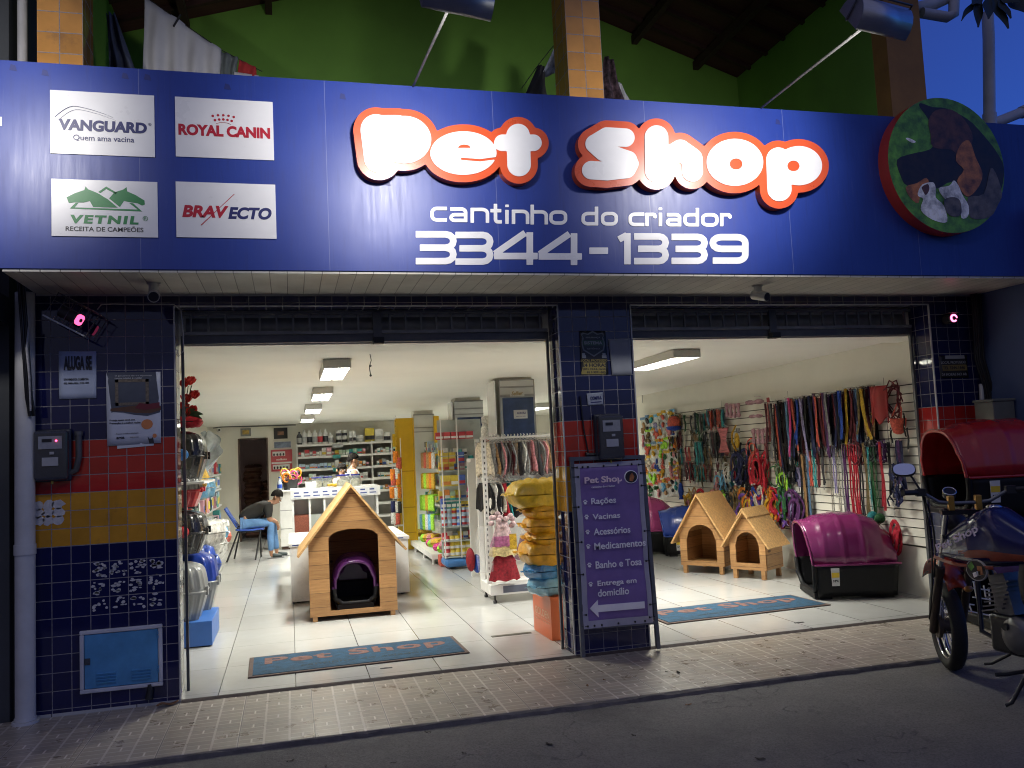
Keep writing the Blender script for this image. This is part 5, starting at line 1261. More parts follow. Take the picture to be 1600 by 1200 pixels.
# coils and red cloth near the doorway
mb = MB(); y, z = wy(1381,600); mb.grid(lambda a, b: Vector((XS-.13+.02*math.sin(a*9), y+.13-.26*a+.03*b*math.sin(7*a), z-.02-.42*b*(1-.2*abs(math.sin(a*6))))), 12, 10)
tag(mb.build('harness_vest', mat('red_nylon', (.26,.008,.01), .6, var=.2), thick=.012), 'plain red nylon vest hanging in the top row beside a brown coil', 'harness')
for ci, (u, v, r_, cn, lab) in enumerate(((1402,618,.17,'maroon','thick brown-red rope coil hung nearest the doorway jamb'),(1345,700,.12,'maroon','tangled dark brown leash coil below the yellow leashes'),(1368,695,.11,'charcoal','tangled dark grey leash coil beside the brown coil'),(1384,698,.10,'plum','dull plum leash coil, right one of the three small coils'))):
    y, z = wy(u, v); mb = MB(); rr = random.Random(ci)
    pts = [(XS-.10-.035*math.sin(k*.5), y+r_*(.75+.25*math.sin(k*1.7))*math.cos(k*.55), z-.05+r_*1.25*math.sin(k*.55)*(.8+.2*math.cos(k*.9))) for k in range(64)]
    mb.tube(pts, .009, 5, flat=.6); tag(mb.build('leash_coil', pm(cn)), lab, 'leash coil')
# muzzles & strips near the jamb
y, z = wy(1410,660); mb = MB()
mb.lathe([(.02,-.12),(.055,-.10),(.075,-.02),(.08,.04)], (XS-.10,y,z), 12, axis='z'); mb.tube([(XS-.12,y-.07,z+.03),(XS-.14,y-.11,z+.14),(XS-.1,y-.02,z+.22),(XS-.12,y+.08,z+.03)], .010, 5, flat=.4)
tag(mb.build('muzzle', pm('coral red'), thick=.002), 'coral pink muzzle hanging near the doorway jamb', 'muzzle')
for u, v, L, cn, lab in ((1418,645,.28,'black','short black strap behind the coral muzzle'),(1424,668,.22,'charcoal','short charcoal strap nearest the jamb'),(1398,668,.16,'black','small black clip strap left of the coral muzzle'),(1369,645,.12,'golden yellow','gold tag strap under the plain red vest')):
    y, z = wy(u, v); strap('collar', lab, 'collar', None, y, z, L, .03, cn, two=False)
# second row: ropes, chains, leashes
CH = mat('chain_steel', (.50,.50,.48), .3, .9, var=.3, scale=60)
row2 = [(1252,708,1.0,'black','s'),(1257,710,1.02,'tan','s'),(1262,712,1.05,'steel blue','s'),(1267,705,.42,'coral red','r'),(1277,702,.45,'teal','r'),(1284,700,.50,'maroon','s'),(1291,700,.45,'charcoal','s'),(1300,700,.8,'','c'),(1305,696,.55,'lilac','r'),(1311,696,.9,'','c'),(1317,695,.85,'grey','r'),(1323,694,.95,'','c'),(1328,694,.8,'plum','r'),(1333,694,.85,'crimson','r'),(1338,693,.86,'crimson','r'),(1344,693,.88,'crimson','r'),(1350,694,.85,'charcoal','r'),(1356,692,.85,'olive brown','s'),(1361,692,.80,'dark green','s'),(1366,698,.72,'teal','k'),(1377,697,.74,'dark green','k'),(1384,690,.75,'crimson','s'),(1391,690,.6,'charcoal','s'),(1402,688,.5,'dark navy','s'),(1408,688,.48,'plum','s'),(1414,688,.5,'dark navy','s')]
for i, (u, v, L, cn, kd) in enumerate(row2):
    y, z = wy(u, v); pos = '%s of the second row counting from the navy belts' % nth(i+1)
    if kd == 's': strap('leash', '%s flat leash, %s' % (cn, pos), 'leash', 'leashes in the second row', y, z, L, .042, cn, d=rng.uniform(.06,.14))
    elif kd == 'k': strap('ball_leash', '%s cord leash ending in a rubber ball, %s in the second row' % (cn, 'left' if cn == 'teal' else 'right'), 'leash', 'leashes in the second row', y, z, L, .014, cn, d=.14, knob=.055, clip=False)
    elif kd == 'r':
        mb = MB(); x = XS-rng.uniform(.07,.14)
        for s in (-1, 1): mb.tube([(x, y+s*.018+.008*math.sin(k*1.3+s), z-L*k/9) for k in range(10)], .0085, 6)
        mb.tube([(XS,y,z+.006),(x-.03,y,z+.006)], .003, 4, 1); mb.tube([(x,y,z-L),(x,y,z-L-.05)], .006, 5, 1)
        tag(mb.build('rope_leash', [pm(cn), METAL]), '%s rope leash, %s' % (cn, pos), 'leash', 'leashes in the second row')
    else:
        mb = MB(); x = XS-.09; n = int(L/.022)
        for s in (-1, 1):
            for k in range(n):
                c = Vector((x, y+s*.015, z-k*.022)); a = Vector((0,.006,0)) if k % 2 else Vector((.006,0,0))
                mb.bar(c+a+Vector((0,0,.013)), c-a-Vector((0,0,.013)), .006, .004); mb.bar(c-a+Vector((0,0,.013)), c+a-Vector((0,0,.013)), .006, .004)
        tag(mb.build('chain_leash', CH), 'silver chain leash, %s' % pos, 'leash', 'leashes in the second row')
# dangling red harness and mesh bag near the floor at the jamb
y, z = wy(1404,815); mb = MB()
for k in range(3): mb.tube([(XS-.10-.02*k, y+.08*math.cos(a+k), z-.16+.17*math.sin(a)-.05*k) for a in [i*.45 for i in range(14)]], .022, 4, closed=True, flat=.25)
tag(mb.build('harness', pm('crimson')), 'red harness hanging low beside the magenta kennel', 'harness')
mb = MB(); n = 26
for k in range(n): mb.tube([(XS-.09,y+.01*math.cos(k*1.6),z+.24-k*.018),(XS-.09,y-.01*math.cos(k*1.6),z+.232-k*.018)], .004, 4)
tag(mb.build('chain_hook', CH), 'short chain with a hook above the low red harness', 'chain')
y, z = wy(1409,742); mb = MB(); rr = random.Random(4)
for k in range(26):
    q = Vector((XS-.10-rr.uniform(0,.05), y+rr.uniform(-.09,.09), z+rr.uniform(-.20,.16))); mb.tube([q, q+Vector((rr.uniform(-.02,.02),rr.uniform(-.05,.05),-.07)), q+Vector((0,rr.uniform(-.06,.06),-.13))], .012, 4, flat=.4)
tag(mb.build('strap_bunch', pm('dark navy')), 'bunch of dark blue patterned straps behind the motorcycle mirror', 'strap bunch')
# big harness clusters
def harness(u, v, s, cn, lab, loops, seed, thickm=.016, grp=None, cat='harness'):
    y, z = wy(u, v); mb = MB(); rr = random.Random(seed)
    for k in range(loops):
        a, b = rr.uniform(.10,.34)*s, rr.uniform(.6,1.2)*s; cyy, cz = y+rr.uniform(-.28,.28)*s, z-rr.uniform(.3,.75)*s; tl = rr.uniform(-.35,.35); d = rr.uniform(.06,.17)
        mb.tube([(XS-d-.02*math.sin(t*2+k), cyy+a*math.cos(t)*math.cos(tl)-b*.5*math.sin(t)*math.sin(tl), cz+b*.5*math.sin(t)*math.cos(tl)+a*math.cos(t)*math.sin(tl)) for t in [i*2*math.pi/14 for i in range(14)]], thickm, 4, 0, closed=True, flat=.3)
        if k % 2 == 0: mb.cbox((XS-d-.03, cyy, cz-b*.5), (.012,.03,.022), None, 1)
    mb.tube([(XS,y,z),(XS-.16,y,z)], .004, 4, 1)
    return tag(mb.build('harness' if cat == 'harness' else 'collar', [pm(cn), METAL]), lab, cat, grp)
harness(1160,712,.42,'dark navy','big navy harness in the middle of the slatwall beside the bright red one',7,1,.024)
harness(1170,738,.36,'black','black harness below the big navy one',6,2,.024)
harness(1192,712,.46,'crimson','bright red harness right of the navy harness cluster',6,3,.022)
harness(1180,690,.34,'coral red','thin coral harness overlapping the navy and red ones',3,4,.012)
harness(1133,735,.34,'sky blue','pale blue harness left of the navy harness cluster',5,5,.012)
harness(1143,725,.24,'white','white lace harness beside the pale blue one',4,6,.010)
harness(1127,755,.20,'rose','dusty rose harness under the pale blue one',5,7,.014)
harness(1216,722,.36,'dark green','dark green leash loop hanging right of the bright red harness',3,8,.010)
harness(1226,728,.32,'lime','bright green leash loop with a rubber end, left of the navy belts',2,9,.010)
# row of small coloured harnesses
names = ['golden yellow','rose','tan','olive brown','crimson','rose','lime','rose','tan','maroon','lime','black','charcoal','tan','olive brown','violet','orange','golden yellow','coral red','royal blue','violet','cream','golden yellow','orange','crimson','maroon','violet','dark green','lilac','plum']
(y0, z0), (y1, z1) = wy(1082,768), wy(1246,772)
for i, cn in enumerate(names):
    tt = i/(len(names)-1); u = 1082+(1246-1082)*tt; v = 768+rng.uniform(-3,4)
    harness(u, v, rng.uniform(.30,.42), cn, '%s small dog harness, %s of the low row counting from the far end' % (cn, nth(i+1)), 6, 100+i, .022, 'small dog harnesses in the low row')
# bunches of collars (three columns)
ci = 0
for (u0, v0, L, cols, place) in ((1052,648,.24,['olive brown','charcoal','dark green','charcoal'],'upper bunch beside the toy packs'),(1092,645,.30,['teal','charcoal','grey','dark green'],'upper bunch in the middle column'),(1054,682,.26,['maroon','tan','charcoal'],'second bunch beside the toy packs'),(1090,690,.33,['teal','sky blue','teal','charcoal'],'second bunch in the middle column'),(1078,722,.30,['maroon','charcoal','crimson'],'third bunch beside the toy packs'),(1095,728,.27,['teal','olive brown','teal'],'third bunch in the middle column'),(1110,640,.26,['teal','sky blue','charcoal','coral red','coral red','maroon','coral red','charcoal'],'fan of collars left of the pink bone packs'),(1113,675,.36,['charcoal','black','grey','charcoal','maroon'],'dark bunch under the fan of collars')):
    for j, cn in enumerate(cols+cols[::-1]):
        y, z = wy(u0+j*1.75-3, v0+rng.uniform(-1,2))
        strap('collar', '%s collar, %s in the %s' % (cn, nth(j+1), place), 'collar', 'hanging collars, '+place, y, z, L*rng.uniform(.9,1.2), .045, cn, d=rng.uniform(.05,.12), two=True, clip=True)
# card-mounted collars and leads filling the middle field of the wall
FILL = ['olive brown','charcoal','rose','teal','maroon','tan','dark navy','grey','crimson','cream','dark green','lilac','black','coral red']
k = 0
for u0, u1, v0, v1, nr, nc, place in ((1050,1112,648,752,4,8,'far field by the toy packs'),(1116,1150,690,758,3,5,'field under the striped dog shirt'),(1214,1250,700,760,2,6,'field right of the bright red harness'),(1150,1200,690,752,2,4,'field behind the navy and red harnesses')):
    for r_ in range(nr):
        for c_ in range(nc):
            y, z = wy(u0+(u1-u0)*(c_+.5)/nc+rng.uniform(-1.5,1.5), v0+(v1-v0)*r_/nr+rng.uniform(-2,2)); cn = FILL[(k*5+r_) % 14]; k += 1
            strap('lead', '%s looped lead, %s in row %d, %s' % (cn, nth(c_+1), r_+1, place), 'lead', 'looped leads, '+place, y, z, rng.uniform(.20,.30), .055, cn, d=rng.uniform(.03,.055))
# bone packs, brush, dog shirt
def packet(u, v, w, h, cn, lab, header=None, prod='balls', grp=None, pc=None, seed=0):
    y, z = wy(u, v); rr = random.Random(seed); t = thing('toy_pack', lab, 'toy pack', (XS, y, z), 0, grp)
    mb = MB(); mb.box((-.075,-w/2,-.02),(-.068,w/2,.028)); mb.tube([(0,0,.005),(-.09,0,.005)], .003, 4); mb.build('header_card', pm(header or 'steel blue', .4), t)
    mb = MB()
    for k in range(rr.randint(3,6)): mb.ball((-.075+rr.uniform(-.02,.02), rr.uniform(-.3,.3)*w, -.03-rr.uniform(.05,.9)*h), (.02,rr.uniform(.16,.30)*w,rr.uniform(.10,.22)*h), 8, 6)
    mb.build('toy', pm(cn, .4), t)
    mb = MB(); mb.grid(lambda a, b: Vector((-.058-.008*math.sin(a*9+b*5), (a-.5)*w, -.02-h*1.15*b)), 5, 5); mb.build('clear_bag', mat('pack_plastic', (.60,.62,.60), .18, var=.35, scale=20, coat=.4, bump=.4, bscale=30), t)
    return t
k = 0
cols_ = ['tan','orange','dark green','lime','cream','coral red','olive brown','charcoal','rose','dark green','lime','rose','golden yellow','white','teal','golden yellow','rose','orange','royal blue','golden yellow','coral red','lilac','lime','sky blue','golden yellow','coral red','lime','orange','white','rose']
for r_ in range(6):
    for c_ in range(8):
        u = 1006+c_*6.6+rng.uniform(-1.2,1.2)+r_*1.2; v = 654+r_*21-c_*1.9+rng.uniform(-2,2)
        cn = cols_[(k*7+r_*3) % len(cols_)]; hd = rng.choice(['steel blue','sky blue','steel blue','white','lime','golden yellow']) if r_ < 3 else rng.choice(['white','golden yellow','coral red'])
        packet(u, v, rng.uniform(.17,.24), rng.uniform(.18,.26), cn, '%s toys with %s card, %s from far end, toy row %d' % (cn, hd, nth(c_+1), r_+1), hd, grp='small toy packs at the far end of the slatwall', seed=k); k += 1
y, z = wy(1060,661); mb = MB(); mb.ball((XS-.13,y,z), (.10,.13,.12), 14, 10, 0); mb.lathe([(.135,-.05),(.11,-.10),(.02,-.125)], (XS-.13,y,z), 14, 1); tag(mb.build('toy_ball', [pm('coral red',.3), pm('royal blue',.3)]), 'red and blue toy ball hanging among the toy packs', 'ball')
y, z = wy(1071,765); mb = MB(); mb.lathe([(.005,.14),(.03,.10),(.045,.0),(.03,-.10),(.045,-.13)], (XS-.13,y,z-.02), 12, 0); mb.tube([(XS-.13,y-.03,z+.38),(XS-.13,y,z+.11),(XS-.13,y+.03,z+.38)], .006, 5, 1); tag(mb.build('rope_toy', [pm('royal blue'), pm('golden yellow')]), 'blue rubber toy hanging on yellow cords below the toy packs', 'toy')
for i, (u, v) in enumerate(((1085,770),)):
    pass
BONE = mat('pink_bone_pack', (.38,.20,.24), .45, var=.4, scale=25)
def bone(u, v, L, hh, lab):
    y, z = wy(u, v); mb = MB(); mb.tube([(XS-.10,y+L*(i/10-.5),z) for i in range(11)], [hh*q for q in (.2,.9,1.,.75,.6,.55,.6,.75,1.,.9,.2)], 10, flat=.5); mb.tube([(XS,y,z+hh),(XS-.1,y,z+hh)], .003, 4)
    return tag(mb.build('bone_pack', BONE), lab, 'bone pack', 'pink rawhide bone packs')
bone(1184,628,.36,.07,'widest pink bone pack, topmost under the cream wall'); bone(1186,650,.26,.055,'pink bone pack under the widest one'); 
for i, (u, v) in enumerate(((1140,632),(1146,633),(1152,633),(1158,632),(1182,672),(1189,673),(1196,672),(1203,670))):
    y, z = wy(u, v); mb = MB(); mb.tube([(XS-.10,y,z+.02-.20*q/8) for q in range(9)], [.045*q for q in (.5,1,.9,.6,.5,.6,.9,1,.5)], 8, flat=.6); mb.tube([(XS,y,z+.02),(XS-.1,y,z+.02)], .003, 4)
    tag(mb.build('bone_pack', BONE), 'pink upright bone pack, %s in the %s group' % (nth(i % 4+1), 'upper' if i < 4 else 'lower'), 'bone pack', 'pink rawhide bone packs')
y, z = wy(1137,668); mb = MB()
mb.grid(lambda a, b: Vector((XS-.12+.02*math.sin(a*3.1), y+.17*(1-.55*math.sin(b*3.14)**1.2)*(1-2*a)+.02, z-.36*b)), 8, 10); mb.tube([(XS-.1,y-.10,z),(XS-.1,y,z+.05),(XS-.1,y+.10,z)], .006, 5, 1)
tag(mb.build('dog_shirt', [mat('red_white_stripe', (.42,.12,.13), .8, var=.8, scale=40, stretch=(1,.1,3)), METAL], thick=.006), 'red striped dog shirt on a hanger left of the yellow toy', 'dog shirt')
y, z = wy(1153,668); mb = MB(); mb.tube([(XS-.11,y-.05,z+.03),(XS-.12,y+.05,z-.08),(XS-.12,y+.07,z-.2),(XS-.11,y-.02,z-.33)], .016, 5, flat=.4); tag(mb.build('lead_strap', pm('golden yellow')), 'yellow strap curving behind the striped dog shirt', 'strap')
y, z = wy(1158,680); mb = MB(); mb.ball((XS-.12,y,z-.07), (.03,.055,.11), 12, 8, 0); mb.box((XS-.10,y-.05,z+.03),(XS-.09,y+.05,z+.10), 1); tag(mb.build('yellow_toy', [pm('golden yellow',.3), pm('grey')]), 'yellow rubber toy on a card beside the striped dog shirt', 'toy')
mb = MB(); y, z = wy(1205,640); mb.box((XS-.09,y-.02,z-.42),(XS-.075,y+.03,z+.16)); tag(mb.build('collar_card', mat('dark_red_card', (.25,.015,.02), .5, var=.5, scale=40)), 'narrow dark red collar card left of the top leash row', 'card')
mb = MB(); p = P(1137,584,'x',6.99); mb.box((6.993,p.y-.11,p.z-.05),(6.999,p.y+.11,p.z+.05)); tag(mb.build('wall_notice', mat('pale_notice', (.55,.53,.40), .6, var=.4, scale=30)), 'small pale notice high on the cream right wall', 'notice')
mb = MB(); p = P(1004,612,'x',6.98); mb.box((6.95,p.y-.05,p.z-.06),(6.998,p.y+.05,p.z+.03)); mb.tube([(6.97,p.y,p.z-.06),(6.96,p.y,p.z-.20)], .006, 5); tag(mb.build('wall_hook', GREYM), 'small grey hook high in the far corner of the right wall', 'hook')

# ================================================================== interior columns with mirrored panels
def disp_column(u0, u1, v, yapp, label, d=.4):
    z = ceil_z(yapp); a, b = P(u0, v, 'y', yapp), P(u1, v, 'y', yapp)
    mb = MB(); mb.box((a.x, yapp, 0), (b.x, yapp+d, z+.03)); mb.build('interior_column', CREAM, shop)
    return a.x, b.x, yapp
def colfit(u, v):                                        # depth at which the ray meets the ceiling
    y = 5.
    for _ in range(30): y = P(u, v, 'z', ceil_z(y)).y
    return y
ya = 3.72; x0, x1, _ = disp_column(780, 829, 573, ya, '')
GLS = mat('mirror_acrylic', (.66,.67,.65), .12, .15, var=.05)
ALF = mat('aluminium_profile', (.30,.30,.29), .35, .6)
t = thing('display_column_cladding', 'mirror-clad column top with a dark blue poster behind the clothes rack', 'display', ((x0+x1)/2, ya, 0)); w = (x1-x0)/2+.02
mb = MB()
zt = P(800,594,'y',ya).z
for a, b in (((-w,-.03,.3),(w,-.02,zt)),): mb.box(a, b)
mb.box((-w-.06,-.019,.3),(-w-.05,.42,zt)); mb.build('mirror_panel', GLS, t)
mb = MB()
for xx in (-w, w): mb.bar((xx,-.035,.3),(xx,-.035,zt), .012, .012)
mb.bar((-w,-.035,zt),(w,-.035,zt), .012, .012); mb.bar((-w,-.035,zt-.09),(w,-.035,zt-.09), .02, .02); mb.bar((-w,-.035,zt-.2),(w,-.035,zt-.2), .02, .03)
mb.build('profile', ALF, t)
mb = MB(); za, zb = P(800,622,'y',ya).z, P(800,690,'y',ya).z; mb.box((-w+.03,-.05,zb),(w-.02,-.042,za)); ps = mb.build('poster', mat('dark_blue_poster', (.025,.045,.11), .25, var=.6, scale=5), t)
e = MB(); zc = P(810,647,'y',ya).z; e.box((-.06,-.056,zc-.06),(.12,-.0505,zc+.05)); cdd = e.build('card', mat('card_white', (.55,.55,.54), .5, var=.15), ps)
e = MB(); fit_text(e, 'AURORA', (-.02,-.057,zc-.005), (1,0,0), (0,0,1), .12, .03, bold=.03); fit_text(e, 'pet nutrição', (-.03,-.057,zc-.04), (1,0,0), (0,0,1), .13, .015); e.build('lettering', NAVY, cdd)
e = MB(); zc = P(800,614,'y',ya).z; e.box((-.10,-.060,zc-.05),(.09,-.0565,zc+.05)); cdd = e.build('brand_card', MATS['card_white'], t)
e = MB(); fit_text(e, 'Sellier', (-.08,-.062,zc-.035), (1,0,0), (0,0,1), .15, .05, bold=.02, shear=.3); e.build('lettering', mat('gold_print', (.30,.20,.06), .4), cdd)
yb2 = 6.75; x0, x1, _ = disp_column(711, 750, 610, yb2, '')
t = thing('display_column_cladding', 'mirror-clad column above the shelves of boxes, middle one of three', 'display', ((x0+x1)/2, yb2, 0)); w = (x1-x0)/2+.03; zt = P(730,627,'y',yb2).z
mb = MB(); mb.box((-w,-.03,.3),(w,-.02,zt)); mb.box((-w-.03,-.019,.3),(-w-.02,.4,zt)); mb.build('mirror_panel', GLS, t)
mb = MB()
for dz in (0, .12, .21): mb.bar((-w,-.035,zt-dz),(w,-.035,zt-dz), .015, .02)
mb.build('profile', ALF, t)
mb = MB(); mb.box((-w+.04,-.045,P(730,670,'y',yb2).z),(w-.03,-.04,P(730,652,'y',yb2).z)); mb.build('poster', MATS['dark_blue_poster'], t)
yc3 = 9.6; x0, x1, _ = disp_column(646, 676, 640, yc3, '')
t = thing('display_column_cladding', 'mirror-clad column beside the yellow post, farthest of three', 'display', ((x0+x1)/2, yc3, 0)); w = (x1-x0)/2+.02; zt = P(660,648,'y',yc3).z
mb = MB(); mb.box((-w,-.03,.3),(w,-.02,zt)); mb.build('mirror_panel', GLS, t)
mb = MB()
for dz in (0,.25,.33): mb.bar((-w,-.035,zt-dz),(w,-.035,zt-dz), .015, .02)
mb.build('profile', ALF, t)

# yellow post
YEL = mat('yellow_enamel', (.66,.40,.012), .32, var=.10, scale=4)
a, b = P(625,840,'y',8.7), P(651,840,'y',8.7); zt = P(640,653,'y',8.7).z
t = thing('yellow_post', 'tall bright yellow display post standing right of the counter', 'post', ((a.x+b.x)/2, 8.7, 0)); w = (b.x-a.x)/2
mb = MB(); mb.box((-w,0,0),(w,.05,zt)); mb.box((-w-.02,-.05,0),(-w,.06,zt-.02)); mb.box((w,-.05,0),(w+.02,.06,zt)); mb.build('panel', YEL, t, bevel=.004)
mb = MB()
for z_ in (.75,1.40,.3): mb.box((-w,-.006,z_-.008),(w,-.001,z_+.008))
mb.build('seam', mat('dark_yellow', (.42,.22,.01), .4), t)
mb = MB(); zs_ = P(618,690,'y',8.7).z
for k in range(26): mb.cbox((-w-.012,-.052,.15+k*.09), (.006,.004,.02))
mb.build('slot_holes', INK, t)
mb = MB(); mb.box((-w-.07,-.04,1.85),(-w-.021,.02,2.08)); mb.build('bracket', YEL, t)
a = P(682,670,'y',9.5); mb = MB(); mb.box((a.x-.05,9.48,1.7),(a.x+.05,9.55,P(682,650,'y',9.5).z)); mb.box((a.x-.06,9.44,1.6),(a.x+.03,9.479,1.72)); tag(mb.build('yellow_strip', YEL), 'short yellow display strip behind the middle shelves', 'display strip')

# ================================================================== counter, cupboards and the shelf wall behind it
def rbox(mb, x0, x1, y0, y1, z0, z1, mi=0): return mb.box((x0,y0,z0),(x1,y1,z1), mi)
t = thing('low_counter', 'low white display base on the floor right behind the big wooden dog house', 'display unit', (1.485, 4.6, 0))
mb = MB(); mb.box((-.70,-.80,.02),(.70,.80,.66)); mb.build('body', WHITEB, t, bevel=.004)
mb = MB(); mb.box((-.715,-.815,.661),(.715,.815,.70)); mb.build('top', WHITEB, t, bevel=.003)
mb = MB()
for sx in (-1,1):
    for sy in (-1,1): mb.lathe([(.025,0),(.025,.02)], (sx*.62,sy*.72,0), 10)
mb.build('foot', BLACKM, t)
LBL = mat('price_label_strip', (.62,.63,.66), .4, var=.05); BLP = mat('blue_print', (.04,.06,.22), .4, var=0)
mb = MB()
for k in range(9): mb.box((-.69+k*.155,-.818,.665),(-.55+k*.155,-.8155,.697))
ls = mb.build('price_labels', LBL, t)
e = MB()
for k in range(9): e.box((-.675+k*.155,-.8195,.676),(-.60+k*.155,-.8183,.689))
e.build('label_print', BLP, ls)
# counter
ct = thing('shop_counter', 'tall white shop counter with open compartments and labelled edge', 'counter', (0, 0, 0))
y0 = 6.2; x0, x1 = P(456,790,'y',y0).x, P(591,775,'y',y0).x; zt = P(456,766,'y',y0).z
mb = MB(); rbox(mb, x0, x1, y0+.36, 7.0, .02, zt-.14)
for xx in (x0, x0+(x1-x0)*.19, x0+(x1-x0)*.36, x0+(x1-x0)*.68, x1-.03): rbox(mb, xx, xx+.03, y0, y0+.359, .02, zt-.14)
rbox(mb, x0+.03, x1-.03, y0+.005, y0+.355, .02, .10); rbox(mb, x0+.03, x1-.03, y0+.005, y0+.355, .56, .60)
mb.build('body', WHITEB, ct)
mb = MB(); rbox(mb, x0-.02, x1+.03, y0-.03, 7.05, zt-.138, zt); mb.build('top', WHITEB, ct, bevel=.004)
mb = MB(); rbox(mb, x0+.031, x0+(x1-x0)*.19-.002, y0+.03, y0+.34, .61, .61+.27); mb.build('brown_bin', mat('brown_red_granite', (.20,.055,.03), .5, var=.5, scale=60), ct)
mb = MB(); rbox(mb, x0+(x1-x0)*.19+.031, x0+(x1-x0)*.36-.002, y0+.05, y0+.34, .61, .61+.27); mb.build('grey_bin', mat('grey_bin_front', (.30,.32,.29), .4, var=.1), ct)
mb = MB()
for k in range(9):
    xx = x0+.02+k*(x1-x0)/9.2; rbox(mb, xx, xx+.13, y0-.034, y0-.031, zt-.12, zt-.02)
ls = mb.build('price_labels', LBL, ct)
e = MB()
for k in range(9):
    xx = x0+.035+k*(x1-x0)/9.2; rbox(e, xx, xx+.07, y0-.0365, y0-.0345, zt-.055, zt-.035); rbox(e, xx, xx+.095, y0-.0365, y0-.0345, zt-.10, zt-.085)
e.build('label_print', BLP, ls)
# leaflets and jars on the counter
JAR = mat('clear_jar', (.62,.66,.66), .08, var=.05, alpha=.35, coat=.4); LIDB = mat('blue_lid', (.02,.03,.30), .35); CNT = mat('jar_biscuits', (.62,.58,.42), .7, var=.6, scale=26)
def jar(u0, u1, vt, vb, y, lab, n):
    a, b = P(u0, vb, 'y', y), P(u1, vt, 'y', y); w = (b.x-a.x)/2; t = thing('sweet_jar', lab, 'jar', ((a.x+b.x)/2, y, zt+.001), 0, 'jars with blue lids on the counter'); h = min(.34, P(u0,vt,'y',y).z-zt)
    mb = MB(); mb.lathe([(w*.86,.0),(w,.02),(w,h*.72),(w*.9,h*.86),(w*.9,h*.9)], (0,0,0), 20); mb.build('glass', JAR, t)
    mb = MB(); mb.lathe([(w*.84,.006),(w*.93,.03),(w*.93,h*.55),(w*.6,h*.66),(.01,h*.7)], (0,0,0), 16); mb.build('contents', CNT, t)
    mb = MB(); mb.lathe([(w*.96,h*.9),(w*.96,h)], (0,0,0), 20); mb.build('lid', LIDB, t)
jar(486,503,746,760,6.7,'left clear jar with a blue lid on the counter, nearest the bag of toys',0); jar(504,520,745,760,6.75,'second clear jar from the left on the counter',0); jar(525,547,742,760,6.5,'widest clear jar on the counter, before the child',0); jar(548,563,741,759,6.55,'right clear jar on the counter, before the man in white',0)
mb = MB(); a = P(517,752,'y',6.4); mb.tube([(a.x-.05,6.4,zt+.03),(a.x+.08,6.42,zt+.035)], .028, 8); tag(mb.build('yellow_roll', pm('golden yellow')), 'small yellow roll lying between the counter jars', 'roll')
mb = MB(); a = P(475,762,'y',6.35); mb.cbox((a.x+.1,6.4,zt+.05), (.16,.16,.10)); tag(mb.build('leaflet_box', WHITEB, bevel=.003), 'white leaflet box at the left end of the counter', 'box')
mb = MB(); 
for i,(u,v) in enumerate(((505,764),(520,763),(535,767),(515,772))):
    a = P(u,v,'y',6.28); mb.cbox((a.x,6.22+i*.03,zt+.006+.003*i), (.15,.10,.003), Matrix.Rotation(.4*i,3,'Z'))
tag(mb.build('leaflets', mat('printed_leaflets', (.66,.67,.72), .5, var=.25, scale=40)), 'printed leaflets strewn on the counter top', 'leaflets', None)
# side cupboard left of counter
t = thing('side_cupboard', 'plain white cupboard between the seated man and the counter', 'cupboard', (0,0,0)); yk = 10.3
x0k, x1k = P(439,850,'y',yk).x, P(458,850,'y',yk).x+.25; zk = P(445,769,'y',yk).z
mb = MB(); rbox(mb, x0k, x1k, yk, yk+.5, .06, zk); mb.build('body', WHITE, t, bevel=.004)
mb = MB(); rbox(mb, x0k-.02, x1k+.02, yk-.02, yk+.52, zk+.001, zk+.03); mb.build('top', WHITE, t)
mb = MB(); rbox(mb, x0k+.02, x1k, yk+.04, yk+.5, 0, .059); mb.build('plinth', BROWN, t)
mb = MB()
for z_ in (zk*.36, zk*.68): rbox(mb, x0k, x1k, yk-.002, yk-.0005, z_-.004, z_+.004)
mb.build('seam', GREYM, t)
a = P(437,762,'y',yk+.1); mb = MB(); mb.lathe([(.045,0),(.047,.14),(.03,.19),(.016,.22),(.016,.25)], (a.x,yk+.12,zk+.031), 12, 0); mb.lathe([(.0475,.05),(.0475,.12)], (a.x,yk+.12,zk+.031), 12, 1); mb.lathe([(.02,.245),(.02,.265)], (a.x,yk+.12,zk+.031), 10, 1); tag(mb.build('water_bottle', [mat('clear_bottle', (.55,.60,.65), .15, alpha=.6), pm('royal blue',.3)]), 'clear water bottle with a blue label on the white cupboard', 'bottle')
a = P(452,755,'y',yk+.15); t = thing('toy_basket', 'black basket of colourful leads on the white cupboard', 'basket', (a.x+.02, yk+.25, zk+.031))
mb = MB(); mb.lathe([(.12,0),(.16,.2)], (0,0,0), 14, sq=.7); mb.build('basket', BLACKM, t)
for cn, sd in (('white',1),('hot pink',2),('black',3),('orange',4),('golden yellow',5)):
    rr = random.Random(sd); mb = MB()
    for k in range(4):
        c = Vector((rr.uniform(-.12,.16), rr.uniform(-.08,.02), .18+rr.uniform(0,.16))); mb.tube([c+Vector((.07*math.cos(q), -.02, .09*math.sin(q))) for q in [i*.7 for i in range(9)]], .012, 5, closed=True)
    mb.build('lead', pm(cn), t)
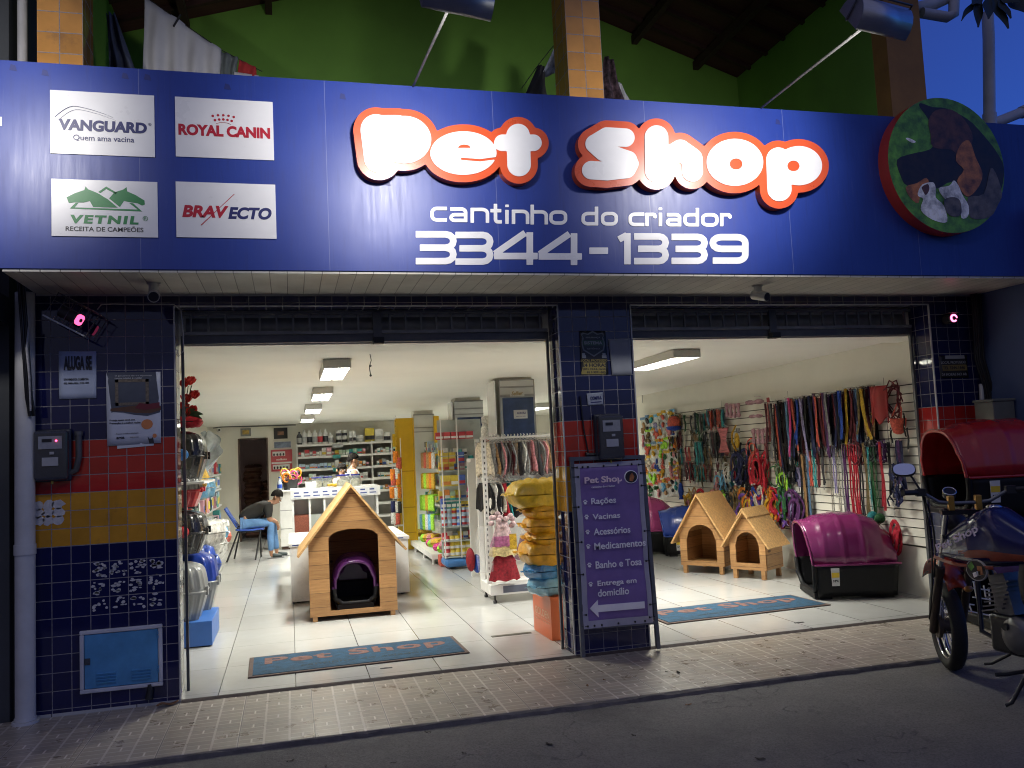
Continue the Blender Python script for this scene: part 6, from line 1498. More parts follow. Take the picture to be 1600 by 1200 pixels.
# things on the back wall
def wall_frame(name, lab, cat, u0, v0, u1, v1, mf, mi, y=12.69, brd=.03):
    x0, x1, z0, z1 = rect(u0, v1, u1, v0, y); t = thing(name, lab, cat, ((x0+x1)/2, y, (z0+z1)/2)); w, h = (x1-x0)/2, (z1-z0)/2
    mb = MB(); mb.box((-w,-.02,-h),(w,.008,h)); mb.build('frame', mf, t)
    mb = MB(); mb.box((-w+brd,-.023,-h+brd),(w-brd,-.0205,h-brd)); mb.build('picture', mi, t); return t, w, h
wall_frame('framed_picture', 'small dark framed picture over the red calendar on the back wall', 'picture', 428, 668, 449, 686, BLACKM, mat('sepia_picture', (.24,.12,.07), .5, var=.9, scale=12), brd=.08)
wall_frame('photo_print', 'bluish photo print between the dark picture and red calendar', 'print', 428, 689, 455, 701, WHITE, mat('bluish_print', (.16,.19,.27), .5, var=.9, scale=9), brd=.01)
t, w, h = wall_frame('calendar', 'red product calendar poster on the back wall above the seated man', 'poster', 424, 702, 456, 737, mat('red_poster', (.45,.03,.04), .45, var=.08), mat('pink_red_poster', (.42,.04,.05), .45, var=.1), brd=.02)
for b0 in (.42, -.80):
    e = MB(); e.box((-w*.85,-.026,h*b0),(w*(.35 if b0 > 0 else .75),-.0235,h*(b0+.42))); pn = e.build('white_panel', WHITE, t)
    e = MB()
    for k in range(4 if b0 > 0 else 5): e.ball((-w*.7+k*w*.30,-.027,h*(b0+.14)), (.02,.003,.03), 8, 6)
    e.build('pet_icons', INK, pn)
e = MB(); e.box((-w*.95,-.026,-h*.30),(w*.95,-.0235,-h*.14)); e.build('caption_strip', WHITE, t)
e = MB(); fit_text(e, 'acadêmico', (-w*.5,-.027,h*.02), (1,0,0), (0,0,1), w, h*.18, bold=.03); e.build('lettering', WHITE, t)
wall_frame('door_sign', 'small yellow and grey sign over the dark doorway', 'sign', 376, 669, 392, 682, mat('sign_grey', (.20,.21,.20), .5, var=.3, scale=20), mat('sign_ochre', (.38,.25,.05), .5, var=.6, scale=20), brd=.04)
mb = MB(); mb.tube([P(333,669,'y',12.66), P(347,667,'y',12.66), P(400,666,'y',12.66), P(462,664,'y',12.66)], .012, 5); tag(mb.build('wall_cable', GREYM), 'thin cable along the top of the back wall over the doorway', 'cable')
p = P(342,672,'y',12.5); mb = MB(); mb.ball((p.x,12.5,p.z), .05, 12, 8, 0); mb.ball((p.x+.01,12.455,p.z), .022, 8, 6, 1); tag(mb.build('dome_camera', [WHITE, BLACK]), 'small white camera in the far left ceiling corner', 'camera')
# stacked sacks in the dark store room
SACKB = mat('brown_sack', (.10,.04,.025), .7, var=.5, scale=9)
def pillow(mb, c, L, W, T_, rz=0., mi=0, seed=0, n=14, m_=10):
    rr = random.Random(seed); c = Vector(c); M = Matrix.Rotation(rz, 3, 'Z'); ph = [rr.uniform(0,6) for _ in range(4)]
    for s in (1, -1):
        def f(a, b):
            x, y = 2*a-1, 2*b-1; k = max(0., (1-abs(x)**4.5)*(1-abs(y)**5))**.42
            wr = .10*math.sin(x*9+ph[0])*math.sin(y*7+ph[1])+.05*math.sin(x*19+ph[2])
            yy = y*(1-.16*(abs(x)**6)); return c+M @ Vector((x*L/2, yy*W/2+.012*math.sin(x*8+ph[3])*abs(y), s*T_/2*k*(1+wr)+.004*s))
        g = MB(); g.grid(f if s > 0 else (lambda a, b: f(1-a, b)), n, m_); mb.add(g.v, g.f, mi, True)
    return mb
q = 0
for cx_, n_, zz in ((-.02, 13, .0), (.36, 10, .0)):
    for k in range(n_):
        mb = MB(); pillow(mb, (cx_-.02*math.sin(k*2), 13.75, .065+k*.125), .40, .55, .15, seed=k+int(cx_*50)); tag(mb.build('feed_sack', SACKB), 'brown feed sack in the dark store room, %s layer of the %s stack' % (nth(k+1), 'taller left' if n_ == 13 else 'lower right'), 'sack', 'sacks stacked in the dark store room'); q += 1

# shelves behind the counter
ysf = 12.32; sh = thing('wall_shelves', 'white shelf unit full of small medicine boxes behind the counter', 'shelf', (0,0,0))
x0s, x1s = P(463,700,'y',ysf).x, P(622,690,'y',ysf).x; zsh = [2.03, 1.765, 1.49, 1.225, .955, .68, .40]; xdv = P(580,690,'y',ysf).x
for z_ in zsh:
    mb = MB(); rbox(mb, x0s+.026, xdv-.001, ysf, 12.68, z_-.045, z_); rbox(mb, xdv+.027, x1s-.001, ysf, 12.68, z_-.040, z_+.01); mb.build('shelf_board', WHITE, sh)
mb = MB()
for xx in (x0s, xdv, x1s): mb = MB(); rbox(mb, xx, xx+.025, ysf+.001, 12.69, .02, 2.05); mb.build('upright', WHITE, sh)
mb = MB(); rbox(mb, x0s+.03, x1s, 12.685, 12.694, .02, 2.0); mb.build('back_panel', mat('grey_back_panel', (.30,.29,.26), .6, var=.1), sh)
BP = [('white',(.72,.72,.70)),('white',(.66,.67,.68)),('red',(.45,.04,.05)),('blue',(.06,.12,.42)),('teal',(.05,.28,.26)),('yellow',(.62,.48,.06)),('pale green',(.42,.56,.44)),('grey',(.38,.39,.40)),('orange',(.60,.22,.05)),('black',(.03,.03,.04)),('pink',(.60,.30,.36)),('pale blue',(.40,.52,.66))]
BPD = {}
for n_, c_ in BP: BPD.setdefault(n_, c_)
def pbox(name, lab, cat, x0, x1, y0, y1, z0, z1, c1, c2, grp):
    mb = MB(); h = z1-z0; mb.box((x0,y0,z0),(x1,y1,z1), 0); mb.box((x0+.002,y0-.0015,z0+h*.15),(x1-.002,y0-.0005,z0+h*.45), 1)
    return tag(mb.build(name, [mat('carton_'+c1.replace(' ','_'), BPD[c1], .4, var=.15, scale=24), mat('carton_'+c2.replace(' ','_'), BPD[c2], .4, var=.15, scale=24)]), lab, cat, grp)
def pjar(name, lab, cat, x, y, z, r, h, c1, c2, grp, neck=False):
    mb = MB(); prof = [(r*.95,0),(r,.01),(r,h*.62),(r*.75,h*.76),(r*.35,h*.84),(r*.35,h)] if neck else [(r*.95,0),(r,.006),(r,h*.80),(r*.92,h*.82),(r*.92,h)]
    mb.lathe(prof, (x,y,z), 14, 0); mb.lathe([(r*1.012,h*.12),(r*1.012,h*.52)], (x,y,z), 14, 1)
    return tag(mb.build(name, [mat('carton_'+c1.replace(' ','_'), BPD[c1], .4, var=.15, scale=24), mat('carton_'+c2.replace(' ','_'), BPD[c2], .4, var=.15, scale=24)]), lab, cat, grp)
rng = random.Random(77)
def bx(u): return P(u, 690, 'y', ysf).x
# top row: bottles, tins, tubs
TOPZ = zsh[0]+.001
for i, (u, r_, h_, c1, c2, nk, lab) in enumerate(((468,.06,.28,'black','grey',True,'dark green-black bottle at the left end of the top shelf'),(476,.062,.31,'white','grey',True,'first tall white bottle right of the dark bottle on the top shelf'),(484,.062,.31,'white','black',True,'second tall white bottle on the top shelf'),(492.5,.062,.31,'white','grey',True,'third tall white bottle on the top shelf'),(500.5,.062,.31,'white','red',True,'fourth tall white bottle on the top shelf'),(509,.062,.32,'white','black',True,'fifth tall white bottle on the top shelf'),(517,.06,.24,'white','grey',True,'shorter white bottle at the end of the bottle row'),(563,.085,.16,'white','grey',False,'white bucket tub in the middle of the top shelf'),(606,.075,.20,'white','black',False,'white lidded jar near the yellow post on the top shelf'))):
    pjar('bottle' if nk else 'tub', lab, 'bottle' if nk else 'tub', bx(u), ysf+.12, TOPZ, r_, h_, c1, c2, 'bottles and tubs on the top shelf', nk)
for i, (u, lv) in enumerate(((530,0),(539,0),(530,1),(539,1))):
    pjar('tin', 'white tin with a black picture, %s %s of the four stacked tins' % ('upper' if lv else 'lower', 'left' if u < 535 else 'right'), 'tin', bx(u), ysf+.12, TOPZ+lv*.142, .06, .138, 'white', 'black', 'stacked tins on the top shelf')
for i, u in enumerate((548.5,554)): pbox('carton', '%s narrow upright white carton beside the stacked tins' % ('left' if i == 0 else 'right'), 'carton', bx(u)-.035, bx(u)+.035, ysf+.05, ysf+.2, TOPZ, TOPZ+.24, 'white', 'black', 'cartons on the top shelf')
pbox('carton', 'tan carton with a dog picture on the top shelf', 'carton', bx(571), bx(585.5), ysf+.08, ysf+.2, TOPZ, TOPZ+.30, 'yellow', 'black', 'cartons on the top shelf'); pbox('carton', 'big white carton with a dog picture on the top shelf', 'carton', bx(587), bx(600), ysf+.08, ysf+.2, TOPZ, TOPZ+.27, 'white', 'grey', 'cartons on the top shelf')
pbox('carton', 'small pink and white carton at the right end of the top shelf', 'carton', bx(614), bx(620), ysf+.08, ysf+.2, TOPZ, TOPZ+.13, 'pink', 'white', 'cartons on the top shelf')
for r_, z_ in enumerate(zsh[1:5]):
    u = 466.; k = 0
    while u < 619:
        big = rng.random() < .3; du = rng.uniform(3.5,6.5)*(1.35 if big else 1); h_ = rng.uniform(.07,.12)*(1.4 if big and r_ < 3 else 1)
        if r_ == 0 and u < 495: c1 = rng.choice(['red','white','white'])
        elif r_ == 1 and u < 500: c1 = rng.choice(['blue','white','pale blue'])
        elif r_ == 0 and 520 < u < 560: c1 = rng.choice(['pale green','teal','yellow','white'])
        else: c1 = rng.choice(['white']*7+['grey','pale blue','pink','orange','pale green'])
        c2 = rng.choice(['red','blue','teal','grey','black','yellow','orange','white','white'])
        x0b, x1b = bx(u), bx(u+du-.7); k += 1
        if abs((x0b+x1b)/2-xdv) > .08:
            lab = '%s %s, %s on the %s shelf down behind the counter' % (c1+' and '+c2 if c1 != c2 else 'all '+c1, 'pot' if r_ == 3 and u < 515 else 'carton', nth(k), nth(r_+2))
            if r_ == 3 and u < 515: pjar('pot', lab, 'pot', (x0b+x1b)/2, ysf+.10, z_+.001, (x1b-x0b)/2, .11, 'white', c2, 'pots on the medicine shelves')
            else: pbox('carton', lab, 'carton', x0b, x1b, ysf+.04+rng.uniform(0,.05), ysf+.2, z_+.011 if x0b > xdv else z_+.001, z_+.011+h_, c1, c2, 'cartons on the medicine shelves')
        u += du
a0, a1 = bx(519), bx(531)
for z_, cn in ((zsh[1]-.02,'teal'),(zsh[2]-.03,'teal'),(zsh[0]-.05,'grey')):
    mb = MB(); rbox(mb, a0, bx(531 if cn == 'teal' else 536), ysf-.06, ysf-.002, z_-.05, z_+.03); tag(mb.build('shelf_tray', mat('carton_'+cn, BPD[cn], .4)), '%s hanging tray in the gap of the medicine shelves, at %s height' % (cn, {zsh[1]-.02:'upper', zsh[2]-.03:'lower', zsh[0]-.05:'top'}[z_]), 'tray')
# orange bags on a wire rack beside the yellow post
t = thing('wire_rack', 'narrow white wire rack of orange bags against the yellow post', 'rack', (0,0,0)); yr = 8.55
mb = MB(); xa, xb = P(612,700,'y',yr).x, P(626,700,'y',yr).x
for xx in (xa, xb): mb.bar((xx,yr+.02,.1),(xx,yr+.02,2.0), .014, .014)
for z_ in (.45,.85,1.2): mb.bar((xa,yr,z_),(xb,yr,z_), .012, .03)
mb.bar((xa,yr+.02,.05),(xb,yr+.02,.05), .3, .04, (0,0,1)); mb.build('frame', WHITE, t)
for i, (u, v, cn) in enumerate(((614,740,'orange'),(620,738,'white'),(615,748,'coral red'),(622,747,'orange'),(613,768,'orange'),(619,769,'white'),(623,768,'orange'),(615,790,'dark navy'),(620,790,'white'),(623,791,'charcoal'),(615,808,'white'),(621,809,'coral red'),(618,712,'orange'),(623,722,'coral red'))):
    p = P(u, v, 'y', yr-.05); mb = MB(); mb.grid(lambda a, b: Vector((p.x+(a-.5)*.09, p.y-.02*math.sin(a*3.14), p.z+.08-.20*b+.004*math.sin(a*15))), 6, 6); tag(mb.build('snack_bag', pm(cn,.3), thick=.02), '%s snack bag, %s one down the rack by the yellow post' % (cn, nth(i+1)), 'bag', 'snack bags on the narrow wire rack')
# ================================================================== middle shelves: end display with tins and packs
ye = 5.6
def EX(u, v=760): return P(u, v, 'y', ye).x
def EZ(v, u=700): return P(u, v, 'y', ye).z
GSH = mat('frosted_glass_shelf', (.55,.60,.57), .15, var=.03, alpha=.75)
t = thing('end_display', 'white end display of glass shelves with tins and packs, blue rounded base', 'display', (0,0,0))
xl, xr = EX(691), EX(762)
mb = MB(); mb.box((xl,ye-.02,.03),(xl+.42,ye+.42,.16)); mb.build('base', mat('blue_base_plinth', (.05,.17,.42), .35), t, bevel=.06, seg=4)
mb = MB(); mb.box((xl+.01,ye+.30,.165),(xr,ye+.32,EZ(655))); mb.build('back_panel', mat('pale_green_panel', (.40,.44,.41), .3, var=.1), t)
mb = MB()
for v in (735,782,823,845,870): mb.box((xl,ye,EZ(v)-.02),(xr,ye+.298,EZ(v)))
for v in (712,): mb.box((xl,ye-.02,EZ(v)-.012),(xr,ye+.298,EZ(v)))
mb.build('shelf_board', GSH, t)
mb = MB()
for xx in (xl, EX(716), xr): mb = MB(); mb.bar((xx+.008,ye-.01,.165),(xx+.008,ye-.01,EZ(655)), .012, .016); mb.build('post', WHITE, t)
rng = random.Random(31)
def tin(u, v, c1, c2, lab, grp, y=ye+.06, r=.038, h=.088):
    pjar('tin', lab, 'tin', EX(u), y, EZ(v)+.001, r, h, c1, c2, grp)
for r_ in range(3):
    for c_ in range(6):
        c1 = 'yellow' if (r_ == 2 and c_ == 2) else ('red','pale blue','pink','pale blue','red','pale blue')[c_]
        pjar('tin', '%s food tin, %s from the left in the %s of three upper layers' % ('yellow' if c1 == 'yellow' else 'banded pale blue', nth(c_+1), nth(3-r_)), 'tin', EX(693.5+c_*7.6), ye+.07, EZ(823)+.002+r_*.090, .0415, .088, c1 if c1 == 'yellow' else 'pale blue', ('red','grey','red','blue','red','pink')[c_], 'food tins on the end display')
for r_ in range(3):
    for c_ in range(5):
        if r_ == 2 and c_ > 2: continue
        c1 = 'red' if c_ == 0 else 'yellow'
        pjar('tin', '%s dog-face tin, %s from the left in the %s of three lower layers' % (c1, nth(c_+1), nth(3-r_)), 'tin', EX(696+c_*8.2), ye+.07, EZ(870)+.002+r_*.098, .044, .095, c1, 'white', 'food tins on the end display')
def carton(u0, u1, v0, v1, c1, c2, lab, y=ye+.03):
    pbox('carton', lab, 'carton', EX(u0), EX(u1), y, y+.08, EZ(v0), EZ(v1), c1, c2, 'packs on the end display')
carton(691,703,724.5,707,'yellow','orange','left yellow pack of the pair on the upper glass shelf'); carton(704,714,724.5,707,'yellow','red','right yellow pack of the pair on the upper glass shelf')
carton(717,728,724,707,'blue','red','blue pack right of the upper yellow pair'); carton(691,705,760,743,'yellow','orange','left yellow pack of the lower pair'); carton(706,717,760,743,'yellow','white','right yellow pack of the lower pair'); carton(718,728,759,743,'blue','red','blue pack right of the lower yellow pair')
for i in range(6): carton(690+i*7.5,696.8+i*7.5,712,[703,700,704,701,703,702][i],['yellow','white','grey','white','teal','white'][i],['red','blue','yellow','grey','white','black'][i],'%s small pack from the left on the ledge below the dark red row' % nth(i+1), ye+.12)
for i in range(6): carton(690+i*8.2,697.6+i*8.2,735,[722,724,723,725,722,724][i],['yellow','orange','yellow','blue','pink','white'][i],['orange','red','white','red','white','teal'][i],'%s back pack from the left on the uppermost board' % nth(i+1), ye+.16)
for i in range(6): carton(689+i*8.6,697+i*8.6,782,[768,766,769,767,768,770][i],['yellow','orange','pale green','yellow','grey','white'][i],['red','white','yellow','orange','blue','red'][i],'%s back pack from the left over the green row' % nth(i+1), ye+.18)
for i in range(6): carton(691+i*8.2,698.6+i*8.2,845,[834,832,835,833,834,832][i],['red','white','pale blue','yellow','white','red'][i],['white','red','blue','red','blue','yellow'][i],'%s flat pack from the left between both tin groups' % nth(i+1), ye+.15)
for i in range(4): carton(689+i*8,696+i*8,795,779,('blue','teal','teal','teal')[i],'white','%s green-blue pack from the left on the green row' % nth(i+1))
for i in range(3): carton(720+i*6.5,725.8+i*6.5,794,784,'yellow','black','%s small yellow smiling pack right of the green row' % nth(i+1))
for i in range(5): carton(686+i*12,697+i*12,686.5,675,'red','white','%s dark red pack from the left on the top ledge' % nth(i+1), ye+.1)
for u, v, cn, lab, r_ in ((737,770,'hot pink','hot pink feeding bowl stacked on a violet one',.075),(742,782,'violet','violet feeding bowl under the hot pink one',.085),(738,722,'teal','teal feeding bowl on the upper glass shelf',.05)):
    mb = MB(); mb.lathe([(r_,0),(r_*.72,.09),(r_*.68,.09),(r_*.9,.01)], (EX(u),ye+.02,EZ(v)), 16); tag(mb.build('feeding_bowl', pm(cn,.3)), lab, 'bowl')
# second gondola running back along the aisle, with hanging packs
t = thing('gondola_shelf', 'long white gondola running back beside the counter aisle', 'gondola shelf', (0,0,0))
gx = 3.15
mb = MB(); mb.box((gx,6.3,.06),(gx+.5,9.3,.16)); mb.build('base', WHITE, t)
mb = MB(); mb.box((gx+.42,6.3,.161),(gx+.46,9.3,2.0)); mb.build('back_panel', WHITE, t)
for z_ in (.55,.85,1.15,1.45,1.72):
    mb = MB(); mb.box((gx+.08,6.3,z_-.02),(gx+.419,9.3,z_)); mb.build('shelf_board', WHITE, t)
mb = MB()
for y_ in (6.4,7.8,9.2): mb.box((gx+.02,y_,0),(gx+.06,y_+.04,.059))
mb.build('foot', BLACKM, t)
k = 0
for z_, cols in ((1.451,['pale blue','white','grey','teal','white','black','white']),(1.151,['yellow','orange','white','red','grey']),(.851,['yellow','pale green','yellow','teal']),(.551,['teal','pale green','teal','red','white']),(1.721,['grey','pale blue','white','black'])):
    y_ = 6.38; j = 0
    while y_ < 9.15:
        L = rng.uniform(.10,.17); c1 = cols[j % len(cols)] if rng.random() < .75 else rng.choice(['white','yellow','pale green']); c2 = rng.choice(['white','red','blue','yellow','teal'])
        j += 1; h_ = rng.uniform(.13,.21); mb = MB(); x_ = gx+.10
        if rng.random() < .35:
            mb.lathe([(L*.38,0),(L*.4,h_*.7),(L*.2,h_*.8),(L*.2,h_)], (x_+.07,y_+L*.4,z_), 12, 0); mb.lathe([(L*.405,h_*.15),(L*.405,h_*.5)], (x_+.07,y_+L*.4,z_), 12, 1); nm = 'bottle'
        else: mb.box((x_,y_,z_),(x_+.12,y_+L*.85,z_+h_), 0); mb.box((x_-.0015,y_+.004,z_+h_*.2),(x_-.0005,y_+L*.85-.004,z_+h_*.5), 1); nm = 'carton'
        tag(mb.build(nm, [mat('carton_'+c1.replace(' ','_'), BPD[c1], .4, var=.15, scale=24), mat('carton_'+c2.replace(' ','_'), BPD[c2], .4, var=.15, scale=24)]), '%s and %s %s, %s along the gondola shelf at %d cm counting from its street end' % (c1, c2, nm, nth(j), round(z_*100)) if False else '%s and %s %s, %s from the street end on the %s gondola shelf' % (c1, c2, nm, nth(j), {1.721:'top',1.451:'second',1.151:'third',.851:'fourth',.551:'lowest'}[z_]), nm, 'goods on the long gondola'); y_ += L
for i in range(9):
    p = P(664+i*3.0, 752 if i < 5 else 785, 'y', 6.5+i*.1); cn = ('golden yellow','lime','golden yellow','orange','lime')[i % 5]
for i in range(20):
    up = i % 10 < 5; u = (666+(i % 5)*4.2) if up else (664+(i % 5)*4.4); p = P(u, (748 if up else 782) if i < 10 else (716 if up else 812), 'x', gx+.02); cn = ['golden yellow','lime','golden yellow','orange','golden yellow','lime','lime','golden yellow','lime','lime','tan','coral red','tan','orange','white','sky blue','lime','white','sky blue','lime'][i]
    mb = MB(); mb.grid(lambda a, b: Vector((p.x-.06-.025*math.sin(a*3.14), p.y+(a-.5)*.26, p.z+.09-.26*b+.004*math.sin(a*13))), 6, 6); mb.tube([(p.x+.08,p.y,p.z+.09),(p.x-.08,p.y,p.z+.09)], .004, 4); tag(mb.build('treat_bag', pm(cn,.3), thick=.02), '%s treat bag, %s in the %s hanging row on the gondola' % (cn, nth(i % 5+1), ('third' if up else 'second') if i < 10 else ('top' if up else 'lowest')), 'treat bag', 'treat bags hanging on the gondola')
# low trays with yellow and pink bags on the floor shelf
for i, (u, v, cn, grp) in enumerate([(652+k*7, 832+(k % 3)*5, 'golden yellow' if k % 2 else 'lime', 'y') for k in range(7)]+[(676+k*6, 846+(k % 2)*5, 'hot pink' if k % 2 else 'rose', 'p') for k in range(5)]):
    p = P(u, v+4, 'x', gx-.05 if grp == 'y' else gx-.02); p.y = min(max(p.y, 6.4), 9.4); mb = MB(); pillow(mb, (gx-.02, p.y, .22+.05*(i % 2)), .30, .26, .12, rz=i*.7, seed=i)
    tag(mb.build('snack_bag', pm(cn,.3)), 'plump %s bag, %s of the %s heap at the gondola foot' % (cn, nth(i+1 if grp == 'y' else i-6), 'yellow' if grp == 'y' else 'pink'), 'bag', 'plump bags at the gondola foot')
mb = MB(); mb.box((gx-.28,6.3,.08),(gx-.005,9.3,.16)); 
for y_ in (6.4,7.3,8.3,9.2): mb.lathe([(.02,0),(.02,.0799)], (gx-.25,y_,0), 8)
tag(mb.build('floor_tray', WHITE), 'low white tray along the gondola foot carrying the plump bags', 'tray')
a = P(690,865,'z',0); mb = MB(); mb.box((gx-.20,6.02,.0),(gx+.02,6.25,.16)); tag(mb.build('red_tub', pm('coral red',.3), bevel=.01), 'small coral red tub at the corner of the gondola', 'tub')
mb = MB(); p = P(766,690,'y',4.6); mb.lathe([(.07,0),(.07,.40),(.05,.46),(.06,.47),(.06,.55),(.02,.57)], (p.x-.05,4.6,1.60), 16, 0); mb.lathe([(.071,.14),(.071,.26)], (p.x-.05,4.6,1.60), 16, 1)
tag(mb.build('tall_bottle', [pm('white',.3), pm('coral red',.3)]), 'tall white canister with a red cap above the clothes rack', 'canister')
mb = MB(); mb.box((p.x-.3,4.5,1.55),(p.x+.3,4.8,1.599)); mb.box((p.x-.3,4.76,0),(p.x+.3,4.8,1.549)); tag(mb.build('rear_shelf', WHITE), 'white shelf back carrying the tall canister behind the clothes rack', 'shelf')

# ================================================================== clothes rack
yk = 2.95
def KX(u, v=700): return P(u, v, 'y', yk).x
def KZ(v, u=800): return P(u, v, 'y', yk).z
t = thing('clothes_rack', 'white slotted rack hung with two rows of pet clothes', 'clothes rack', (0,0,0))
xl = KX(749); xr = KX(905)
mb = MB(); 
for x_, y_ in ((xl,yk-.22),(xl,yk+.12),(xr,yk+.12)): mb = MB(); mb.bar((x_,y_,.10),(x_,y_,KZ(684)), .035, .05); mb.build('post', WHITE, t)
mb = MB(); n = 26
for k in range(n): mb.cbox((xl-.003,yk-.246,.25+k*.062), (.012,.004,.028))
mb.build('slot_holes', INK, t)
mb = MB(); z1, z2 = KZ(683), KZ(745)
for z_ in (z1, z2): mb = MB(); mb.bar((xl,yk-.05,z_),(xr,yk-.05,z_), .022, .022); mb.build('rail', WHITE, t)
mb = MB(); a, b = P(757,928,'z',0), P(770,938,'z',0)
mb.box((xl-.02,yk-.36,.09),(xr,yk+.16,.20)); mb.build('base', WHITE, t, bevel=.004)
mb = MB(); mb.box((xl+.12,yk-.364,.11),(xr-.05,yk-.3605,.185)); mb.build('base_strip', mat('slate_strip', (.10,.11,.15), .5), t)
mb = MB()
for xx in (xl+.03, xl+.75):
    for y_ in (yk-.33, yk+.12): mb.lathe([(.022,0),(.022,.03),(.01,.03),(.01,.089)], (xx,y_,0), 10)
mb.build('foot', BLACKM, t)
PLS = mat('clear_plastic_bag', (.60,.59,.57), .2, var=.2, scale=10, alpha=.30, coat=.3, bump=.4, bscale=18)
GC = ['cream','grey','tan','charcoal','grey','rose','charcoal','maroon','grey','tan','charcoal','white','grey','maroon','rose','charcoal','grey','rose','tan','charcoal','rose','cream','grey','dark green']
def garment(x, ztop, L, cn, lab, grp, rz, bag=True, W=.26):
    t = thing('pet_garment', lab, 'pet clothes', (x, yk-.05, ztop), rz, grp); rr = random.Random(int(x*1000))
    mb = MB(); mb.tube([(0,-.0,.03),(.0,.015,.045),(0,.02,.02),(0,0,.0),(0,-W*.48,-.05),(0,W*.48,-.05),(0,0,0)], .005, 5); mb.build('hanger', WHITE, t)
    mb = MB(); ph = rr.uniform(0,6)
    mb.grid(lambda a, b: Vector((.012*math.sin(a*12+ph)*(.4+b)+.01*math.sin(b*6+ph), (a-.5)*W*(1-.35*max(0,.25-b)/.25+.10*math.sin(b*5+ph)), -.04-L*b*(1-.12*abs(math.sin(a*7+ph))))), 10, 9); mb.build('cloth', pm(cn), t, thick=.014)
    if bag:
        mb = MB(); mb.grid(lambda a, b: Vector((.020+.006*math.sin(a*9+b*14+ph), (a-.5)*W*1.12, -.03-(L+.04)*b)), 8, 8); mb.build('plastic_cover', PLS, t)
    return t
rng = random.Random(5)
for i, cn in enumerate(GC):
    u = 754+i*5.0; garment(KX(u), z1-.01, rng.uniform(.36,.43), cn, '%s bagged pet garment, %s from the left on the upper rail' % (cn, nth(i+1)), 'pet clothes on the upper rail', rng.uniform(.25,.8))
G2 = ['black','white','charcoal','cream','crimson','teal','charcoal','grey','tan','grey','charcoal','tan','cream','black','grey','maroon','charcoal','grey']
for i, cn in enumerate(G2):
    u = 756+i*6.4; garment(KX(u,760), z2-.01, rng.uniform(.34,.46), cn, '%s pet garment, %s from the left on the lower rail' % (cn, nth(i+1)), 'pet clothes on the lower rail', rng.uniform(.25,.9), bag=i > 6)
# frilled dresses at the front
def dress(u, vt, vb, ydp, tiers, lab, grp=None, wv=1.):
    a = P(u, vt, 'y', ydp); zb = P(u, vb, 'y', ydp).z; t = thing('pet_dress', lab, 'pet dress', (a.x, ydp, a.z)); Ht = a.z-zb
    for j, (b0, b1, w0, w1, cn) in enumerate(tiers):
        mb = MB(); mb.grid(lambda q, b: Vector(((w0+(w1-w0)*b)*wv*math.cos(q*2*math.pi)*(1+.10*b*math.sin(q*40)), .5*(w0+(w1-w0)*b)*wv*math.sin(q*2*math.pi)*(1+.10*b*math.sin(q*40)), -Ht*(b0+(b1-b0)*b)+.01*b*math.sin(q*40))), 60, 5, wrap=True)
        mb.build('skirt_tier' if j else 'bodice', pm(cn), t)
    mb = MB(); mb.tube([(0,0,.06),(.02,0,.09),(0,0,.12),(0,0,.16)], .005, 5); mb.build('hanger', WHITE, t)
    return t
d1 = dress(784,815,868,yk-.40,[(0,.45,.06,.10,'faded pink'),(.42,.74,.11,.14,'faded magenta'),(.72,1.,.135,.155,'pale straw')],'pink frilled pet dress with a yellow hem at the front of the rack')
mb = MB(); rr = random.Random(2)
for k in range(16): mb.ball((rr.uniform(-.13,.13), rr.uniform(-.05,.03), rr.uniform(-.06,.09)), (.035,.02,.03), 8, 6)
mb.build('ruffle', pm('faded pink'), d1)
mb = MB(); mb.box((.05,-.12,-.30),(.13,-.117,-.13)); mb.build('price_tag', pm('golden yellow'), d1)
dress(787,868,906,yk-.40,[(0,.3,.10,.13,'dark red'),(.25,1.,.13,.165,'dark red')],'dark red pleated pet skirt under the pink frilled dress')
dress(825,818,872,yk-.30,[(0,.4,.06,.10,'white'),(.38,1.,.10,.17,'faded magenta')],'hot pink pet dress half behind the yellow sacks')
def bagged(u0, u1, v0, v1, ydp, lab, m_=PLS):
    a, b = P(u0, v1, 'y', ydp), P(u1, v0, 'y', ydp); mb = MB(); rr = random.Random(int(u0)); ph = rr.uniform(0,6)
    mb.grid(lambda q, r_: Vector((a.x+(b.x-a.x)*(.5+(q-.5)*(.75+.25*math.sin(r_*3.1))), ydp-.05*math.sin(q*3.14)+.012*math.sin(q*17+r_*9+ph), a.z+(b.z-a.z)*r_)), 12, 14)
    return tag(mb.build('plastic_bag', m_), lab, 'plastic bag')
bagged(745,772,820,895,yk-.42,'clear plastic garment bag at the left corner of the clothes rack'); bagged(797,830,820,905,yk-.33,'wide clear plastic bag right of the red pleated skirt')
for u, v, r_, cn, lab in ((738,868,.12,'dark red','dark red pet bed end behind the rack corner'),(748,874,.09,'royal blue','blue round cushion edge beside the red one')):
    p = P(u, v+8, 'y', 3.2); mb = MB(); mb.ball((p.x,3.3,max(.16,p.z)), (.05,.13,r_+.02), 14, 10); tag(mb.build('round_cushion', pm(cn)), lab, 'cushion')

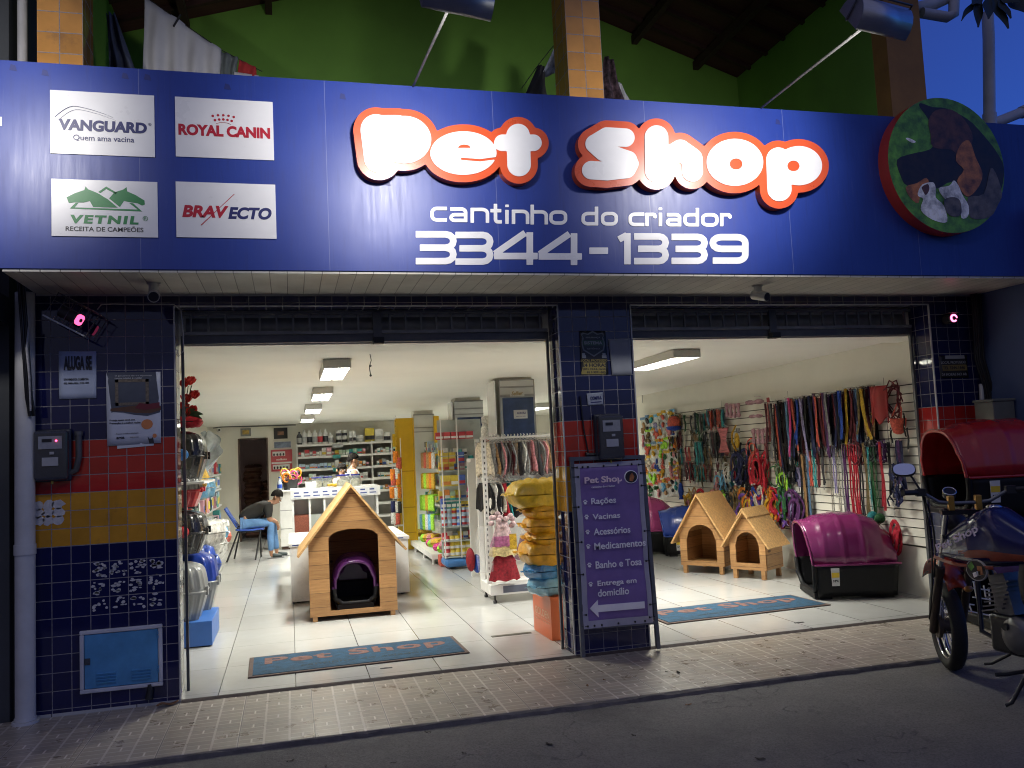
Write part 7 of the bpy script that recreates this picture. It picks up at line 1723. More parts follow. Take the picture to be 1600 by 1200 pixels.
# ================================================================== sack stack and orange stand
GOLD = mat('gold_sack_film', (.70,.345,.012), .38, var=.35, scale=12, coat=.08, bump=.9, bscale=26)
GOLDL = mat('yellow_sack_film', (.74,.47,.02), .38, var=.3, scale=12, coat=.08, bump=.8, bscale=24)
BLUF = mat('blue_sack_film', (.05,.24,.50), .25, var=.4, scale=9, coat=.3, bump=.4, bscale=16); BLUL = mat('pale_blue_sack_film', (.22,.46,.58), .22, var=.4, scale=9, coat=.4, bump=.4, bscale=16)
SP = 1.0
A = P(863,1002,'z',0); B = P(835,984,'z',0); e1 = Vector((B.x-A.x, B.y-A.y, 0)); e2 = Vector((-e1.y, e1.x, 0)).normalized()
if e2.x < 0: e2 = -e2
hz = P(857,934,'y',A.y).z
t = thing('bag_stand', 'orange lettered stand carrying the sack stack beside the middle pillar', 'stand', (A.x, A.y, 0)); Wd = .34
mb = MB(); q = [Vector((0,0,0)), e2*Wd, e2*Wd+e1, e1]
mb.prism([(i,0) for i in range(4)], lambda i,_: q[int(i)]+Vector((0,0,.002)), lambda i,_: q[int(i)]+Vector((0,0,hz))); ORG = mat('orange_card', (.62,.12,.03), .35, var=.08); mb.build('box', ORG, t)
mb = MB(); u1 = (-e1).normalized(); L_ = e1.length; o = e1+Vector((0,0,0))+(-e2)*.002
def gt(s, a0, a1, z0, z1, **k): fit_text(mb, s, o+u1*L_*a0+Vector((0,0,z0)), u1, UZ, L_*(a1-a0), z1-z0, **k)
gt('GOLDEN', .12, .92, hz*.46, hz*.64, bold=.02); gt('especial para cães e gatos', .12, .92, hz*.34, hz*.375); mb.prism([(.1,.42),(.95,.42),(.95,.428),(.1,.428)], lambda a,b: o+u1*L_*a+Vector((0,0,hz*b))-e2*.002, lambda a,b: o+u1*L_*a+Vector((0,0,hz*b)))
mb.build('lettering', mat('pale_orange_print', (.66,.36,.22), .4, var=0), t)
cx, cyy = A.x+.13, A.y+.22
def ZZ(v): return P(850, v, 'y', cyy-.15).z
def sack(zb, zt, m_, lab, dx=0., rz=0., L=.62, W=.42, mark=None, seed=0):
    t = thing('food_sack', lab, 'sack', (cx+dx, cyy, (zb+zt)/2), rz, 'sacks stacked on the orange stand')
    mb = MB(); pillow(mb, (0,0,0), L, W, (zt-zb)*1.12, seed=seed, n=26, m_=18); mb.build('film', m_, t)
    mb = MB(); mb.grid(lambda a, b: Vector((-L/2-.045+.06*a, (b-.5)*W*.72, .012*math.sin(b*11+seed)+.004)), 3, 12); mb.build('sealed_end', m_, t, thick=.004)
    if mark:
        mb = MB(); fit_text(mb, mark[0], (mark[1],-W/2*.93,-(zt-zb)*.20), (1,0,0), (0,-.15,1), mark[2], (zt-zb)*.42, bold=.03, shear=.2); mb.build('lettering', mat('pale_print', (.7,.62,.5), .4, var=0) if mark[0] == 'M' else mat('brown_print', (.14,.05,.02), .4, var=0), t)
    return t
vs_ = [(932,905,BLUL,'pale blue shiny sack directly on the orange stand',-.04,.5,.40,.30,None),(906,880,BLUF,'bright blue sack on the pale blue one',-.06,.45,.42,.30,None),(884,847,GOLD,'thick golden sack with a red patch, lowest golden one',.0,.05,.62,.42,None),(853,831,GOLD,'thin golden sack, second golden one up',.05,.1,.58,.40,None),(835,809,GOLD,'crumpled golden sack in the middle of the stack',.02,-.08,.58,.42,None),(811,786,GOLD,'golden sack right under the topmost yellow one',.04,.06,.60,.40,None),(792,752,GOLDL,'topmost lighter yellow sack with a pointed end',-.06,.03,.68,.44,('25kg',.04,.11))]
for i, (vb, vt, m_, lab, dx, rz, L, W, mk) in enumerate(vs_):
    s_ = sack(ZZ(vb), ZZ(vt), m_, lab, dx, rz, L, W, mk, seed=i)
    if i == 2:
        mb = MB(); h_ = ZZ(vt)-ZZ(vb); mb.grid(lambda a, b: Vector((.0+.2*a, -W/2*(.94+.05*math.sin(b*3.14)), -h_*.25+h_*.5*b)), 6, 6); pt = mb.build('red_patch', mat('red_patch', (.40,.03,.02), .35, var=.1), s_, thick=.006)
        mb = MB(); fit_text(mb, 'M', (.03,-W/2*1.0,-h_*.16), (1,0,0), (0,0,1), .10, h_*.3, bold=.03, shear=.3); mb.build('lettering', WHITE, pt)
mb = MB(); mb.box((cx+.06,cyy-.10,hz+.01),(cx+.24,cyy+.15,ZZ(884)-.005)); tag(mb.build('dark_carton', BLACKM), 'plain black carton behind the blue sacks on the orange stand', 'carton')

# ================================================================== left shelf wall and pet carriers
t = thing('left_shelves', 'white peg shelves packed with small goods along the left wall', 'shelf', (-.9, 0, 0)); fx_ = .50
mb = MB(); mb.box((.0,3.4,.1),(.03,11.2,2.1)); mb.build('back_panel', WHITE, t)
for z_ in (.16,.55,.9,1.22,1.5):
    mb = MB(); mb.box((.031,3.4,z_-.03),(fx_-(.0 if z_ < .2 else .12),11.2,z_)); mb.build('shelf_board', WHITE, t)
mb = MB(); mb.box((.03,3.4,.0),(fx_-.03,11.2,.129)); mb.build('base', WHITE, t)
rng = random.Random(13); LN = ['white','grey','black','pale blue','red','teal','white','pale green','orange','pink']
for zi, z_ in enumerate((.56,.91,1.23,1.51)):
    y_ = 3.6; j = 0
    while y_ < 10.9:
        L = rng.uniform(.13,.26)*(1+.04*y_); j += 1; c1, c2 = rng.choice(LN), rng.choice(['white','blue','red','yellow','black','grey']); h_ = rng.uniform(.16,.26); xx = -.9+.37+rng.uniform(-.03,.05); mb = MB()
        if rng.random() < .5: mb.box((xx-.12,y_,z_),(xx,y_+L*.8,z_+h_), 0); mb.box((xx+.0005,y_+.006,z_+h_*.2),(xx+.0015,y_+L*.8-.006,z_+h_*.6), 1); nm = 'carton'
        else:
            mb.grid(lambda a, b: Vector((xx+.01*math.sin(a*9+j), y_+L*.9*a, z_+h_*(1-b)+.01*math.sin(a*7))), 6, 5, 0); mb.grid(lambda a, b: Vector((xx+.012+.01*math.sin(a*9+j), y_+L*.9*(.15+.7*a), z_+h_*(.75-.5*b))), 5, 4, 1); nm = 'pouch'
        tag(mb.build(nm, [mat('carton_'+c1.replace(' ','_'), BPD[c1], .4, var=.15, scale=24), mat('carton_'+c2.replace(' ','_'), BPD[c2], .4, var=.15, scale=24)]), '%s %s with %s print, %s from the street end on the %s left-wall shelf' % (c1, nm, c2, nth(j), ('lowest','second','third','top')[zi]), nm, 'goods on the left wall shelves'); y_ += L
# bags and bundles lying low along the left shelves
for i, (u, v, y, s, cn, lab) in enumerate(((333,832,4.2,.30,'white','clear bundle with pink prints hanging beside the black carrier'),(325,868,3.3,.22,'royal blue','blue bag bundle above the blue carrier'),(340,850,5.2,.26,'white','white bag bundle low on the left shelves'),(346,832,6.2,.22,'sky blue','sky blue bag at the foot of the chair'),(352,822,7.2,.20,'white','pale paper bundle beside the chair'),(336,880,4.4,.22,'royal blue','blue and white bundle at floor level by the shelves'),(310,748,2.9,.24,'golden yellow','yellow and violet bag over the red carrier'),(325,762,3.6,.22,'sky blue','pale blue gathered bag over the red carrier'),(355,838,7.6,.18,'coral red','coral packet among the bundles by the chair'))):
    p = P(u, v, 'y', y); mb = MB(); rr = random.Random(i)
    pillow(mb, (p.x-.08, y, p.z), s*1.3, s*1.2, s, rz=rr.uniform(0,3), seed=i); tag(mb.build('bag_bundle', mat('film_'+cn.replace(' ','_'), PD[cn], .3, var=.8, scale=11, coat=.3, bump=.5, bscale=16)), lab, 'bag')
p = P(343,705,'y',5.2); mb = MB(); mb.grid(lambda a, b: Vector((p.x-.20+.30*(a-.2)*math.sin(math.pi*min(1,.22+.78*b))+.03*math.sin(b*13+a*7), 5.2+.07*math.sin(a*9+b*4)+.03*math.sin(b*17), p.z+.25-.55*b+.03*math.sin(a*11+b*5))), 20, 20); tag(mb.build('plastic_bag', mat('pale_blue_clear_bag', (.52,.60,.66), .2, var=.3, scale=8, alpha=.75, coat=.4, bump=.5, bscale=14)), 'big pale clear plastic bag hanging beside the black carrier', 'plastic bag')
# plinth and carriers
p0, p1 = P(332,1010,'z',0), P(343,985,'z',0)
t = thing('blue_plinth', 'blue painted plinth under the grey pet carrier at the left doorway', 'plinth', (p0.x-.45, 2.16, 0))
mb = MB(); mb.box((-.45,-.37,.012),(.45,.42,.235)); mb.build('body', mat('blue_plinth_paint', (.035,.13,.42), .38, var=.08), t, bevel=.004)
mb = MB(); mb.box((-.43,-.35,0),(.43,.40,.0115)); mb.build('skirting', BLACKM, t)
def carrier(lab, c, L, W, Hh, top, bot, knob=None, rz=0., doorend=False):
    t = thing('pet_carrier', lab, 'pet carrier', c, rz, 'pet carriers stacked at the left doorway')
    def sh(b0, b1, z0, z1, m_, nm, bul):
        mb = MB(); n = 112
        def f(a, b):
            th = a*2*math.pi; ct_, st_ = math.cos(th), math.sin(th); k = b0+(b1-b0)*b+bul*math.sin(b*math.pi*.5)
            x = math.copysign(abs(ct_)**.34, ct_)*L/2*k; y = math.copysign(abs(st_)**.34, st_)*W/2*k
            rib = 1+.03*(math.sin(th*14) > .2)
            return Vector((x*rib, y*rib, z0+(z1-z0)*b))
        mb.grid(f, n, 8, wrap=True); e = [f(i/n, 1 if z1 > z0 else 1) for i in range(n)]; mb.add(e, [tuple(range(n))]); return mb.build(nm, m_, t)
    sh(.80,.96,.0,Hh*.45,bot,'lower_shell',.04); 
    mb = MB(); n = 28
    mb.tube([(math.copysign(abs(math.cos(q))**.34, math.cos(q))*L/2*1.02, math.copysign(abs(math.sin(q))**.34, math.sin(q))*W/2*1.02, Hh*.46) for q in [i*2*math.pi/n for i in range(n)]], .012, 6, closed=True); mb.build('flange', bot, t)
    mb = MB()
    def g(a, b):
        th = a*2*math.pi; ct_, st_ = math.cos(th), math.sin(th); k = (1-b**8)**.5*(1-.12*b) if b < 1 else 0.02
        rib = 1+.035*(math.sin(th*14) > .2)*(.12 < b < .8)
        return Vector((math.copysign(abs(ct_)**.36, ct_)*L/2*k*rib, math.copysign(abs(st_)**.36, st_)*W/2*k*rib, Hh*.47+Hh*.50*b))
    mb.grid(g, 112, 14, wrap=True); mb.build('upper_shell', top, t)
    mb = MB(); mb.tube([(-L*.18,0,Hh*.955),(-L*.16,0,Hh*1.03),(L*.16,0,Hh*1.03),(L*.18,0,Hh*.955)], .014, 8); mb.build('handle', bot, t)
    mb = MB()
    for k in range(4):
        for j in range(2): mb.box((L*.06+k*.035-.0, -W/2*1.0-.006, Hh*(.62+.09*j)), (L*.06+k*.035+.022, -W/2*.93, Hh*(.62+.09*j)+.014))
    mb.build('vent', BLACKM, t)
    for s in (-1, 1):
        mb = MB(); mb.box((L/2*1.0, s*W*.28-.03, Hh*.40),(L/2*1.0+.025, s*W*.28+.03, Hh*.54)); mb.build('clip', bot, t)
    if knob:
        mb = MB(); mb.lathe([(.0,-.035),(.05,-.032),(.055,-.01),(.055,.0)], (L/2-.19,-W/2*1.03,Hh*.50), 18, axis='y'); mb.build('knob', knob, t)
    return t
GR = mat('silver_grey_plastic', (.20,.205,.20), .3, var=.06, coat=.2); REDC = mat('carrier_red', (.33,.012,.02), .3, var=.06, coat=.2); BLK = mat('carrier_black', (.014,.014,.015), .25, var=.1, coat=.3)
def cx_at(u, v, y): return P(u, v, 'y', y)
def zed(v, y, u=305): return P(u, v, 'y', y).z
r_ = cx_at(325,940,2.02); carrier('big silver-grey pet carrier on the blue plinth', (r_.x-.36,2.05,.236), .70, .46, .56, GR, GR)
r_ = cx_at(341,930,2.45); carrier('blue topped pet carrier just behind the silver-grey one', (r_.x-.33,2.56,.236), .64, .38, .60, mat('carrier_blue', (.012,.035,.22), .3, var=.08, coat=.2), GR)
r_ = cx_at(327,855,2.2); zc = zed(886,2.0); carrier('black pet carrier with a red knob, on top of the grey and blue ones', (r_.x-.36,2.22,.84), .68, .52, .43, BLK, BLK, REDC)
r_ = cx_at(317,795,2.2); carrier('grey over red pet carrier on the black one with a red knob', (r_.x-.30,2.2,1.285), .58, .42, .34, GR, REDC)
sb = MB(); zb = P(300,752,'y',2.2).z; sb.box((-.89,1.72,zb-.02),(r_.x+.06,2.9,zb)); sb.bar((-.86,2.85,0),(-.86,2.85,zb-.02), .03, .03); sb.bar((-.86,1.76,0),(-.86,1.76,zb-.02), .03, .03); tag(sb.build('carrier_shelf', WHITE), 'white shelf board between the red carrier and the carrier with the blue disc', 'shelf')
r_ = cx_at(325,700,2.2); carrier('black pet carrier with a blue disc, highest on the left', (r_.x-.36,2.22,zb+.001), .68, .5, .52, BLK, BLK, mat('blue_disc', (.02,.14,.42), .3))
mb = MB(); pillow(mb, (r_.x-.20,2.25,zb+.585), .30, .26, .10, seed=3); tag(mb.build('red_package', pm('crimson',.3)), 'red package lying on the highest black carrier', 'package')
# red flowers
p = P(293,625,'y',2.25); t = thing('flower_arrangement', 'red artificial flowers above the carriers at the left doorway', 'flowers', (p.x-.02, 2.25, zb+.70)); PET = mat('red_petals', (.50,.012,.008), .6, var=.35, scale=20); rr = random.Random(6)
mb = MB(); mb.lathe([(.06,-.16),(.09,.03),(.085,.03)], (0,0,0), 14); mb.build('pot', BLACKM, t)
for (u, v, s) in ((297,600,.10),(292,628,.11),(304,622,.10),(294,650,.10),(302,645,.09),(288,605,.1),(286,640,.1)):
    q = P(u, v, 'y', 2.2)-Vector(t.location); mb = MB()
    for k in range(22):
        M = Matrix.Rotation(rr.uniform(0,6.28),3,'Z') @ Matrix.Rotation(rr.uniform(.2,1.5),3,'X'); rad = rr.uniform(.4,1)*s
        mb.grid(lambda a, b: q+M @ Vector(((a-.5)*.075*(1.1-abs(b-.6)), rad*b*.75, .035*b*b+.012*math.sin(a*9))), 4, 4)
    mb.build('flower', PET, t)
mb = MB(); LEAFG = mat('dark_green_leaf', (.03,.07,.025), .5, var=.3)
for u0, v0, u1, v1 in ((292,655,318,648),(292,655,305,640),(293,655,316,655),(290,655,300,662)):
    a_, b_ = P(u0,v0,'y',2.2)-Vector(t.location), P(u1,v1,'y',2.15)-Vector(t.location); d = b_-a_; sd = Vector((-d.z,0,d.x)).normalized()
    mb.grid(lambda a, b: a_+d*a+sd*(b-.5)*.06*math.sin(3.14*min(.98,a+.03))+Vector((0,-.02*a,.03*math.sin(a*3))), 6, 3)
for k in range(4): mb.tube([(0,0,.0),(.02*k-.03,0,.12),(.03*k-.03,0,.25)], .005, 5)
mb.build('leaves', LEAFG, t)
# ================================================================== motorcycle
bx_ = 5.22
bike = thing('motorcycle', 'dark blue delivery motorcycle with pale lettering on its tank, parked at the kerb', 'motorcycle', (bx_, -2.1, -.05)); BO = Vector((bx_, -2.1, -.05))
def W(x, y, z): return Vector((x, y, z))-BO
TYRE = mat('tyre_rubber', (.014,.013,.012), .8, var=.3, scale=20, bump=.2); RIM = mat('chrome_rim', (.55,.55,.56), .18, 1., var=.1); MUD = mat('dusty_fork', (.07,.05,.035), .6, .3, var=.4, scale=12)
TANKB = mat('deep_blue_gloss', (.012,.014,.085), .22, var=.08, coat=.35); TREDP = mat('orange_red_gloss', (.36,.04,.015), .2, var=.15, coat=.6); mat('dull_red_stripe', (.30,.045,.02), .4, var=.3, scale=14); ENG = mat('engine_alloy', (.16,.16,.165), .45, .7, var=.15); FRM = mat('black_frame', (.014,.014,.016), .35, .2, var=.1)
f_ = Vector((math.sin(R(26)), math.cos(R(26)), 0)); l_ = Vector((-f_.y, f_.x, 0)); U_ = Vector((0,0,1))
def wheel(c, fwd, left, Rr=.31, w=.052, label=None):
    c = c-BO; M = Matrix((fwd, left, U_)).transposed()
    def ringpts(r, n=40): return [c+M @ Vector((r*math.cos(a), 0, r*math.sin(a))) for a in [i*2*math.pi/n for i in range(n)]]
    prof = [(Rr-.085,-.030),(Rr-.07,-.045),(Rr-.035,-w),(Rr-.008,-.036),(Rr,-.012),(Rr,.012),(Rr-.008,.036),(Rr-.035,w),(Rr-.07,.045),(Rr-.085,.030)]
    n = 56; mb = MB(); vs = []
    for i in range(n):
        a = i*2*math.pi/n; tr = .006 if i % 2 else 0
        for r, s in prof: vs.append(c+M @ Vector(((r-(tr if r > Rr-.02 else 0))*math.cos(a), s, (r-(tr if r > Rr-.02 else 0))*math.sin(a))))
    k = len(prof); mb.add(vs, [(i*k+j, i*k+(j+1) % k, ((i+1) % n)*k+(j+1) % k, ((i+1) % n)*k+j) for i in range(n) for j in range(k)], 0, True)
    wt = mb.build('wheel', TYRE, bike)
    mb = MB()
    for s in (-1, 1): mb.tube([p+M @ Vector((0, s*.028, 0)) for p in ringpts(Rr-.085)], .008, 6, closed=True)
    mb.tube(ringpts(Rr-.092), .022, 8, closed=True, flat=.4); mb.build('rim', RIM, wt)
    mb = MB(); mb.tube([c+M @ Vector((0,-.055,0)), c+M @ Vector((0,.055,0))], .055, 18); mb.tube([c+M @ Vector((0,.05,0)), c+M @ Vector((0,.075,0))], .085, 20); mb.tube([c+M @ Vector((0,-.10,0)), c+M @ Vector((0,.10,0))], .012, 8); mb.build('hub', MUD, wt)
    mb = MB()
    for i in range(18):
        a = i*2*math.pi/18; s = 1 if i % 2 else -1; a2 = a+(.5 if i % 4 < 2 else -.5)
        mb.tube([c+M @ Vector((.055*math.cos(a2), s*.03, .055*math.sin(a2))), c+M @ Vector(((Rr-.09)*math.cos(a), 0, (Rr-.09)*math.sin(a)))], .0022, 4)
    mb.build('spokes', RIM, wt)
FWc = Vector((5.40, -1.42, .26)); wheel(FWc, f_, l_)
RWc = Vector((5.22, -2.73, .26)); wheel(RWc, Vector((0,1,0)), Vector((-1,0,0)), w=.06)
T0 = Vector((5.20, -1.87, 1.12))
for s in (-1, 1):
    a = T0+l_*s*.095; b = FWc+l_*s*.095; mid = a.lerp(b, .48)
    mb = MB(); mb.tube([a+(a-b)*.02-BO, mid-BO], .019, 12, 0); st = mb.build('fork_leg', [RIM], bike)
    mb = MB(); mb.tube([mid-BO, b+(b-a)*.05-BO], [.029,.027], 12); mb.tube([a.lerp(b,.46)-BO, a.lerp(b,.51)-BO], .032, 12); mb.build('fork_slider', MUD, st)
mb = MB(); mb.bar(T0+l_*.13-BO, T0-l_*.13-BO, .06, .03); mb.bar(T0.lerp(FWc,.2)+l_*.11-BO, T0.lerp(FWc,.2)-l_*.11-BO, .05, .026); mb.build('fork_yoke', FRM, bike)
# handlebar, clamps, grips, levers
Hc = Vector((5.185, -1.92, 1.185)); up = U_
hp = [Hc+l_*.40-f_*.09+up*.085, Hc+l_*.27-f_*.03+up*.08, Hc+l_*.16+up*.01, Hc+l_*.08, Hc-l_*.08, Hc-l_*.16+up*.01, Hc-l_*.27-f_*.03+up*.08, Hc-l_*.42-f_*.09+up*.085]
mb = MB(); mb.tube([p-BO for p in hp], .0125, 10); hb = mb.build('handlebar', mat('grey_handlebar', (.16,.17,.19), .4, .5, var=.1), bike)
for s in (1, -1):
    g0, g1 = (hp[0], hp[1]) if s > 0 else (hp[-1], hp[-2])
    mb = MB(); mb.tube([g0-BO, g0.lerp(g1,.75)-BO], .018, 10); mb.tube([g0+(g0-g1)*.02-BO, g0+(g1-g0)*.04-BO], .022, 10); mb.build('grip', BLACKM, hb)
    mb = MB(); c = g0.lerp(g1, .95); mb.cbox(c-BO, (.06,.05,.05), Matrix.Rotation(R(-26),3,'Z')); mb.tube([c+f_*.03-BO, c+f_*.06+l_*s*.05-BO, g0+f_*.055+up*-.02-BO], [.008,.007,.006], 6); mb.build('lever', BLACKM, hb)
for s in (1, -1):
    mb = MB(); c = Hc+l_*s*.085; mb.cbox(c+up*.0-BO, (.038,.05,.10), Matrix.Rotation(R(-26),3,'Z')); mb.build('clamp', mat('gold_anodised', (.42,.24,.05), .35, .7, var=.1), bike, bevel=.006)
# mirrors
MIRR = mat('mirror_glass', (.75,.80,.90), .03, 1., var=0)
for s in (1,):
    b0 = hp[1] if s > 0 else hp[-2]; mc = (Vector((4.845, -1.78, 1.425)) if s > 0 else Hc-l_*.42+up*.27)
    mb = MB(); mb.tube([b0-BO, b0+up*.10+l_*s*.05-BO, mc-l_*s*.04-up*.04+f_*.03-BO], .007, 6); mr = mb.build('mirror', BLACKM, bike)
    n_ = (-f_*.86+up*.30-l_*s*.25).normalized(); a_ = n_.cross(up).normalized(); b_ = a_.cross(n_)
    if s > 0: n_ = (Vector(CAM)-mc).normalized()*.6+Vector((-.25,-.5,.62))*.6; n_.normalize(); a_ = n_.cross(up).normalized(); b_ = a_.cross(n_)
    for nm, m_, k, d0 in (('shell', BLACKM, 1.0, -.012), ('glass', MIRR, .90, .003)):
        mb = MB(); pts = [(.075*k*math.copysign(abs(math.cos(t))**.8, math.cos(t)), .046*k*math.copysign(abs(math.sin(t))**.75, math.sin(t))) for t in [i*math.pi/12 for i in range(24)]]
        mb.prism(pts, lambda x,z: mc+a_*x+b_*z+n_*(d0-.012)-BO, lambda x,z: mc+a_*x+b_*z+n_*d0-BO); mb.build(nm, m_, mr)
# dial, headlamp, indicators
mb = MB(); c = Hc+f_*.06+l_*.07+up*.075; d = (-f_*.6+up*.8).normalized(); mb.tube([c-d*.04-BO, c-BO], .042, 18); dl = mb.build('dial', BLACK, bike)
mb = MB(); mb.tube([(c+d*.002+(l_*math.cos(t)+d.cross(l_)*math.sin(t))*.040)-BO for t in [i*.393 for i in range(16)]], .005, 6, closed=True); mb.build('bezel', RIM, dl)
mb = MB(); c = T0+f_*.16+up*-.10; mb.lathe([(.02,-.10),(.07,-.06),(.085,.0),(.08,.012)], (0,0,0), 18, axis='y'); mb.v = [tuple(c+l_*-v[0]+f_*v[1]+up*v[2]-BO) for v in mb.v]; mb.build('headlamp', FRM, bike)
for s in (1, -1):
    c = T0+f_*.05+l_*s*.17-up*.42 if s < 0 else Vector((5.22,-1.85,.60)); mb = MB(); mb.ball(c-BO, (.035,.02,.022), 10, 8); mb.build('indicator', mat('amber_lens', (.50,.22,.04), .3, var=.1), bike)
# front mudguard
mb = MB(); c0 = T0.lerp(FWc, .42)+f_*.02
mb.grid(lambda a, b: FWc+f_*(.40*math.cos(R(35+110*a)))+up*(.40*math.sin(R(35+110*a))+.10)+l_*(b-.5)*.15*(1-.3*abs(a-.5))+up*(-.03*(2*b-1)**2)-BO, 14, 6); mb.build('front_mudguard', TREDP, bike, thick=.005)
# cables
mb = MB()
for a, b_, c in ((hp[1]-up*.01, T0+l_*.12+f_*.10-up*.1, T0.lerp(FWc,.55)+l_*.13), (hp[1], T0+l_*.16-up*.25+f_*.02, FWc+l_*.12+up*.05), (hp[-2], T0+f_*.12-up*.02, T0-up*.3+f_*.02)):
    pts = []
    for i in range(13): t = i/12; pts.append(a*(1-t)**2+b_*2*t*(1-t)+c*t*t-BO)
    mb.tube(pts, .006, 6)
mb.build('control_cables', BLACKM, bike)
# tank with its pointed shroud
def tank(t, th):                                        # t 0 front tip .. 1 seat; th around
    y = -1.68-.80*t; zt = .90+.27*min(1, t/.55)**.7-.16*max(0, t-.62)/.38; zb = .800-.02*math.sin(t*3.1)+.10*max(0, t-.55)
    hw = .055+.10*min(1, t/.45)**.8-.05*max(0, t-.7)/.3
    c, s = math.cos(th), math.sin(th); c = math.copysign(abs(c)**.6, c); s = math.copysign(abs(s)**.75, s)
    zm = zb+(zt-zb)*.42
    return Vector((bx_+hw*c*(1 if s < .3 else 1-.25*(s-.3)), y, zm+(zt-zm)*s if s > 0 else zm+(zm-zb)*s))-BO
mb = MB(); n = 36; mb.grid(lambda a, b: tank(b, a*2*math.pi), n, 26, wrap=True)
for t in (0, 1): mb.add([tank(t, i*2*math.pi/n) for i in range(n)], [tuple(range(n))])
for j in range(26):
    for i in range(n):
        if j/26 > .22+.10*math.sin(i*2.1) and 1.02*math.pi < i/n*2*math.pi < (1.10+.20*max(0, j/26-.3))*math.pi: mb.m[j*n+i] = 1
tk = mb.build('fuel_tank', [TANKB, MATS['dull_red_stripe']], bike)
for s in (-1,):
    mb = MB(); mb.grid(lambda a, b: Vector((bx_+s*(.060+.10*min(1, a/.45)**.8+.012)-.0*b, -1.64-.62*a, (.792+.022*b-.012*math.sin(a*3))))-BO, 16, 3); mb.build('red_stripe', MATS['dull_red_stripe'], tk, thick=.004)
xt = bx_-.166
p, q = P(1467,866,'x',xt), P(1531,834,'x',xt); ux = (q-p); L = ux.length; ux.normalize(); uz = Vector((0, ux.z, -ux.y)); uz = uz if uz.z > 0 else -uz
mb = MB(); fit_text(mb, 'Pet Shop', p-BO, ux, uz, L, .068, bold=.02, depth=.003); mb.build('lettering', mat('pinkish_white_decal', (.85,.72,.80), .35, var=0), tk)
p = P(1488,872,'x',xt); mb = MB(); fit_text(mb, 'cantinho do criador', p-BO+Vector((-.002,0,0)), ux, uz, .16, .012, bold=.01, depth=.002); mb.build('lettering', mat('dim_decal', (.20,.18,.25), .4, var=0), tk)
c = P(1526,891,'x',xt-.004); xd = xt-.004
mb = MB(); mb.prism([(c.y+.085*math.cos(i*.262), c.z+.068*math.sin(i*.262)) for i in range(24)], lambda y,z: Vector((xd-.004,y,z))-BO, lambda y,z: Vector((xd+.01,y,z))-BO); dc = mb.build('round_decal', mat('decal_rim', (.42,.40,.36), .4), tk)
mb = MB(); mb.prism([(c.y+.078*math.cos(i*.262), c.z+.061*math.sin(i*.262)) for i in range(24)], lambda y,z: Vector((xd-.0055,y,z))-BO, lambda y,z: Vector((xd-.003,y,z))-BO); mb.build('picture_ground', PBK, dc)
for m_, pts in ((PG, [(.065,.02),(.03,.055),(.01,.02),(.04,-.01)]), (POR, [(-.01,.03),(-.05,.03),(-.06,-.02),(-.02,-.03)]), (PWH, [(.03,-.02),(.0,-.01),(-.01,-.035),(.02,-.05)]), (PWH, [(-.005,-.005),(-.03,.0),(-.035,-.03),(-.01,-.03)])):
    mb = MB(); mb.prism([(c.y+a, c.z+b) for a, b in pts], lambda y,z: Vector((xd-.007,y,z))-BO, lambda y,z: Vector((xd-.0045,y,z))-BO); mb.build('animal_coat', m_, dc)
mb = MB(); cc = Vector((bx_-.0, -2.13, 1.165)); mb.lathe([(.05,-.02),(.05,.004),(.035,.016),(.012,.018)], tuple(cc-BO), 18); mb.build('filler_cap', RIM, tk)
# seat, tail, frame, engine, exhaust
mb = MB(); mb.grid(lambda a, b: Vector((bx_+.13*(1-.3*(1-b))*math.cos(a*2*math.pi), -2.46-.62*b, .93-.05*math.sin(b*3.1)+.055*math.sin(a*2*math.pi)))-BO, 20, 12, wrap=True); mb.build('seat', BLACKM, bike)
mb = MB(); mb.grid(lambda a, b: Vector((bx_+.11*(1-.5*b)*math.cos(a*2*math.pi), -2.75-.5*b, .84+.07*b+.06*math.sin(a*2*math.pi)))-BO, 18, 8, wrap=True); mb.build('tail_fairing', TANKB, bike)
mb = MB()
for s in (-1, 1):
    mb.tube([W(bx_,-1.95,1.0), W(bx_+s*.06,-2.0,.70), W(bx_+s*.08,-2.02,.36), W(bx_+s*.09,-2.42,.27), W(bx_+s*.10,-2.52,.55), W(bx_+s*.08,-2.5,.82)], .016, 8)
    mb.tube([W(bx_+s*.10,-2.45,.36), W(bx_+s*.11,-2.73,.235)], .020, 8); mb.tube([W(bx_+s*.10,-2.5,.85), W(bx_+s*.10,-3.1,.86)], .013, 8); mb.tube([W(bx_+s*.12,-2.62,.80), W(bx_+s*.12,-2.74,.26)], .024, 10)
mb.tube([W(bx_,-1.95,1.08), W(bx_,-1.93,.86)], .035, 12); mb.build('frame', FRM, bike)
mb = MB(); mb.cbox(W(bx_,-2.28,.38), (.22,.34,.24)); mb.build('engine_block', FRM, bike, bevel=.03, seg=3)
mb = MB()
for k in range(7): mb.cbox(W(bx_,-2.14-.012*k,.52+k*.03), (.20,.17,.010), Matrix.Rotation(R(-14),3,'X'))
mb.cbox(W(bx_,-2.20,.62), (.15,.13,.26), Matrix.Rotation(R(-14),3,'X')); mb.build('cylinder_fins', ENG, bike)
mb = MB(); mb.lathe([(.115,.0),(.11,-.035),(.06,-.055),(.0001,-.058)], tuple(W(bx_-.11,-2.36,.40)), 24, axis='x'); mb.build('engine_cover', ENG, bike)
mb = MB(); mb.lathe([(.022,-.062),(.022,-.04)], tuple(W(bx_-.115,-2.31,.45)), 14, axis='x'); mb.build('cover_bolt', BLACKM, bike)
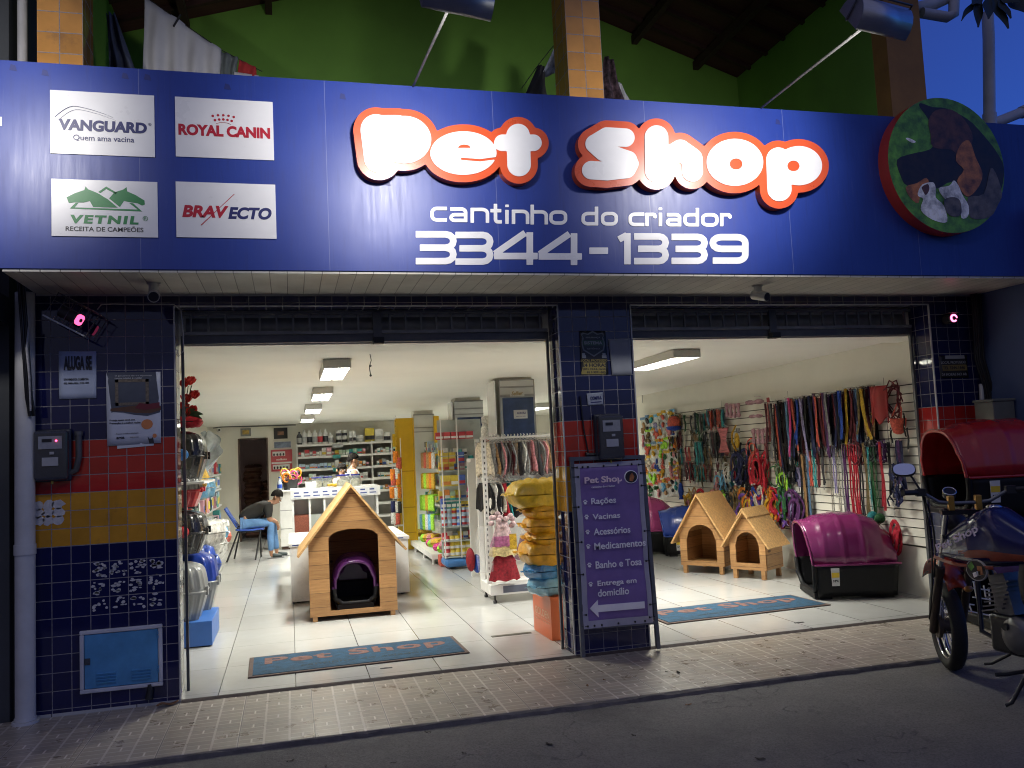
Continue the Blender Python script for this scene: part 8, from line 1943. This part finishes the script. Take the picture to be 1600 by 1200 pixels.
mb = MB(); mb.tube([W(bx_-.14,-2.40,.20), W(bx_-.26,-2.38,.19), W(bx_-.32,-2.36,.19)], .012, 8); mb.tube([W(bx_-.14,-2.30,.28), W(bx_-.17,-2.18,.20), W(bx_-.19,-2.14,.19)], .009, 6); mb.build('foot_peg', BLACKM, bike)
mb = MB(); mb.tube([W(bx_+.05,-2.05,.58), W(bx_+.12,-1.95,.40), W(bx_+.14,-2.1,.22), W(bx_+.15,-2.5,.22), W(bx_+.17,-2.7,.34), W(bx_+.18,-3.1,.48)], [.02,.02,.02,.024,.045,.05], 10); mb.build('exhaust', RIM, bike)
mb = MB(); mb.tube([W(bx_-.12,-2.42,.22), W(bx_-.24,-2.38,.02), W(bx_-.27,-2.36,.003)], .012, 8); mb.build('side_stand', FRM, bike)
for s in (-1, 1):
    mb = MB(); mb.grid(lambda a, b: Vector((bx_+s*(.125+.02*math.sin(b*3.1)), -2.42-.30*a, .60+.24*b+.05*a))-BO, 8, 6); mb.build('side_panel', BLACKM, bike, thick=.008)
# ================================================================== people
def skin(name, js, edges, m_, parent=None, sub=2, root=0):
    """one continuous surface grown round a skeleton; js: name -> (point, radius)"""
    ks = list(js); ix = {k: i for i, k in enumerate(ks)}
    me = bpy.data.meshes.new(name); me.from_pydata([tuple(js[k][0]) for k in ks], [(ix[a], ix[b]) for a, b in edges], []); me.materials.append(m_)
    o = bpy.data.objects.new(name, me); col.objects.link(o)
    if parent: o.parent = parent
    o.modifiers.new('skin', 'SKIN'); sd = o.modifiers.new('sub', 'SUBSURF'); sd.levels = sd.render_levels = sub
    for i, k in enumerate(ks):
        v = me.skin_vertices[0].data[i]; r = js[k][1]; v.radius = r if isinstance(r, tuple) else (r, r); v.use_root = (i == root)
    o.modifiers['skin'].use_smooth_shade = True
    return o
def chain(*ks): return list(zip(ks, ks[1:]))
SKIN = mat('brown_skin', (.30,.15,.085), .5, var=.08, scale=14); SKIN2 = mat('light_brown_skin', (.38,.21,.13), .5, var=.08, scale=14)
HAIR = mat('black_hair', (.010,.008,.007), .9, var=.5, scale=60, stretch=(1,1,4), spec=.15, bump=.8, bscale=90); TEE = mat('charcoal_tshirt', (.012,.011,.010), .9, var=.25, scale=9, bump=.3, bscale=7); JEAN = mat('blue_denim', (.10,.21,.40), .85, var=.30, scale=8, bump=.3, bscale=9); SHOE = mat('dark_shoe', (.02,.03,.03), .6, var=.3); TEEW = mat('white_tshirt', (.70,.70,.70), .8, var=.06, scale=6, bump=.25, bscale=6); NAVYC = mat('navy_sleeve', (.02,.03,.07), .8, var=.2)
EYE = mat('eye_white', (.6,.58,.55), .3, var=0)
def V3(p, q): return Vector(p)+Vector(q)
def hand(js, ed, wrist, name, d, pl, side, s=1.):
    """palm and five curled fingers grown from the wrist; d: pointing direction, pl: palm normal"""
    d, pl = Vector(d).normalized(), Vector(pl).normalized(); sd = d.cross(pl).normalized()*side; w = Vector(js[wrist][0])
    js[name+'palm'] = (w+d*.05*s, .026*s); ed.append((wrist, name+'palm')); js[name+'kn'] = (w+d*.085*s, .022*s); ed.append((name+'palm', name+'kn'))
    for i, (o, L) in enumerate(((-.030,.060),(-.010,.072),(.010,.068),(.028,.052))):
        b = w+d*.095*s+sd*o*s; js['%sf%da' % (name, i)] = (b, .0095*s); js['%sf%db' % (name, i)] = (b+d*L*.5*s+pl*.012*s, .0085*s); js['%sf%dc' % (name, i)] = (b+d*L*.8*s+pl*.035*s, .0072*s)
        ed.extend([(name+'kn', '%sf%da' % (name, i)), ('%sf%da' % (name, i), '%sf%db' % (name, i)), ('%sf%db' % (name, i), '%sf%dc' % (name, i))])
    b = w+d*.035*s-sd*.026*s; js[name+'ta'] = (b, .012*s); js[name+'tb'] = (b+d*.035*s-sd*.018*s+pl*.01*s, .0095*s); js[name+'tc'] = (b+d*.06*s-sd*.016*s+pl*.02*s, .008*s)
    ed.extend([(name+'palm', name+'ta'), (name+'ta', name+'tb'), (name+'tb', name+'tc')])
def face_parts(par, c, fw, s=1., skinm=None):
    """eyes, brows, mouth, ears round the head centre c looking along fw"""
    fw = Vector(fw).normalized(); sd = fw.cross(U_).normalized(); up = sd.cross(fw)
    for k in (-1, 1):
        mb = MB(); mb2 = MB(); mb3 = MB(); mb4 = MB()
        e = c+fw*.083*s+sd*k*.033*s+up*.012*s; mb.ball(e, .012*s, 8, 6); mb2.ball(e+fw*.008*s, .0065*s, 8, 6)
        mb3.tube([e+up*.022*s-sd*.018*s+fw*.004*s, e+up*.027*s+fw*.006*s, e+up*.022*s+sd*.018*s+fw*.002*s], .005*s, 5)
        ec = c-fw*.01*s+sd*k*.086*s-up*.005*s; mb4.ball(ec, (.018*s,.018*s,.034*s), 10, 8)
        ey = mb.build('eye', EYE, par); mb2.build('pupil', BLACK, ey); mb3.build('eyebrow', HAIR, par); mb4.build('ear', skinm, par)
    m5 = MB(); m5.tube([c+fw*.082*s-up*.058*s-sd*.024*s, c+fw*.090*s-up*.056*s, c+fw*.082*s-up*.058*s+sd*.024*s], .0065*s, 6); m5.build('mouth', mat('lips', (.26,.09,.07), .5, var=0), par)
def head_js(js, ed, neck, c, fw, s=1.):
    fw = Vector(fw).normalized(); up = (U_-fw*U_.dot(fw)).normalized(); c = Vector(c)
    js['jaw'] = (c+fw*.035*s-up*.062*s, .052*s); js['skull'] = (c-fw*.012*s+up*.018*s, .088*s); js['crown'] = (c-fw*.012*s+up*.072*s, .062*s); js['nose1'] = (c+fw*.088*s-up*.014*s, .013*s); js['nose2'] = (c+fw*.108*s-up*.028*s, .010*s); js['chin'] = (c+fw*.068*s-up*.090*s, .024*s)
    ed.extend([(neck,'jaw'),('jaw','skull'),('skull','crown'),('skull','nose1'),('nose1','nose2'),('jaw','chin')])
def hair_cap(par, c, fw, s=1., tall=1.):
    fw = Vector(fw).normalized(); sd = fw.cross(U_).normalized(); up = sd.cross(fw); M = Matrix((fw, sd, up)).transposed(); c = Vector(c)
    mb = MB(); rr = random.Random(3)
    def f(a, b):
        th = a*2*math.pi; lim = 1.22+.85*(.5-.5*math.cos(th)); ph = b*lim                # lower at the nape, higher on the forehead
        r = .096*s*(1+.02*math.sin(th*9+ph*5)+.015*math.sin(th*17))
        return c-fw*.012*s+up*.022*s+M @ Vector((r*1.06*math.sin(ph)*math.cos(th), r*.93*math.sin(ph)*math.sin(th), r*1.10*tall*math.cos(ph)))
    mb.grid(f, 28, 10, wrap=True); return mb.build('hair', HAIR, par, thick=.008)

# ---- blue chair with the seated man
yc = 9.05
def S(u, v, dy=0.): return P(u, v, 'y', yc+dy)
cl = S(355,878); t = thing('chair', 'blue plastic chair with black tube legs, seat of the man in the charcoal shirt', 'chair', (0,0,0))
BLP2 = mat('blue_chair_plastic', (.025,.075,.36), .35, var=.08)
sx0, sx1 = S(369,826).x, S(413,826).x; zs = S(395,826).z; ya, yb_ = yc-.20, yc+.24
mb = MB(); mb.grid(lambda a, b: Vector((sx0+(sx1-sx0)*a, ya+(yb_-ya)*b, zs-.02*math.sin(a*3.14)-.02*max(0,a-.85)/.15+.012*abs(2*b-1))), 10, 10); mb.build('seat', BLP2, t, thick=.03, bevel=0)
bt, bb = S(352,794), S(371,823)
for k in (0, 1):
    mb = MB(); o = Vector((.10*k-.02, .0, .0)); y0_, y1_ = (ya, yc+.0) if k == 0 else (yc+.03, yb_)
    mb.grid(lambda a, b: Vector((bb.x+(bt.x-bb.x)*b-.03*math.sin(a*3.14)*0, y0_+(y1_-y0_)*a, bb.z+(bt.z-bb.z)*b)), 4, 6); mb.build('backrest', BLP2, t, thick=.028)
for (x0, y0_), (x1, y1_) in (((sx0+.04,ya+.03),(S(356,878).x,ya-.02)), ((sx1-.06,ya+.03),(S(400,874).x,ya-.02)), ((sx0+.06,yb_-.03),(S(366,868,.25).x,yb_+.02)), ((sx1-.08,yb_-.03),(S(408,863,.3).x,yb_+.02))):
    mb = MB(); mb.tube([(x0,y0_,zs-.03),(x1,y1_,.004)], .015, 8); mb.build('leg', BLACKM, t)
mb = MB(); mb.tube([(sx0+.05,ya+.02,zs-.035),(bb.x+.01,ya+.02,bb.z),(bt.x+.02,ya+.02,bt.z-.04)], .014, 8); mb.tube([(sx0+.05,yb_-.02,zs-.035),(bb.x+.01,yb_-.02,bb.z),(bt.x+.02,yb_-.02,bt.z-.04)], .014, 8); mb.tube([(sx0+.05,ya+.03,zs-.035),(sx1-.05,ya+.03,zs-.035)], .012, 8); mb.build('frame', BLACKM, t)

hip, kn, an = S(379,818), S(424,823), S(424,861)
hip.z = zs+.11; kn.z = zs+.085; an.z = .10
js, ed = {}, []
def A_(k, p, r): js[k] = (Vector(p), r)
A_('pelvis', hip, .115); A_('waist', hip+Vector((.075,0,.13)), .115); A_('chest', S(404,796)+Vector((0,.02,0)), .125); A_('upper', S(415,788)+Vector((0,.02,0)), .095); A_('neck', S(424,785)+Vector((0,.02,.0)), .052)
ed += chain('pelvis','waist','chest','upper','neck')
hc = S(432.5,777)+Vector((0,.02,0)); fw = Vector((.80,-.12,-.55)).normalized(); head_js(js, ed, 'neck', hc, fw)
for sgn, n in ((-1,'n'), (1,'f')):
    o = Vector((0, sgn*.12, 0)); A_('hip'+n, hip+Vector((.06,sgn*.085,-.02)), .085); A_('thigh'+n, hip.lerp(kn,.5)+o, .078); A_('knee'+n, kn+o+Vector((.03 if sgn > 0 else 0,0,0)), .058); A_('calf'+n, kn.lerp(an,.38)+o+Vector((-.015+(.06 if sgn > 0 else 0),0,0)), .055); A_('ankle'+n, an+o+Vector((.09 if sgn > 0 else 0,0,0)), .036)
    A_('heel'+n, js['ankle'+n][0]+Vector((.0,0,-.055)), .034); A_('toe'+n, js['ankle'+n][0]+Vector((.16,-.01,-.065)), .026)
    ed += chain('pelvis','hip'+n,'thigh'+n,'knee'+n,'calf'+n,'ankle'+n,'heel'+n,'toe'+n)
    A_('sh'+n, S(418,791)+Vector((0,sgn*.165+.02,0)), .066); A_('uarm'+n, S(420,803)+Vector((0,sgn*.19+.02,0)), .050); A_('elbow'+n, S(421.5,815)+Vector((0,sgn*.165+.02,.02)), .042); A_('farm'+n, js['elbow'+n][0]+Vector((.055,-sgn*.06,.0)), .038); A_('wrist'+n, js['elbow'+n][0]+Vector((.11,-sgn*.125,-.03)), .026)
    ed += chain('upper','sh'+n,'uarm'+n,'elbow'+n,'farm'+n,'wrist'+n)
    hand(js, ed, 'wrist'+n, 'h'+n, (.35,-sgn*.2,-.9), (-.6,-sgn*.5,-.3), sgn)
man = skin('person', js, ed, SKIN); tag(man, 'man in a charcoal T-shirt and jeans sitting bent forward on the blue chair', 'person')
sj = {k: (js[k][0], js[k][1]*1.24) for k in ('pelvis','waist','chest','upper')}; se = chain('pelvis','waist','chest','upper')
for n in 'nf':
    for k in ('sh','uarm'): sj[k+n] = (js[k+n][0], js[k+n][1]*1.28)
    sj['cuff'+n] = (js['uarm'+n][0].lerp(js['elbow'+n][0], .55), .058); se += chain('upper','sh'+n,'uarm'+n,'cuff'+n)
sj['collar'] = (js['upper'][0].lerp(js['neck'][0], .6), .062); se.append(('upper','collar')); skin('shirt', sj, se, TEE, man)
jj = {'pelvis': (js['pelvis'][0]+Vector((.0,0,-.02)), .125)}; je = []
for n in 'nf':
    for k, q in (('hip',1.16),('thigh',1.16),('knee',1.20),('calf',1.16),('ankle',1.5)): jj[k+n] = (js[k+n][0]+Vector((0,0,.02 if k == 'ankle' else 0)), js[k+n][1]*q)
    je += chain('pelvis','hip'+n,'thigh'+n,'knee'+n,'calf'+n,'ankle'+n)
skin('jeans', jj, je, JEAN, man)
for n in 'nf':
    a = js['ankle'+n][0]; skin('shoe', {'a': (a+Vector((0,0,-.045)), .045), 'b': (a+Vector((.08,0,-.055)), .043), 'c': (a+Vector((.19,-.012,-.064)), .032)}, chain('a','b','c'), SHOE, man)
    mb = MB(); q = a+Vector((.08,-.005,-.096)); mb.ball(q, (.155,.048,.016), 16, 6); mb.build('shoe_sole', mat('shoe_sole', (.12,.12,.12), .6), man)
hair_cap(man, hc, fw, 1., 1.1); face_parts(man, hc, fw, 1., SKIN)

# ---- man behind the counter and the child beside him
def stander(label, c, fw, s, skinm, shirt, sleeve, arms, y, hairs=1.):
    """standing figure whose head centre is c"""
    js, ed = {}, []; c = Vector(c); fw = Vector(fw).normalized(); sd = fw.cross(U_).normalized(); bd = Vector((fw.x, fw.y, 0)).normalized(); zh = c.z
    def q(k, f_o, s_o, z, r): js[k] = (Vector((c.x, c.y, 0))+bd*f_o*s+sd*s_o*s+U_*z, r*s)
    k = zh/1.60
    q('pelvis', -.03, 0, .93*k, .12); q('waist', -.02, 0, 1.08*k, .115); q('chest', -.02, 0, 1.26*k, .13); q('upper', -.03, 0, 1.39*k, .10); q('neck', -.015, 0, 1.475*k, .052)
    ed += chain('pelvis','waist','chest','upper','neck'); head_js(js, ed, 'neck', c, fw, s)
    for sg, n in ((-1,'l'), (1,'r')):
        q('hip'+n, -.03, sg*.085, .88*k, .085); q('knee'+n, -.02, sg*.09, .48*k, .058); q('ankle'+n, -.04, sg*.09, .09*k, .038); q('toe'+n, .13, sg*.10, .035, .030)
        ed += chain('pelvis','hip'+n,'knee'+n,'ankle'+n,'toe'+n)
        f1, s1, z1, f2, s2, z2 = arms; q('sh'+n, -.03, sg*.175, 1.385*k, .062); q('elbow'+n, f1, sg*(.20+s1), z1*k, .041); q('wrist'+n, f2, sg*(.16+s2), z2*k, .027)
        js['ua'+n] = (js['sh'+n][0].lerp(js['elbow'+n][0], .45), .050*s); js['fa'+n] = (js['elbow'+n][0].lerp(js['wrist'+n][0], .4), .039*s)
        ed += chain('upper','sh'+n,'ua'+n,'elbow'+n,'fa'+n,'wrist'+n); dd = (js['wrist'+n][0]-js['elbow'+n][0]).normalized(); hand(js, ed, 'wrist'+n, 'h'+n, dd, bd*.3-U_*.7, sg, s)
    p = skin('person', js, ed, skinm); tag(p, label, 'person')
    sj = {k_: (js[k_][0], js[k_][1]*1.28) for k_ in ('pelvis','waist','chest','upper')}; se = chain('pelvis','waist','chest','upper'); sj['collar'] = (js['upper'][0].lerp(js['neck'][0], .55), .080*s); se.append(('upper','collar'))
    for n in 'lr': sj['sh'+n] = (js['sh'+n][0]+U_*.012, js['sh'+n][1]*1.3); se.append(('upper','sh'+n))
    skin('shirt', sj, se, shirt, p)
    for n in 'lr':
        e = js['ua'+n][0].lerp(js['elbow'+n][0], .55); skin('sleeve', {'a': (js['sh'+n][0], .076*s), 'b': (js['ua'+n][0], .066*s), 'c': (e, .062*s)}, chain('a','b','c'), sleeve, p)
    jj = {'pelvis': (js['pelvis'][0], .135*s)}; je = []
    for n in 'lr':
        for k_ in ('hip','knee','ankle'): jj[k_+n] = (js[k_+n][0], js[k_+n][1]*1.25)
        je += chain('pelvis','hip'+n,'knee'+n,'ankle'+n)
    skin('trousers', jj, je, JEAN, p)
    hair_cap(p, c, fw, s, hairs); face_parts(p, c, fw, s, skinm); return p, js
yp = 8.3; hc2 = P(552.5,719.5,'y',yp)
p2, j2 = stander('man in a white T-shirt with navy sleeves standing behind the counter', hc2, (.90,.12,-.12), 1.0, SKIN2, TEEW, NAVYC, (.04,.02,1.10,.16,.03,.86), yp)
mb = MB(); cb_ = j2['chest'][0]; bq = P(544,738,'y',yp-.16)
for dx in (-.05, .05):
    mb.prism([(bq.x+dx-.04,bq.z-.03),(bq.x+dx-.02,bq.z+.02),(bq.x+dx+.02,bq.z+.03),(bq.x+dx+.045,bq.z-.02),(bq.x+dx+.01,bq.z-.005)], lambda x,z: Vector((x,bq.y-.004,z)), lambda x,z: Vector((x,bq.y+.03,z)))
mb.build('shirt_print', NAVYC, p2)
hc3 = P(534,734.5,'y',8.0)
stander('child with short dark hair looking out over the counter jars', hc3, (.15,-.95,-.15), .92, SKIN2, TEEW, TEEW, (.03,.0,1.08,.18,.0,1.0), 8.0)
